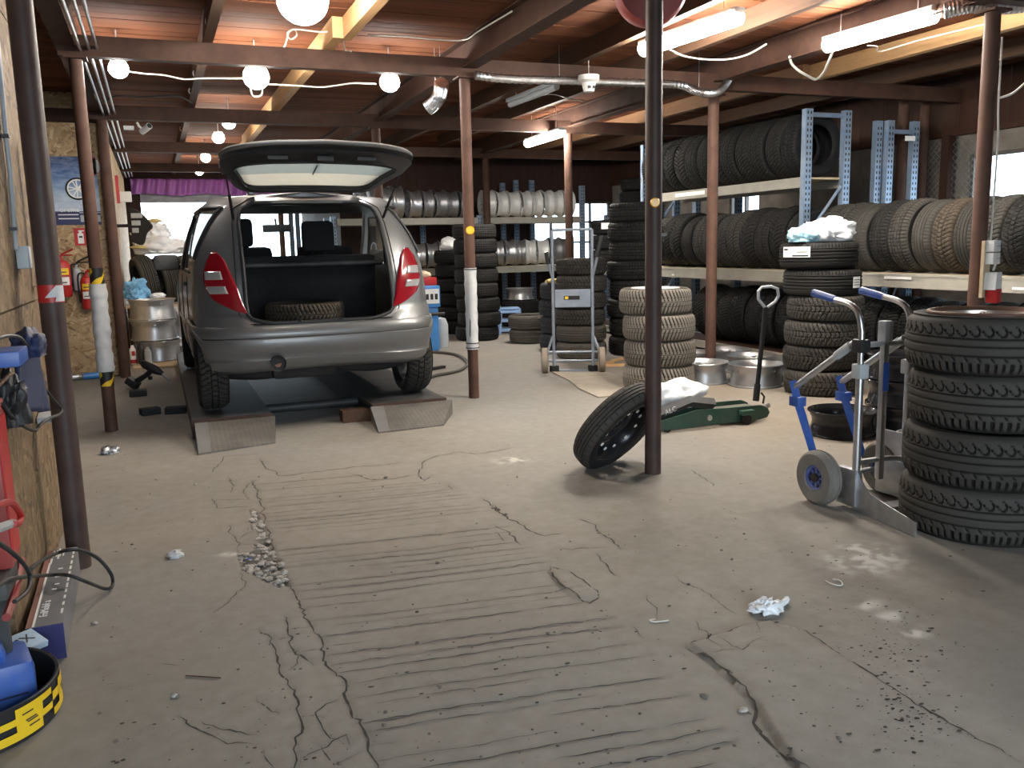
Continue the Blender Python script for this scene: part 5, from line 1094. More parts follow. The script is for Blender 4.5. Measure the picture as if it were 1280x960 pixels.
q = [PY(u, v, 5.12) for u, v in ((956, 384), (948, 374), (948, 364), (952, 359), (964, 358), (972, 361), (973, 370), (969, 377), (959, 384))]; mb = MB(); mb.tube(q, .011, 8); mb.build('handle_loop', M_grey, JK)
mb = MB(); mb.tube([hb+Vector((.03, -.02, .06)), hb+Vector((.05, -.03, .03)), hb+Vector((.04, -.03, -.02))], .008, 6); mb.build('release_lever', M_black, JK)
text('plate_lettering', 'ALC', .05, M_label, JK, (3.22, y0-.063, .142), (R(84), R(-15), 0))
p = PY(876, 510, y0+.15); mb = blob(.27, .16, .115, 3, .3, 2.0); tag(mb.build('white_cloth', M_bag, loc=(3.40, y0+.19, .125), rot=(0, R(-4), .1), smooth=80), 'crumpled white cloth lying on the green floor jack', 'cloth')
# ---------------------------------------------------------------- rims on the floor beside the rack
for (x, y, R_, W_, st, m, l) in ((4.64, 6.74, .235, .19, 'five', M_rim, 'silver rim lying flat in front of the red-brown post'), (4.94, 6.36, .245, .195, 'twin', M_rim, 'front silver rim lying flat beside the jack handle'), (4.50, 7.22, .23, .18, 'ten', M_rim, 'silver rim lying behind the pale dusty tyre stack'),
                               (5.40, 7.03, .245, .17, 'five', M_rim, 'silver rim lying flat right behind the red-brown post'), (5.46, 6.50, .245, .18, 'twin', M_rim, 'silver rim lying flat nearest to the six-high tyre stack'), (4.98, 7.52, .245, .18, 'five', M_rim, 'rearmost silver rim lying before the lowest tyres'), (5.50, 7.56, .24, .17, 'ten', M_rimd, 'dull rim lying at the back near the bottom beam')):
    rim(l, (x, y, W_/2+.001), (0, 0, random.uniform(0, 6)), R_-.018, W_, st, m, 'silver rims lying on the floor')
# black steel rims behind the hand truck
for k, (x, y, z, l) in enumerate(((4.16, 4.44, .085, 'black steel rim alone on the floor behind the hand truck'), (4.64, 4.42, .085, 'lowest black steel rim of the pile behind the hand truck'), (4.63, 4.41, .257, 'middle black steel rim of the pile behind the hand truck'), (4.65, 4.43, .429, 'topmost black steel rim of the pile behind the hand truck'))):
    rim(l, (x, y, z), (0, 0, k), .205, .168, 'steel', M_rimb, 'black steel rims', name='rim')
for k in range(1): rim('silver rim tucked between black rims and big tyre stack', (3.98, 3.52, .1), (0, 0, 1), .2, .18, 'ten', M_rim)
# ---------------------------------------------------------------- sack trolley under the rear stack
TR = thing('sack_trolley', 'blue-grey steel sack trolley standing before a tyre stack', 'hand truck', (0, 0, 0)); M_trol = pm('blue_grey_paint', (.22, .26, .32), .45, .2, .15, 9, dust=(.34, .34, .33), dustamt=.35)
dv = Vector((cF.x, cF.y, 0)).normalized(); sv = Vector((dv.y, -dv.x, 0)); f0 = G(717, 464); dv = Vector((f0.x, f0.y, 0)).normalized(); sv = Vector((dv.y, -dv.x, 0)); ztop = PY(718, 287, f0.y).z
def tp(s, d, z): return Vector((f0.x, f0.y, 0))+sv*s+dv*d+Vector((0, 0, z))
for s in (-.20, .20): mb = MB(); mb.tube([tp(s, 0, .05), tp(s, 0, ztop)], .016, 10); mb.build('rail', M_trol, TR)
mb = MB(); mb.tube([tp(-.20, 0, ztop), tp(.20, 0, ztop)], .015, 10); mb.build('top_bar', M_trol, TR)
mb = MB(); mb.tube([tp(-.20, 0, .95), tp(-.25, -.05, 1.12)], .014, 8); mb.tube([tp(.2, 0, .95), tp(.25, -.06, 1.16)], .014, 8); mb.build('handle_stay', M_trol, TR); mb = MB(); mb.tube([tp(.245, -.06, 1.16), tp(.30, -.08, 1.37)], .022, 10); mb.build('black_grip', M_black, TR); mb = MB(); mb.tube([tp(-.245, -.05, 1.10), tp(-.26, -.08, 1.22)], .02, 10); mb.build('black_grip', M_black, TR)
mb = MB(); A = [tp(-.18, -.016, .66), tp(.18, -.016, .66), tp(.18, -.016, .84), tp(-.18, -.016, .84)]; mb.add(A+[a+dv*.012 for a in A], [(0, 1, 2, 3), (7, 6, 5, 4), (0, 4, 5, 1), (1, 5, 6, 2), (2, 6, 7, 3), (3, 7, 4, 0)]); bpn = mb.build('back_plate', M_trol, TR, smooth=0)
mb = MB(); A = [tp(-.09, -.018, .735), tp(.07, -.018, .735), tp(.07, -.018, .775), tp(-.09, -.018, .775)]; mb.add(A, [(0, 1, 2, 3)]); mb.build('maker_plate', M_blackm, bpn, smooth=0); mb = MB(); A = [tp(-.08, -.019, .742), tp(-.045, -.019, .742), tp(-.045, -.019, .768), tp(-.08, -.019, .768)]; mb.add(A, [(0, 1, 2, 3)]); mb.build('yellow_mark', M_yel, bpn, smooth=0)
for z in (.11, .20): mb = MB(); mb.tube([tp(-.27, 0, z), tp(.27, 0, z)], .012, 8); mb.build('cross_bar', M_trol, TR)
mb = MB(); A = [tp(-.2, .0, .012), tp(.2, 0, .012), tp(.2, .10, .012), tp(-.2, .10, .012)]; mb.add(A+[a-Vector((0, 0, .01)) for a in A], [(0, 1, 2, 3), (7, 6, 5, 4), (0, 4, 5, 1), (1, 5, 6, 2), (2, 6, 7, 3), (3, 7, 4, 0)]); mb.build('toe_plate', M_trol, TR, smooth=0)
for s in (-.29, .29):
    c = tp(s, -.08, .128); ang = math.atan2(sv.y, sv.x); mb = MB(); mb.lathe([(.105, -.034), (.128, -.026), (.128, .026), (.105, .034), (.05, .03), (.05, -.03)], 30, RY(R(90)), closed=True); wl = mb.build('wheel', pm('tan_trolley_tyre', (.30, .25, .19), .75, 0, .15, 10), TR, loc=c, rot=(0, 0, ang)); mb = MB(); mb.cyl((-.036, 0, 0), (.036, 0, 0), .052, 16); mb.build('hub', M_galv, wl)
    mb = MB(); mb.tube([tp(s*.72, 0, .36), tp(s*.9, -.04, .22), tp(s*.9, -.08, .128)], .014, 6); mb.build('wheel_stay', M_trol, TR); mb = MB(); mb.box(-.04, .04, -.03, .03, -.03, .03); mb.build('foot', M_blackm, TR, loc=tp(s*.68, 0, .03), smooth=0)
# board on the floor, wood scraps
pts = [G(u, v) for u, v in ((690, 466), (712, 477), (724, 487), (748, 498), (780, 495), (790, 480), (762, 467))]; mb = MB(); mb.prism([(p.x, p.y) for p in pts], .012); tag(mb.build('floor_board', pm('dusty_hardboard', (.36, .32, .26), .8, 0, .12, 5), smooth=0, loc=(0, 0, .001)), 'thin dusty board lying on the floor before the sack trolley', 'board')
for k, (u, v, a) in enumerate(((757, 455, .2), (768, 458, -.3), (772, 451, .5))): p = G(u, v); mb = MB(); mb.box(-.11, .11, -.015, .015, 0, .025); tag(mb.build('wood_scrap', M_joist, loc=(p.x, p.y, 0.001), rot=(0, 0, a), smooth=0), ('left', 'middle', 'right')[k]+' splintered wood scrap beside the trolley wheel', 'wood scrap', 'wood scraps by the trolley')
# bags on the six-high stack, its labels, the hanging gloves
mb = blob(.21, .17, .12, 11, .3, 2.4, crease=.22); tag(mb.build('plastic_bag', M_bag, loc=(stC[5].location.x+.055, stC[5].location.y-.05, zC), smooth=80), 'crumpled white plastic bag on top of the six-high tyre stack', 'bag')
mb = blob(.12, .12, .085, 12, .3, 2.6, crease=.22); tag(mb.build('plastic_bag', M_bagb, loc=(stC[5].location.x-.205, stC[5].location.y-.05, zC), smooth=80), 'pale blue plastic film left of the white bag', 'bag'); mb = blob(.07, .09, .08, 14, .3, 2.6); tag(mb.build('plastic_bag', M_bagb, loc=(stC[5].location.x+.24, stC[5].location.y-.0, zC), smooth=80), 'pale blue plastic film right of the white bag', 'bag')
def sticker(par, ang_px, z, w_, h, r_, lines, nm='paper_label'):
    """label wrapped on a lying tyre's tread, centred on world angle ang"""
    rz = par.rotation_euler.z; a0 = ang_px-rz; mb = MB(); K = 8; mb.lathe([(r_, z-h/2), (r_, z+h/2)], K, a0=a0-w_/2/r_, a1=a0+w_/2/r_); o = mb.build(nm, M_label, par, smooth=60)
    mb = MB()
    for (x0, x1, zz, hh) in lines: mb.lathe([(r_+.001, z+zz-hh/2), (r_+.001, z+zz+hh/2)], 6, a0=a0+x0/r_, a1=a0+x1/r_)
    mb.build('label_print', M_ink, o, smooth=60); return o
def facing(o, u, v): return math.atan2(-o.location.y, -o.location.x)
sticker(stC[5], facing(stC[5], 0, 0)-.62, .03, .27, .085, .318, [(-.02, .12, -.03, .012), (-.12, -.07, .02, .014), (.02, .11, .0, .006)]); sticker(stC[4], facing(stC[4], 0, 0)+1.0, .0, .10, .09, .319, [(-.04, .04, .02, .006), (-.04, .03, 0, .006), (-.04, .035, -.02, .006)])
for k, (x, y, a, m) in enumerate(((-.05, 0, .3, M_yel), (.06, -.03, 1.4, M_yel))):
    mb = blob(.09, .055, .035, 20+k, .4, 2.5, 3); tag(mb.build('work_glove', pm('straw_glove', (.56, .44, .18), .8, 0, .2, 14), loc=(cG.x-.16+x, cG.y-.10+y, zG), rot=(0, 0, a), smooth=80), ('left', 'right')[k]+' straw yellow work glove on the bluish tyre stack', 'glove', 'gloves on the tyre stack')
mb = blob(.2, .16, .12, 24, .25, 2.2); tag(mb.build('white_sack', M_bag, loc=(cE.x-.02, cE.y-.02, zE), smooth=80), 'white bag lying on the stack behind the eight-high tyres', 'bag')
# blue stool
pS = G(640, 418); ST_ = thing('plastic_stool', 'light blue moulded plastic step stool under the back shelf', 'stool', (pS.x+.02, pS.y+.16, 0), (0, 0, R(-14))); M_stool = pm('light_blue_plastic', (.26, .40, .66), .4, 0, .06, 8)
mb = MB(); mb.box(-.15, .15, -.12, .12, .36, .39, bev=.012); mb.build('seat', M_stool, ST_)
for sx in (-1, 1):
    for sy in (-1, 1): mb = MB(); mb.tube([(sx*.165, sy*.13, .0), (sx*.135, sy*.105, .37)], [.03, .03], 4); mb.build('leg', M_stool, ST_, smooth=0)
for sy in (-1, 1):
    for z in (.06, .20, .33): mb = MB(); mb.box(-.15, .15, sy*.12-.012, sy*.12+.012, z-.02, z+.02, bev=.005); mb.build('rail', M_stool, ST_)
# blue workshop machine behind the car
BM = thing('tyre_machine', 'blue workshop machine with black buttons behind the car', 'machine', (3.13, 10.55, 0)); mb = MB(); mb.box(-.12, .12, -.10, .25, .0, .55, bev=.02); mb.build('column', M_blue if False else pm('bright_blue_paint', (.06, .24, .58), .4, 0, .1, 8), BM); mb = MB(); mb.box(-.16, .14, -.14, .25, .55, .82, bev=.02); mb.build('head', MATS['bright_blue_paint'], BM); mb = MB(); mb.box(-.13, .12, -.150, -.14, .60, .78); pn = mb.build('panel', M_white, BM, smooth=0)
for k in range(4): mb = MB(); mb.box(-.11+k*.058, -.075+k*.058, -.157, -.150, .65, .72); mb.build('button', M_black, pn, smooth=0)
mb = MB(); mb.cyl((.0, -.18, .47), (.17, -.18, .47), .022, 10); mb.cyl((.02, -.18, .47), (.02, -.1, .47), .015, 8); mb.build('lever', M_black, BM)
mb = MB(); mb.box(-.1, .13, -.10, .06, 0, .10, bev=.01); tag(mb.build('red_tray', M_red, loc=(3.13, 10.60, .82)), 'red plastic tray on top of the blue machine', 'tray'); mb = blob(.11, .07, .05, 31, .3, 2.2, 3); tag(mb.build('work_glove', pm('pale_leather', (.62, .47, .33), .8), loc=(3.10, 10.58, .922), smooth=80), 'pale leather glove on the red tray', 'glove'); mb = MB(); mb.lathe([(0, 0), (.09, 0), (.1, .05), (.1, .3), (.07, .38), (0, .40)], 20); tag(mb.build('grey_canister', M_grey, loc=(3.36, 10.75, 0), smooth=40), 'grey canister beside the blue machine', 'canister')
cable('air_hose', 'dark air hose looped on the floor right of the car', [G(541, 440, .02), G(556, 441, .02), G(573, 444, .02), G(584, 452, .02), G(580, 460, .02), G(566, 465, .02), G(545, 469, .02), G(525, 476, .02)], .018, pm('dusty_hose', (.10, .09, .08), .6), 'hose')
p = G(545, 462); mb = MB(); mb.box(-.12, .12, -.03, .03, 0, .03); tag(mb.build('steel_offcut', M_under, loc=(p.x, p.y, .001), rot=(0, 0, .5), smooth=0), 'short dark steel offcut beside the air hose', 'offcut')
# ---------------------------------------------------------------- right: sockets on the post, cables, duct
SB = thing('socket_board', 'wooden board with four white sockets and red power plug strapped to right post', 'socket board', (GX_, GY_-.06, 0), (0, 0, R(20))); z1, z0 = PY(1222, 301, GY_).z, PY(1222, 371, GY_).z
mb = MB(); mb.box(-.05, .055, -.006, .014, z0, z1); mb.build('board', M_ply, SB, smooth=0)
for k in range(2):
    zc = z1-.035-k*.078; mb = MB(); mb.box(-.035, .085, -.055, -.006, zc-.036, zc+.036, bev=.005); sk = mb.build('socket_box', M_white, SB)
    for s in (.022, .062): mb = MB(); mb.lathe([(.017, 0), (.017, -.004), (0, -.004)], 16, T(s, -.056, zc) @ RX(R(90))); so = mb.build('socket_face', M_grey, sk); mb = MB(); mb.box(s-.010, s+.010, -.0585, -.0575, zc-.002, zc+.002); mb.build('socket_holes', M_ink, so, smooth=0)
mb = MB(); zc = z0+.15; mb.prism([(-.05, -.08), (.06, -.08), (.05, .03), (-.035, .03)], .07, T(.02, .0-.006, zc-.02) @ RX(R(90))); mb.build('plug_housing', M_white, SB, smooth=30); mb = MB(); mb.box(-.015, .065, -.085, -.015, z0-.035, z0+.055, bev=.008); mb.build('red_plug', M_red, SB); mb = MB(); mb.tube(bez([(.02, -.04, zc+.02), (.02, -.05, zc+.06), (.055, -.05, zc+.09), (.03, -.05, zc+.12), (.0, -.05, zc+.09), (.03, -.05, zc+.06)], 6), .007, 6); mb.build('plug_cord', M_wire, SB)
for z in (z1+.03, z1+.10, z0+.06): mb = MB(); mb.lathe([(.050, -.006), (.052, 0), (.050, .006)], 20, T(GX_, GY_, z)); mb.build('strap', M_blackm, pG)
cable('power_cable', 'white cable running down the right post to the sockets', [(GX_+.055, GY_-.03, 2.5), (GX_+.06, GY_-.03, 2.1), (GX_+.055, GY_-.045, 1.9), (GX_+.06, GY_-.04, 1.6), (GX_+.03, GY_-.06, z1)], .006, M_wire)
cable('power_cable', 'white cable swinging from the right post towards the right edge', [(GX_+.06, GY_-.03, PY(1250, 124, GY_).z), PY(1265, 117, 4.2), PY(1280, 105, 4.25), PY(1310, 80, 4.3)], .007, M_wire)
M_foil = pm('foil_duct', (.70, .71, .73), .28, 1, .25, 26, .3)
def duct(label, pts, r): 
    P = bez(pts, 8); out = []; rs = []
    for i in range(len(P)-1):
        for k in range(2): out.append(P[i].lerp(P[i+1], k/2)); rs.append(r*(1.06 if k else .92))
    mb = MB(); mb.tube(out, rs, 12); o = tag(mb.build('foil_duct', M_foil, smooth=25), label, 'duct')
    for p in (P[len(P)//5], P[len(P)*3//5]): mb = MB(); mb.cyl(p, (p.x, p.y, ZC), .002, 5); mb.build('hanging_wire', M_galv, o)
duct('flattened silver flexible duct below the crossbeam right of centre', [PY(594, 94, 6.9), PY(640, 99, 6.9), PY(720, 101, 6.9), PY(800, 104, 6.9), PY(850, 106, 6.88), PY(868, 113, 6.85), PY(882, 116, 6.80), PY(896, 115, 6.80), PY(906, 107, 6.85), PY(914, 93, 6.9)], .035)
duct('short silver flexible duct hanging under the boards left of the white-wrapped post', [PY(552, 103, 7.2), PY(550, 118, 7.3), PY(544, 128, 7.35), PY(534, 136, 7.4)], .06)
duct('silver foil duct at the top right corner', [G(1180, 14, 2.72), G(1215, 6, 2.74), G(1250, 8, 2.74), G(1295, 4, 2.75)], .05)
mb = MB(); mb.lathe([(.09, .10), (.09, .06), (.06, .04), (.045, -.03), (.0, -.03)], 20); sd = tag(mb.build('warning_siren', M_white, loc=PY(736, 110, 6.78), smooth=40), 'white ceiling siren hanging under the crossbeam', 'siren')
for s in (-.02, .02): mb = MB(); mb.box(s-.012, s+.012, -.055, -.045, -.01, .012); mb.build('dark_eye', M_ink, sd, smooth=0)
mb = MB(); mb.cyl((0, 0, .10), (0, 0, .3), .004, 6); mb.build('hanger', M_wire, sd)
# hose reel cut by the top edge
RL = thing('hose_reel', 'round dusty red hose reel hanging at the top edge behind the bare post', 'hose reel', G(812, -12, 2.72), (0, 0, R(-20))); mb = MB(); mb.lathe([(.0, -.06), (.10, -.06), (.19, -.05), (.205, -.02), (.205, .06), (.19, .09), (0, .10)], 32, RX(R(90))); mb.build('drum', M_redd, RL); mb = MB(); mb.lathe([(0, -.068), (.085, -.066), (.10, -.05)], 24, T(-.02, 0, .02) @ RX(R(90))); mb.build('dark_recess', M_blackm, RL)
mb = MB(); mb.lathe([(0, .068), (.085, .066), (.10, .06)], 24, T(-.03, 0, .01) @ RX(R(90))); mb.build('dark_front', M_blackm, RL)
mb = MB(); mb.box(-.02, .02, -.02, .02, .15, .30); mb.build('bracket', M_steel, RL, smooth=0)
# ceiling wiring
cw = [('white cable looping from lamp to joist over the car', [G(336, 76, 2.8), G(341, 64, 2.85), G(354, 60, 2.88), G(359, 48, 2.88), G(360, 40, 2.88), G(368, 37, 2.88), G(371, 44, 2.88), G(364, 49, 2.88), G(360, 44, 2.88), G(368, 37, 2.88), G(400, 40, 2.88), G(426, 41, 2.88), G(431, 62, 2.82), G(439, 64, 2.8)], .006),
      ('white cable strung between far left lamp and the middle lamp', [G(158, 89, 2.7), G(180, 92, 2.7), G(205, 94, 2.7), G(230, 99, 2.7), G(252, 98, 2.7), G(290, 98, 2.7), G(305, 98, 2.7)], .007), ('white cable from middle lamp to the right lamp', [G(330, 105, 2.7), G(370, 107, 2.7), G(400, 109, 2.7), G(420, 107, 2.7), G(442, 104, 2.7), G(470, 105, 2.7)], .007),
      ('thin cable crossing the boards towards the long beam', [G(460, 44, 2.93), G(500, 45, 2.93), G(540, 49, 2.93), G(580, 50, 2.93), G(600, 38, 2.9), G(640, 14, 2.9)], .006), ('white cable sagging from the first tube lamp', [G(838, 62, 2.74), G(855, 70, 2.72), G(880, 74, 2.72), G(910, 74, 2.72), G(935, 68, 2.74), G(958, 55, 2.78)], .007),
      ('thick white cable drooping from the second tube lamp', [G(1043, 60, 2.72), G(1036, 76, 2.68), G(1030, 90, 2.66), G(1020, 99, 2.64), G(1010, 95, 2.64), G(998, 88, 2.66), G(990, 80, 2.7), G(987, 71, 2.74)], .011), ('thin cable clipped along the orange joist', [G(1084, 57, 2.78), G(1096, 58, 2.78), G(1101, 64, 2.79), G(1150, 50, 2.79), G(1240, 28, 2.79)], .006),
      ('dark cable drooping below second crossbeam at left', [G(132, 127, 2.72), G(145, 120, 2.75), G(175, 121, 2.75), G(205, 120, 2.75), G(225, 121, 2.75), G(240, 129, 2.72)], .008), ('white cable loop hanging below the middle lamp', [G(313, 108, 2.7), G(315, 118, 2.64), G(320, 121, 2.62), G(327, 118, 2.64), G(328, 106, 2.7)], .008),
      ('thin cable beside the unlit tube lamp', [G(668, 121, 2.76), G(690, 118, 2.76), G(710, 123, 2.76), G(730, 127, 2.76)], .005)]
for l, p, r_ in cw: cable('ceiling_cable', l, p, r_, M_wire if 'dark' not in l else M_black)
for k, dx in enumerate((-.055, 0, .05)): tag((lambda mb: (mb.cyl((-.30+dx, -1.5, 2.70+.01*k), (-.30+dx, 18, 2.70+.01*k), .011, 8), mb)[1])(MB()).build('conduit', M_galv, smooth=60), ('left', 'middle', 'right')[k]+' of the three shiny conduits along the left ceiling beam', 'conduit', 'left ceiling conduits')
for k, (u, v) in enumerate(((263, 27), (246, 92), (240, 114), (228, 161))): p = G(u, v, 2.84); mb = MB(); mb.tube([Vector((.03*math.cos(a), 0, .03*math.sin(a))) for a in [R(120+i*30) for i in range(10)]], .008, 6); tag(mb.build('cable_clip', M_white, loc=p, smooth=60), ordn(k)+' white cable clip from the near end of the left joist', 'clip', 'clips on the left joist')
CC = thing('security_camera', 'small white security camera on the ceiling beyond the left posts', 'camera', PY(182, 161, 10.0), (R(-20), 0, R(35))); mb = MB(); mb.cyl((0, .07, 0), (0, -.07, 0), .032, 14); mb.build('body', M_white, CC); mb = MB(); mb.cyl((0, -.07, 0), (0, -.075, 0), .026, 14); mb.build('lens', M_black, CC); mb = MB(); mb.tube([(0, .04, .0), (-.03, .05, .05), (-.04, .05, .09)], .012, 8); mb.build('mount', M_white, CC)
p = PY(161, 160, 10.0); mb = MB(); mb.box(-.05, .05, -.03, .03, -.02, .02, bev=.004); tag(mb.build('junction_box', M_white, loc=p), 'small white junction box beside the ceiling camera', 'box')
# wire mesh over the window wall
MS = thing('wire_mesh', 'rusty chain-link mesh stretched before the plaster by the window', 'mesh', (7.90, 0, 0)); mb = MB(); ya, yb, za, zb = 6.55, 7.55, 1.5, 2.32; k = -2.
while k < 2.2:
    for s in (1, -1):
        pts = [];
        for t in np.linspace(0, 1, 9): y = ya+(yb-ya)*t; z = za+(zb-za)*(k+s*t*1.2 if s > 0 else k+1.2*(1-t)); pts.append((0, y, z)) if za <= z <= zb else None
        if len(pts) > 1: mb.tube(pts, .0028, 4)
    k += .085
mb.build('mesh_wires', M_galv, MS, smooth=0, kind='stuff')
mb = MB(); mb.box(-.06, .03, 6.98, 7.08, 1.2, 2.33); mb.build('mesh_post', M_timber, MS, smooth=0)
# ---------------------------------------------------------------- left recess: poster, extinguishers, signs
YW = 10.235
def wall_xz(u, v, y=YW): p = PY(u, v, y); return p.x, p.z
px0, pz1 = wall_xz(61, 195); px1, pz0 = wall_xz(112, 281); px1 = px0+(pz1-pz0)*.62
PO = thing('poster', 'blue poster of a silver alloy wheel on the recess wall', 'poster', ((px0+px1)/2, YW-.004, (pz0+pz1)/2)); pw, ph = px1-px0, pz1-pz0
def sky_print():
    m, nt, b = nodes_of('poster_sky_print'); tc = N(nt, 'ShaderNodeTexCoord'); sp = N(nt, 'ShaderNodeSeparateXYZ'); nt.links.new(tc.outputs['Object'], sp.inputs[0]); mr = N(nt, 'ShaderNodeMapRange'); mr.inputs[1].default_value = -ph/2+.2*ph; mr.inputs[2].default_value = ph/2; nt.links.new(sp.outputs[2], mr.inputs[0])
    r = N(nt, 'ShaderNodeValToRGB'); e = r.color_ramp.elements; e[0].color = (.62, .72, .84, 1); e[1].color = (.012, .03, .12, 1)
    for p, c in ((.25, (.55, .66, .80)), (.45, (.26, .40, .62)), (.7, (.05, .13, .36))): q = e.new(p); q.color = (*c, 1)
    nt.links.new(mr.outputs[0], r.inputs[0]); c = mixrgb(nt, .25, r.outputs[0], ramp(nt, noise(nt, 7, 5, .6, stretch=(1, 1, 3)), .4, .7, (.05, .09, .2), (.8, .86, .92))); nt.links.new(c, b.inputs['Base Color']); b.inputs['Roughness'].default_value = .3; return m
mb = MB(); mb.box(-pw/2, pw/2, -.002, .003, -ph/2+.2*ph, ph/2); mb.build('picture', sky_print(), PO, smooth=0); M_navy = pm('navy_print', (.03, .035, .12), .35, 0, .05, 8); mb = MB(); mb.box(-pw/2, pw/2, -.002, .003, -ph/2, -ph/2+.2*ph); bnd = mb.build('title_band', M_navy, PO, smooth=0)
wc = Vector((-pw*.5+.235*1.0, -.006, .02)); mb = MB(); mb.lathe([(.115, 0), (.115, .004), (.085, .004), (.085, 0)], 32, T(*wc) @ RX(R(90)), closed=True); mb.build('printed_tyre', M_blackm, PO); mb = MB(); mb.lathe([(.098, -.0), (.098, .005), (.084, .005), (.084, 0)], 32, T(*wc) @ RX(R(90)), closed=True)
for k in range(10): a = k*PI/5+.1*(1 if k % 2 else -1); mb.box(-.006, .006, -.006, -.002, .01, .088, T(*wc) @ RY(a))
mb.lathe([(.0, .007), (.022, .007), (.022, 0)], 16, T(*wc) @ RX(R(90))); mb.build('printed_rim', M_label, PO)
text('lettering', '1', .09, M_label, PO, (pw/2-.12, -.005, ph/2-.07), (R(90), 0, 0))
text('lettering', 'orema', .07, M_label, bnd, (-pw/2+.14, -.005, -ph/2+.155), (R(90), 0, 0))
mb = MB()
for z in (.10, .06): mb.box(-pw/2+.03, -pw/2+.22, -.004, -.002, -ph/2+z, -ph/2+z+.010)
mb.build('small_print', M_label, bnd, smooth=0)
for x in (.06, .17): mb = MB(); mb.box(x-.04, x+.04, -.004, -.002, -ph/2+.03, -ph/2+.10); mb.box(x-.045, x+.045, -.004, -.002, -ph/2+.12, -ph/2+.13); mb.build('printed_product', M_grey, bnd, smooth=0)
def extinguisher(label, u, vtop, vbot, r, m, y=YW):
    x, z0 = wall_xz(u, vbot, y-r-.02); _, z1 = wall_xz(u, vtop, y-r-.02); h = (z1-z0)*.78; o = thing('fire_extinguisher', label, 'fire extinguisher', (x, y-r-.012, z0))
    mb = MB(); mb.lathe([(0, 0), (r*.9, 0), (r, .02), (r, h-.05), (r*.75, h-.012), (r*.3, h), (.02, h+.03), (0, h+.03)], 24); mb.build('cylinder', m, o); mb = MB(); mb.tube([(0, 0, h+.02), (.02, 0, h+.06), (.13, -.03, h+.11)], .010, 6); mb.tube([(.0, 0, h+.05), (.12, -.03, h+.05)], .008, 6); mb.build('handle', m if m is M_red else M_black, o)
    mb = MB(); mb.tube(bez([(0, -.01, h+.03), (-r*1.1, -.03, h+.02), (-r*1.25, -.02, h*.5), (-r*1.2, 0, h*.2)], 5), .010, 6); mb.build('hose', M_black, o); mb = MB(); mb.box(-.03, .03, -.01, r+.01, h*.6, h*.66); mb.build('bracket', M_galv, o, smooth=0)
    if m is M_red:
        for n_, mm, za, zb in (('yellow_label', M_yel, .60, .78), ('white_label', M_label, .32, .54)): mb = MB(); mb.lathe([(r+.0015, h*za), (r+.0015, h*zb)], 12, a0=R(-130), a1=R(-35)); l = mb.build(n_, mm, o, smooth=60); mb = MB(); mb.lathe([(r+.0025, h*(za+.06)), (r+.0025, h*(za+.09))], 8, a0=R(-115), a1=R(-55)); mb.build('label_print', M_ink, l)
extinguisher('large red fire extinguisher with yellow label on the recess wall', 80, 312, 371, .085, M_red); extinguisher('small grey fire extinguisher with black hose on the recess wall', 98, 326, 363, .04, M_grey); extinguisher('red fire extinguisher half hidden behind the padded post', 111, 334, 386, .06, M_red)
sx, sz = wall_xz(101, 296); SG = thing('extinguisher_sign', 'small red sign with white fire extinguisher symbol', 'sign', (sx, YW-.004, sz)); mb = MB(); mb.box(-.06, .06, -.002, .003, -.09, .09); mb.build('plate', M_red, SG, smooth=0)
mb = MB(); mb.box(-.028, .028, -.004, -.002, -.07, .035, None); mb.box(-.014, .014, -.004, -.002, .035, .055); mb.box(-.02, .035, -.004, -.002, .055, .067); mb.build('white_symbol', M_label, SG, smooth=0); mb = MB(); mb.box(-.016, .016, -.005, -.004, -.01, .008); mb.build('black_mark', M_ink, SG, smooth=0)
sx, sz = wall_xz(115, 208); SR_ = thing('round_sign', 'round white sign with a dark rim half behind the padded post', 'sign', (sx, YW-.004, sz)); mb = MB(); mb.lathe([(0, .002), (.10, .002), (.10, -.001)], 28, RX(R(90))); mb.build('disc', M_label, SR_); mb = MB(); mb.lathe([(.085, .003), (.094, .003)], 28, RX(R(90))); mb.build('red_ring', M_red, SR_); mb = MB(); mb.box(-.05, -.03, -.004, -.003, -.03, .04); mb.box(-.055, .03, -.004, -.003, -.005, .006); mb.build('black_symbol', M_ink, SR_, smooth=0)
p = G(110, 478, .035); BT = thing('spray_bottle', 'blue and silver bottle lying at the recess wall foot', 'bottle', (p.x+.02, 10.10, .036), (0, 0, R(8))); mb = MB(); mb.lathe([(0, 0), (.034, 0), (.034, .20), (.02, .23), (0, .23)], 18, T(-.10, 0, 0) @ RY(R(90))); mb.build('bottle', pm('blue_label_can', (.05, .22, .55), .35), BT); mb = MB(); mb.lathe([(0, 0), (.03, 0), (.035, .06), (.02, .10), (0, .10)], 18, T(-.21, 0, 0) @ RY(R(90))); mb.build('silver_cap', M_galv, BT)
# near left wall fittings
XW = -.503
p = PX(22, 322, XW); JB = thing('junction_box', 'grey square junction box on the near osb wall', 'box', (XW, p.y, p.z)); mb = MB(); mb.box(0, .045, -.05, .05, -.045, .045, bev=.008); mb.build('cover', M_grey, JB)
cable('conduit', 'grey conduit running down the osb wall to the junction box', [PX(-8, 0, XW+.012), PX(3, 120, XW+.012), PX(8, 175, XW+.012), PX(13, 220, XW+.012), PX(20, 312, XW+.012)], .009, M_grey, 'conduit')
for u, v in ((6.5, 170), (17, 286)): p = PX(u, v, XW+.012); mb = MB(); mb.box(-.012, .014, -.022, .022, -.006, .006); tag(mb.build('conduit_clip', M_black, loc=p, smooth=0), ('upper' if v < 200 else 'lower')+' black clip on the grey conduit', 'clip')
CH = thing('metal_profiles', 'bundle of shiny blue-grey metal profiles standing at the osb wall edge', 'metal profile', (0, 0, 0)); pa = PX(46, 357, -.49)
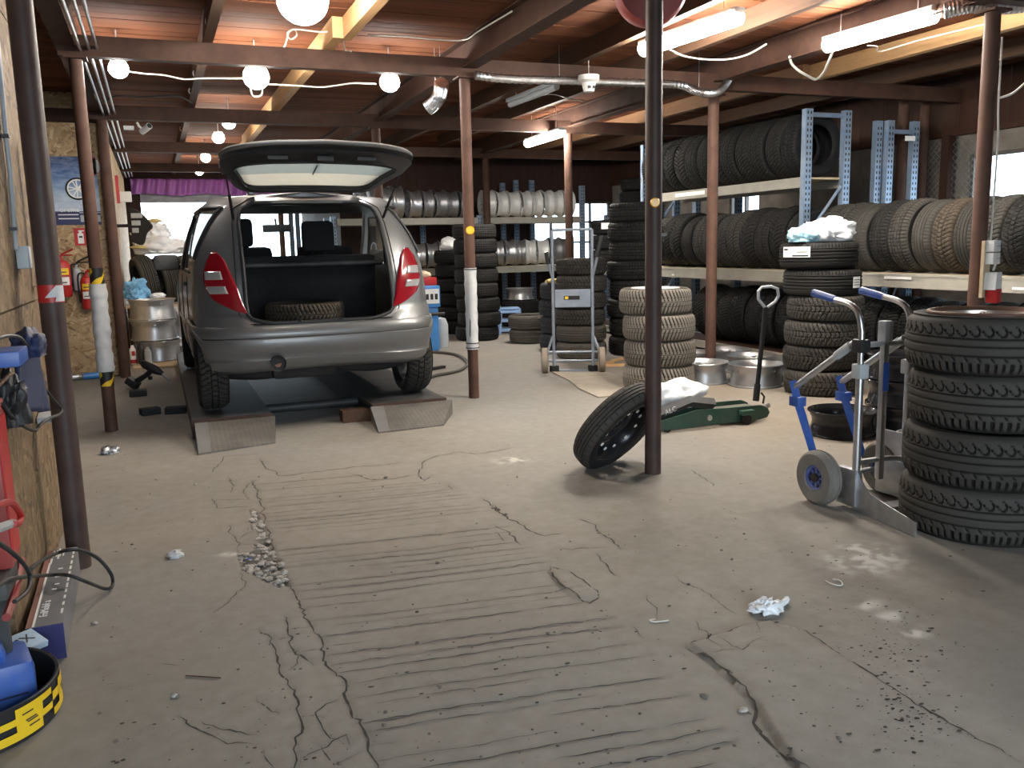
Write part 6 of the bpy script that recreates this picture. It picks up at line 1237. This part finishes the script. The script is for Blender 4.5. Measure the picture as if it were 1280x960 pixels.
for k in range(3): mb = MB(); x = -.475+.018*k; mb.box(x, x+.014, pa.y-.006*k, pa.y+.02, pa.z, pa.z+.62); mb.build('profile', pm('blue_grey_profile', (.32, .42, .55), .3, .7, .1, 9), CH, smooth=0)
mb = MB(); mb.box(-.505, -.42, pa.y-.02, pa.y+.03, pa.z-.006, pa.z); mb.build('ledge', M_ply, CH, smooth=0)
# red stand with clamp, jacket, tools
RS_ = thing('red_stand', 'red steel stand at the left picture edge', 'stand', (0, 0, 0)); ca = PX(16, 600, -.435); ya = ca.y; zr_ = PX(24, 694, -.435).z
mb = MB(); mb.box(-.50, -.47, ya-.12, ya-.09, 0, zr_); mb.build('leg', M_dusty, RS_, smooth=0); mb = MB(); mb.tube([PX(27, 700, -.45), PX(20, 735, -.45), PX(8, 772, -.45)], .012, 8); mb.build('red_stay', M_redd, RS_); mb = MB(); mb.box(-.50, -.44, ya-.25, ya-.05, zr_-.06, zr_, bev=.01); mb.build('grey_foot', M_dusty, RS_)
mb = MB(); mb.box(-.50, -.435, ya-.16, ya, zr_, .90, bev=.006); mb.build('side_panel', M_redd, RS_); mb = MB(); mb.box(-.4345, -.430, ya-.15, ya-.03, zr_+.03, .86); mb.build('dark_panel', M_red, RS_, smooth=0)
q = [PX(u, v, -.40) for u, v in ((-6, 634), (4, 629), (14, 628), (22, 636), (26, 645), (24, 654), (17, 655))]; mb = MB(); mb.tube(bez(q, 4), .009, 8); mb.build('red_handle', M_red, RS_); q = [PX(u, v, -.41) for u, v in ((-6, 662), (16, 654))]; mb = MB(); mb.tube(q, .012, 8); mb.build('grey_handle', M_grey, RS_)
p = PX(10, 443, -.42); mb = MB(); mb.box(-.07, .06, p.y-.16, p.y+.02, p.z-.022, p.z+.022, bev=.006); BC = tag(mb.build('blue_clamp', M_blue, loc=(-.43, 0, 0)), 'bright blue clamp bar over the red stand', 'clamp')
JC = thing('work_jacket', 'dark navy jacket hanging from the stand at left', 'jacket', (0, 0, 0)); rows = []
for i in range(17):
    t = i/16; row = []
    uL = 13+8*t-2*math.sin(t*5); uR = 28+18*t**1.2; v = 424+92*t; yj = 3.30+.06*t
    L_ = PX(14+4*t, v, -.455); Rr_ = PX(27+19*t**.9, v, -.455)
    for k in range(21): s = k/20; p = L_.lerp(Rr_, s); p.x += .05*math.sin(s*PI)+.008*math.sin(s*17+t*3)*(.3+t); row.append(p)
    rows.append(row)
mb = MB(); mb.grid(rows); o = mb.build('body', M_blued, JC, smooth=80); md = o.modifiers.new('thickness', 'SOLIDIFY'); md.thickness = .012; c0 = PX(14, 428, -.455); mb = blob(.05, .10, .06, 51, .35, 2); mb.build('shoulder', M_blued, JC, loc=(c0.x+.05, c0.y, c0.z-.05), smooth=80)
p = PX(12, 500, -.44); mb = blob(.045, .06, .10, 52, .5, 2.5, crease=.3); tag(mb.build('dark_rag', M_black, loc=(p.x, p.y, p.z-.08), smooth=80), 'dark crumpled rag hanging beside the navy jacket', 'rag')
cable('air_line', 'thin black air line with brass fitting in front of the jacket', [PX(-6, 424, -.40), PX(10, 420, -.40), PX(24, 422, -.40), PX(33, 431, -.40), PX(35, 436, -.40)], .006, M_black); p = PX(40, 433, -.40); mb = MB(); mb.cyl((0, -.02, -.004), (0, .035, .012), .009, 10); mb.cyl((0, .03, .01), (0, .045, .014), .012, 10); tag(mb.build('air_fitting', M_galv, loc=p), 'shiny metal air fitting at the end of the thin line', 'fitting')
cable('black_cable', 'black cable looping from the jacket across the dark post', [PX(36, 468, -.42), PX(46, 470, -.41), PX(58, 488, -.40), PX(70, 503, -.40), PX(77, 512, -.39), PX(74, 518, -.39), PX(62, 523, -.40), PX(50, 531, -.42), PX(44, 538, -.43), PX(30, 533, -.43), PX(14, 520, -.43), PX(4, 505, -.43)], .006, M_black)
cable('orange_cable', 'rusty orange cable below the blue clamp', [PX(-4, 484, -.42), PX(6, 474, -.42), PX(14, 467, -.42)], .006, M_rust)
p = PX(58, 521, -.47); mb = MB(); mb.box(-.03, .03, -.055, .055, -.012, .014, bev=.004); tag(mb.build('grey_switch', M_grey, loc=p, rot=(R(8), 0, 0)), 'small grey device resting on the black cable beside the dark post', 'switch')
cable('black_hose', 'black cable curling on the floor round the cardboard box', [PX(-8, 736, -.44), PX(4, 728, -.44), PX(22, 722, -.43), G(60, 719, .16), G(85, 719, .16), G(110, 728, .12), G(128, 735, .03), G(138, 735, .02), G(141, 727, .03), G(138, 716, .08), G(125, 700, .14), G(108, 690, .19), G(90, 687, .24), G(70, 692, .23), PX(50, 702, -.44), PX(38, 712, -.44)], .007, M_black)
cable('black_hose', 'second black cable drooping over the red stand foot', [PX(-6, 676, -.38), PX(12, 688, -.38), PX(28, 703, -.37), PX(37, 718, -.37), PX(36, 735, -.37), PX(28, 745, -.38), PX(18, 752, -.39)], .006, M_black)
# long printed cardboard box
b0, b1 = G(97, 683, .12), G(79, 778, .12); ax = Vector((b1.x-b0.x, b1.y-b0.y, 0)); Lb = ax.length; ang = math.atan2(ax.y, ax.x); mid = (Vector((b0.x, b0.y, 0))+Vector((b1.x, b1.y, 0)))/2
CB = thing('cardboard_box', 'long grey and brown printed cardboard box on the floor by the dark post', 'box', (mid.x, mid.y, 0), (0, 0, ang)); M_cgrey = pm('grey_box_print', (.16, .165, .18), .5, 0, .1, 6, dust=(.30, .28, .27), dustamt=.4); M_cred = pm('red_brown_box_print', (.27, .115, .085), .6, 0, .15, 6, dust=(.36, .26, .22), dustamt=.5); M_cblue = pm('dark_blue_box_end', (.02, .02, .11), .5)
wg = .088; mb = MB(); mb.box(-Lb/2, Lb/2, -wg, 0, .004, .12); mb.build('grey_half', M_cgrey, CB, smooth=0); mb = MB(); mb.box(-Lb/2, Lb/2, -.110, -wg, .004, .118); mb.build('brown_half', M_cred, CB, smooth=0)
mb = MB(); mb.box(Lb/2, Lb/2+.004, -wg-.02, .0, .0, .119); mb.build('blue_end', M_cblue, CB, smooth=0); mb = MB(); mb.box(-Lb/2+.17, Lb/2, -wg-.003, -wg+.004, .1205, .1215); mb.box(-Lb/2+.12, -Lb/2+.185, -wg+.0, -wg+.007, .1205, .1215, T(0, 0, 0)); mb.box(-Lb/2, -Lb/2+.13, -wg+.022, -wg+.028, .1205, .1215); mb.build('white_line', M_label, CB, smooth=0)
text('lettering', 'FriMobil a', .036, M_label, CB, (Lb/2-.15, -wg+.025, .1215), (0, 0, PI)); mb = MB()
for k in range(11): mb.box(-Lb/2+.05+k*.063, -Lb/2+.05+k*.063+random.uniform(.03, .052), -.014, -.007, .1205, .1213)
for k in range(4): mb.box(-Lb/2+.02+.0*k, -Lb/2+.10, -.085+k*.012, -.080+k*.012, .1205, .1213)
for x, y in ((.02, -.045), (-.06, -.05), (-.15, -.045), (.07, -.05)): mb.box(x-.005, x+.005, y-.008, y+.008, .1205, .1213)
mb.build('small_print', M_label, CB, smooth=0, kind='stuff')
# black tray with yellow tape, blue canister, scrap
tc_ = Vector((-.605, 2.70, 0)); rT = .25; TY = thing('black_tray', 'black round tub with yellow and black tape round its rim', 'tub', tc_); mb = MB(); mb.lathe([(0, .006), (rT-.012, .006), (rT-.008, .11), (rT, .112), (rT+.002, .11), (rT-.004, .0), (0, 0)], 48); mb.build('tub', M_black, TY)
zb_, hb_ = .014, .088
for a0, a1, f0_, f1_ in ((-84, -76, .1, .7), (-64, -48, .5, .72), (-64, -62, .0, .5), (-64, -48, .0, .28), (-50, -31, .0, 1.0), (-31, -20, .78, 1.0), (-31, -30, .5, .8), (-31, -20, .30, .52), (-19, -9, .50, .80), (-19, -9, .0, .25), (-9, 9, .0, 1.0)):
    mb = MB(); mb.lathe([(rT+.0035, zb_+hb_*f0_), (rT+.0045, zb_+hb_*f1_)], 6, a0=R(a0), a1=R(a1)); mb.build('yellow_tape', M_yel, TY, smooth=60)
for a, z in ((-42, .078), (-40, .058), (-39, .052), (-38, .038), (-2, .07), (0, .06), (2, .05)): mb = MB(); mb.lathe([(rT+.0055, z), (rT+.0055, z+.004)], 5, a0=R(a-4), a1=R(a+4)); mb.build('tape_print', M_ink, TY, smooth=60)
CN = thing('blue_canister', 'dusty blue plastic canister standing in the black tub', 'canister', (-.575, 2.70, .008), (0, 0, R(14))); mb = MB(); mb.box(-.19, .155, -.095, .095, 0, .17, bev=.03); mb.build('body', M_blue, CN); mb = MB(); mb.box(-.19, .09, -.07, .08, .16, .215, bev=.025); mb.build('shoulder', M_blue, CN); mb = MB(); mb.tube(bez([(-.15, .0, .20), (-.12, 0, .265), (-.02, 0, .265), (.03, 0, .205)], 5), .020, 8); mb.build('grip', M_blue, CN); mb = MB(); mb.box(-.16, .13, -.098, -.094, .075, .080); mb.build('moulded_seam', M_blued, CN, smooth=0)
p = G(34, 793, .13); NC_ = thing('marked_card', 'pale blue card scrap with black marker writing behind the tub', 'card', (p.x-.01, p.y+.0, .112), (R(14), 0, R(38))); mb = MB(); mb.box(-.05, .05, -.045, .045, -.02, 0); mb.build('card', pm('pale_blue_card', (.45, .58, .70), .6), NC_, smooth=0); text('lettering', 'SX', .05, M_ink, NC_, (0, 0, .001), (0, 0, .2))
# ---------------------------------------------------------------- behind the posts, left of the car
p = G(190, 490); DR = thing('impact_wrench', 'black cordless impact wrench lying on the floor left of the car', 'power tool', (p.x-.02, p.y+.22, .0), (0, 0, R(-30))); mb = MB(); mb.lathe([(0, -.12), (.030, -.12), (.042, -.09), (.042, .04), (.03, .08), (.018, .11), (0, .11)], 18, T(.05, 0, .20) @ RY(R(118))); mb.build('motor_body', M_black, DR); mb = MB(); mb.cyl((.14, 0, .15), (.21, 0, .085), .012, 10); mb.build('square_drive', M_galv, DR)
mb = MB(); mb.tube([(.03, 0, .18), (-.03, 0, .13), (-.13, 0, .075)], [.026, .023, .028], 10); mb.build('grip', M_blackm, DR); mb = MB(); mb.box(-.06, .06, -.045, .045, -.035, .035, T(-.17, 0, .06) @ RY(R(35)), bev=.01); mb.build('battery', M_black, DR); mb = MB(); mb.box(.0, .03, -.012, .012, .09, .125); mb.build('trigger', M_black, DR, smooth=0)
for k, (u, v, a, w_, l) in enumerate(((173, 496, 0, .15, 'black rubber block beside the wrench battery'), (190, 519, .25, .15, 'left of the two black rubber blocks before the wrench'), (219, 518, -.15, .16, 'right of the two black rubber blocks nearest the car wheel'))):
    p = G(u, v); mb = MB(); mb.box(-w_/2, w_/2, 0, .10, 0, .055, bev=.006); tag(mb.build('rubber_block', M_blackm, loc=(p.x, p.y, .001), rot=(0, 0, a)), l, 'rubber block')
pR = G(194, 452); rx, ry = pR.x+.03, pR.y-.28
pts = [G(u, v) for u, v in ((166, 463), (222, 459), (228, 452), (228, 443), (168, 449))]; mb = MB(); mb.prism([(q.x, q.y) for q in pts], .022); tag(mb.build('pale_board', M_ply, loc=(0, 0, .001), smooth=0), 'pale board on the floor under the silver rims at left', 'board')
for k in range(3): rim(('lowest', 'middle', 'topmost')[k]+' of three big silver rims stacked left of the car', (rx+(.02, -.01, -.01)[k], ry+.25, .026+.122+k*.247), (0, 0, k), .255, .235, 'ten', M_rim, 'silver rims stacked left of the car')
mb = blob(.13, .12, .14, 61, .5, 2.4, crease=.35); tag(mb.build('blue_rag', M_rag, loc=(rx-.17, ry+.20, .77), smooth=80), 'crumpled light blue rag on the silver rims left of the car', 'rag'); mb = blob(.09, .08, .04, 62, .3, 2.2); tag(mb.build('white_rag', M_bag, loc=(rx+.06, ry+.2, .77), smooth=80), 'small white cloth beside the blue rag', 'cloth')
for k, (dx, dy, c, h, r_, l) in enumerate(((-.26, -.06, M_label, .22, .035, 'red and white spray can before the rims'), (-.17, -.08, M_black, .24, .035, 'tall black bottle before the rims'), (-.10, -.10, M_grey, .19, .04, 'grey box-shaped bottle before the rims'))):
    o = thing('spray_can' if k == 0 else 'bottle', l, 'bottle', (rx+dx, ry+dy+.02, .025)); mb = MB(); mb.lathe([(0, 0), (r_, 0), (r_, h*.8), (r_*.6, h*.88), (r_*.5, h), (0, h)], 16); mb.build('body', c, o)
    if k == 0: mb = MB(); mb.lathe([(r_+.001, h*.0+.01), (r_+.001, h*.25)], 16); mb.build('red_band', M_red, o); mb = MB(); mb.lathe([(r_+.001, h*.45), (r_+.001, h*.7)], 10, a0=R(-110), a1=R(-50)); mb.build('red_print', M_red, o)
PF = thing('tyre_pallet', 'low timber crate holding the leaning tyres at left', 'crate', (0, 0, 0))
for k in range(5): mb = MB(); mb.box(-.38, .62, 11.92+k*.17, 12.06+k*.17, .62, .64); mb.build('slat', M_ply, PF, smooth=0)
for x in (-.36, .58): mb = MB(); mb.box(x, x+.04, 11.92, 12.74, 0, .62); mb.build('side_board', M_timber, PF, smooth=0)
for k in range(4): tyre(ordn(k)+' grey tyre from the left leaning on the crate beyond the rims', (-.13+.265*k, 12.3, .64+.322), (0, R(90-9), R(14)), T_ribf if k != 2 else T_rib, RB_grey, 'tyres leaning beyond the rims')
for k, (x, y, z, s, sd) in enumerate(((0.05, 13.2, 0, (.42, .35, .44), 71), (.06, 13.2, .80, (.38, .34, .28), 72), (.10, 13.15, 1.28, (.34, .3, .16), 73), (.0, 13.25, 1.50, (.24, .24, .15), 74))): mb = blob(*s, sd, .25, 1.8, crease=.25); tag(mb.build('white_sack', M_bag, loc=(x, y, z), smooth=80), ('lowest', 'second lowest', 'second highest', 'topmost')[k]+' white sack in the heap before the far door', 'sack', 'white sacks before the far door')
for k, (x, y, z) in enumerate(((-.18, 12.88, 1.36), (.05, 13.2, 1.72))): mb = blob(.10, .05, .03, 80+k, .4, 2.5, 3); tag(mb.build('straw_wad', MATS['straw_glove'], loc=(x, y, z), smooth=80), ('lower', 'upper')[k]+' yellow wad on the white sacks', 'wad')
HL = thing('headlamp_unit', 'dark curved car headlamp hung on the partition edge', 'headlamp', PY(163, 282, 12.0), (0, 0, R(-20))); mb = MB(); mb.box(-.19, .02, .0, .03, -.02, .02); P = bez([(0, 0, .22), (.10, 0, .18), (.20, 0, .08), (.26, 0, -.02), (.18, 0, -.10), (.12, 0, -.24), (0, 0, -.2)], 4); n = len(P); mb.add(P+[p+Vector((0, .05, 0)) for p in P], [tuple(range(n)), tuple(range(n, 2*n))[::-1]]+[(k, (k+1) % n, (k+1) % n+n, k+n) for k in range(n)]); mb.build('shell', M_blackm, HL, smooth=30)
for k in range(3): mb = MB(); mb.box(.02, .16-.03*k, -.012, -.002, .09-.09*k, .15-.09*k, bev=.004); mb.build('lens', M_grey, HL)
mb = MB(); mb.box(-.055, .12, -.05, .05, -.07, .07, bev=.01); tag(mb.build('white_cabinet', M_white, loc=(-.34, 13.5, PY(168, 246, 13.5).z)), 'small white box high on the partition near the far door', 'box'); mb = MB(); mb.box(-.02, .02, -.06, .06, -.18, .18); tag(mb.build('red_strip', M_red, loc=(-.375, 13.0, PY(157, 237, 13.0).z), smooth=0), 'red vertical strip high on the partition edge', 'strip')
# purple sheet gathered above the far door
rows = []; xa, xb = -.30, 3.0
for i in range(9):
    t = i/8; rows.append([Vector((xa+(xb-xa)*k/120, 18.30+.03*math.sin(k*.9+t*2)+.02*math.sin(k*.37), 2.70-.30*t+.02*math.sin(k*.16)*t)) for k in range(121)])
mb = MB(); mb.grid(rows); o = tag(mb.build('purple_sheet', pm('purple_film', (.36, .12, .42), .45, 0, .12, 4), smooth=80), 'purple plastic sheet rolled up above the far door', 'sheet'); md = o.modifiers.new('thickness', 'SOLIDIFY'); md.thickness = .006
# seen through the car: posts and frames far behind it
o = thing('spare_upright', 'blue rack upright seen through the car windows', 'rack part', (0, 0, 0)); upright(o, 2.60, 17.2, 2.2); upright(o, 2.48, 17.2, 2.2); o = thing('spare_pipe', 'rusty pipe standing far behind the car', 'pipe', (2.24, 16.8, 0)); mb = MB(); mb.cyl((0, 0, 0), (0, 0, 2.4), .05, 14); mb.build('pipe', M_rust, o)
# ---------------------------------------------------------------- litter on the slab
def litter(name, label, mb, u, v, m, cat='litter', rz=0, dz=0): p = G(u, v); return tag(mb.build(name, m, loc=(p.x, p.y, floor_z(p.x, p.y)+.001+dz), rot=(0, 0, rz), smooth=80), label, cat)
litter('paper_scrap', 'crumpled white paper towel on the floor, lower right', blob(.052, .036, .028, 91, .5, 2.2, crease=.45), 958, 764, M_bag, 'paper', -.4); mb = MB(); mb.tube(bez([(0, 0, .012), (.05, .01, .012), (.075, .018, .016), (.085, .03, .014)], 4), [.018]*4+[.012]*4+[.010]*4+[.012], 6); litter('paper_twist', 'twisted tail of the white paper towel', mb, 966, 762, M_bag, 'paper', 0)
litter('grey_cloth', 'small grey cloth scrap on the floor right of the dark post', blob(.035, .03, .018, 92, .5, 2.4, 3, crease=.4), 219, 696, pm('pale_grey_cloth', (.50, .51, .52), .7), 'cloth'); litter('foil_scrap', 'crumpled foil scrap on the floor before the padded post', blob(.05, .04, .035, 93, .7, 3, 3, crease=.6), 137, 567, M_galv, 'foil')
litter('wire_loop', 'bent pale wire loop on the floor, right of centre', (lambda mb: (mb.tube(bez([(.02, .03, 0), (.026, 0, .004), (.012, -.03, .004), (-.010, -.035, .004), (-.024, -.005, .004), (-.018, .03, 0)], 5), .0028, 6), mb)[1])(MB()), 1043, 728, M_wire, 'wire'); litter('cable_tie', 'white hooked cable tie on the floor, lower middle', (lambda mb: (mb.tube(bez([(.012, .015, 0), (-.012, .012, .002), (-.006, -.006, .003), (.030, -.016, .003), (.048, -.016, .002)], 5), .0028, 5), mb)[1])(MB()), 818, 777, M_wire, 'cable tie')
litter('thin_stick', 'thin twig lying on the floor, lower left', (lambda mb: (mb.tube([(-.05, .03, .003), (0, 0, .003), (.05, -.032, .003)], .0022, 5), mb)[1])(MB()), 254, 847, M_joistd, 'stick'); litter('stone_chip', 'flat grey stone chip near the raised patch', blob(.018, .012, .006, 94, .3, 2, 2), 928, 888, M_stone, 'stone'); litter('blue_scrap', 'tiny blue plastic scrap in the broken joint', (lambda mb: (mb.box(-.010, .010, -.005, .005, 0, .003), mb)[1])(MB()), 312, 702, M_blue, 'scrap', 0, .008)
for k, (u, v) in enumerate(((119, 780), (218, 871), (101, 511), (196, 600), (244, 606))): litter('pebble', ('pale pebble before the cardboard box', 'pale pebble on the floor at lower left', 'white flake behind the dark post', 'white flake left of the cracked joint', 'white flake near the left ramp')[k], blob(.010, .008, .007, 95+k, .3, 2, 2), u, v, M_stone, 'pebble', 0)
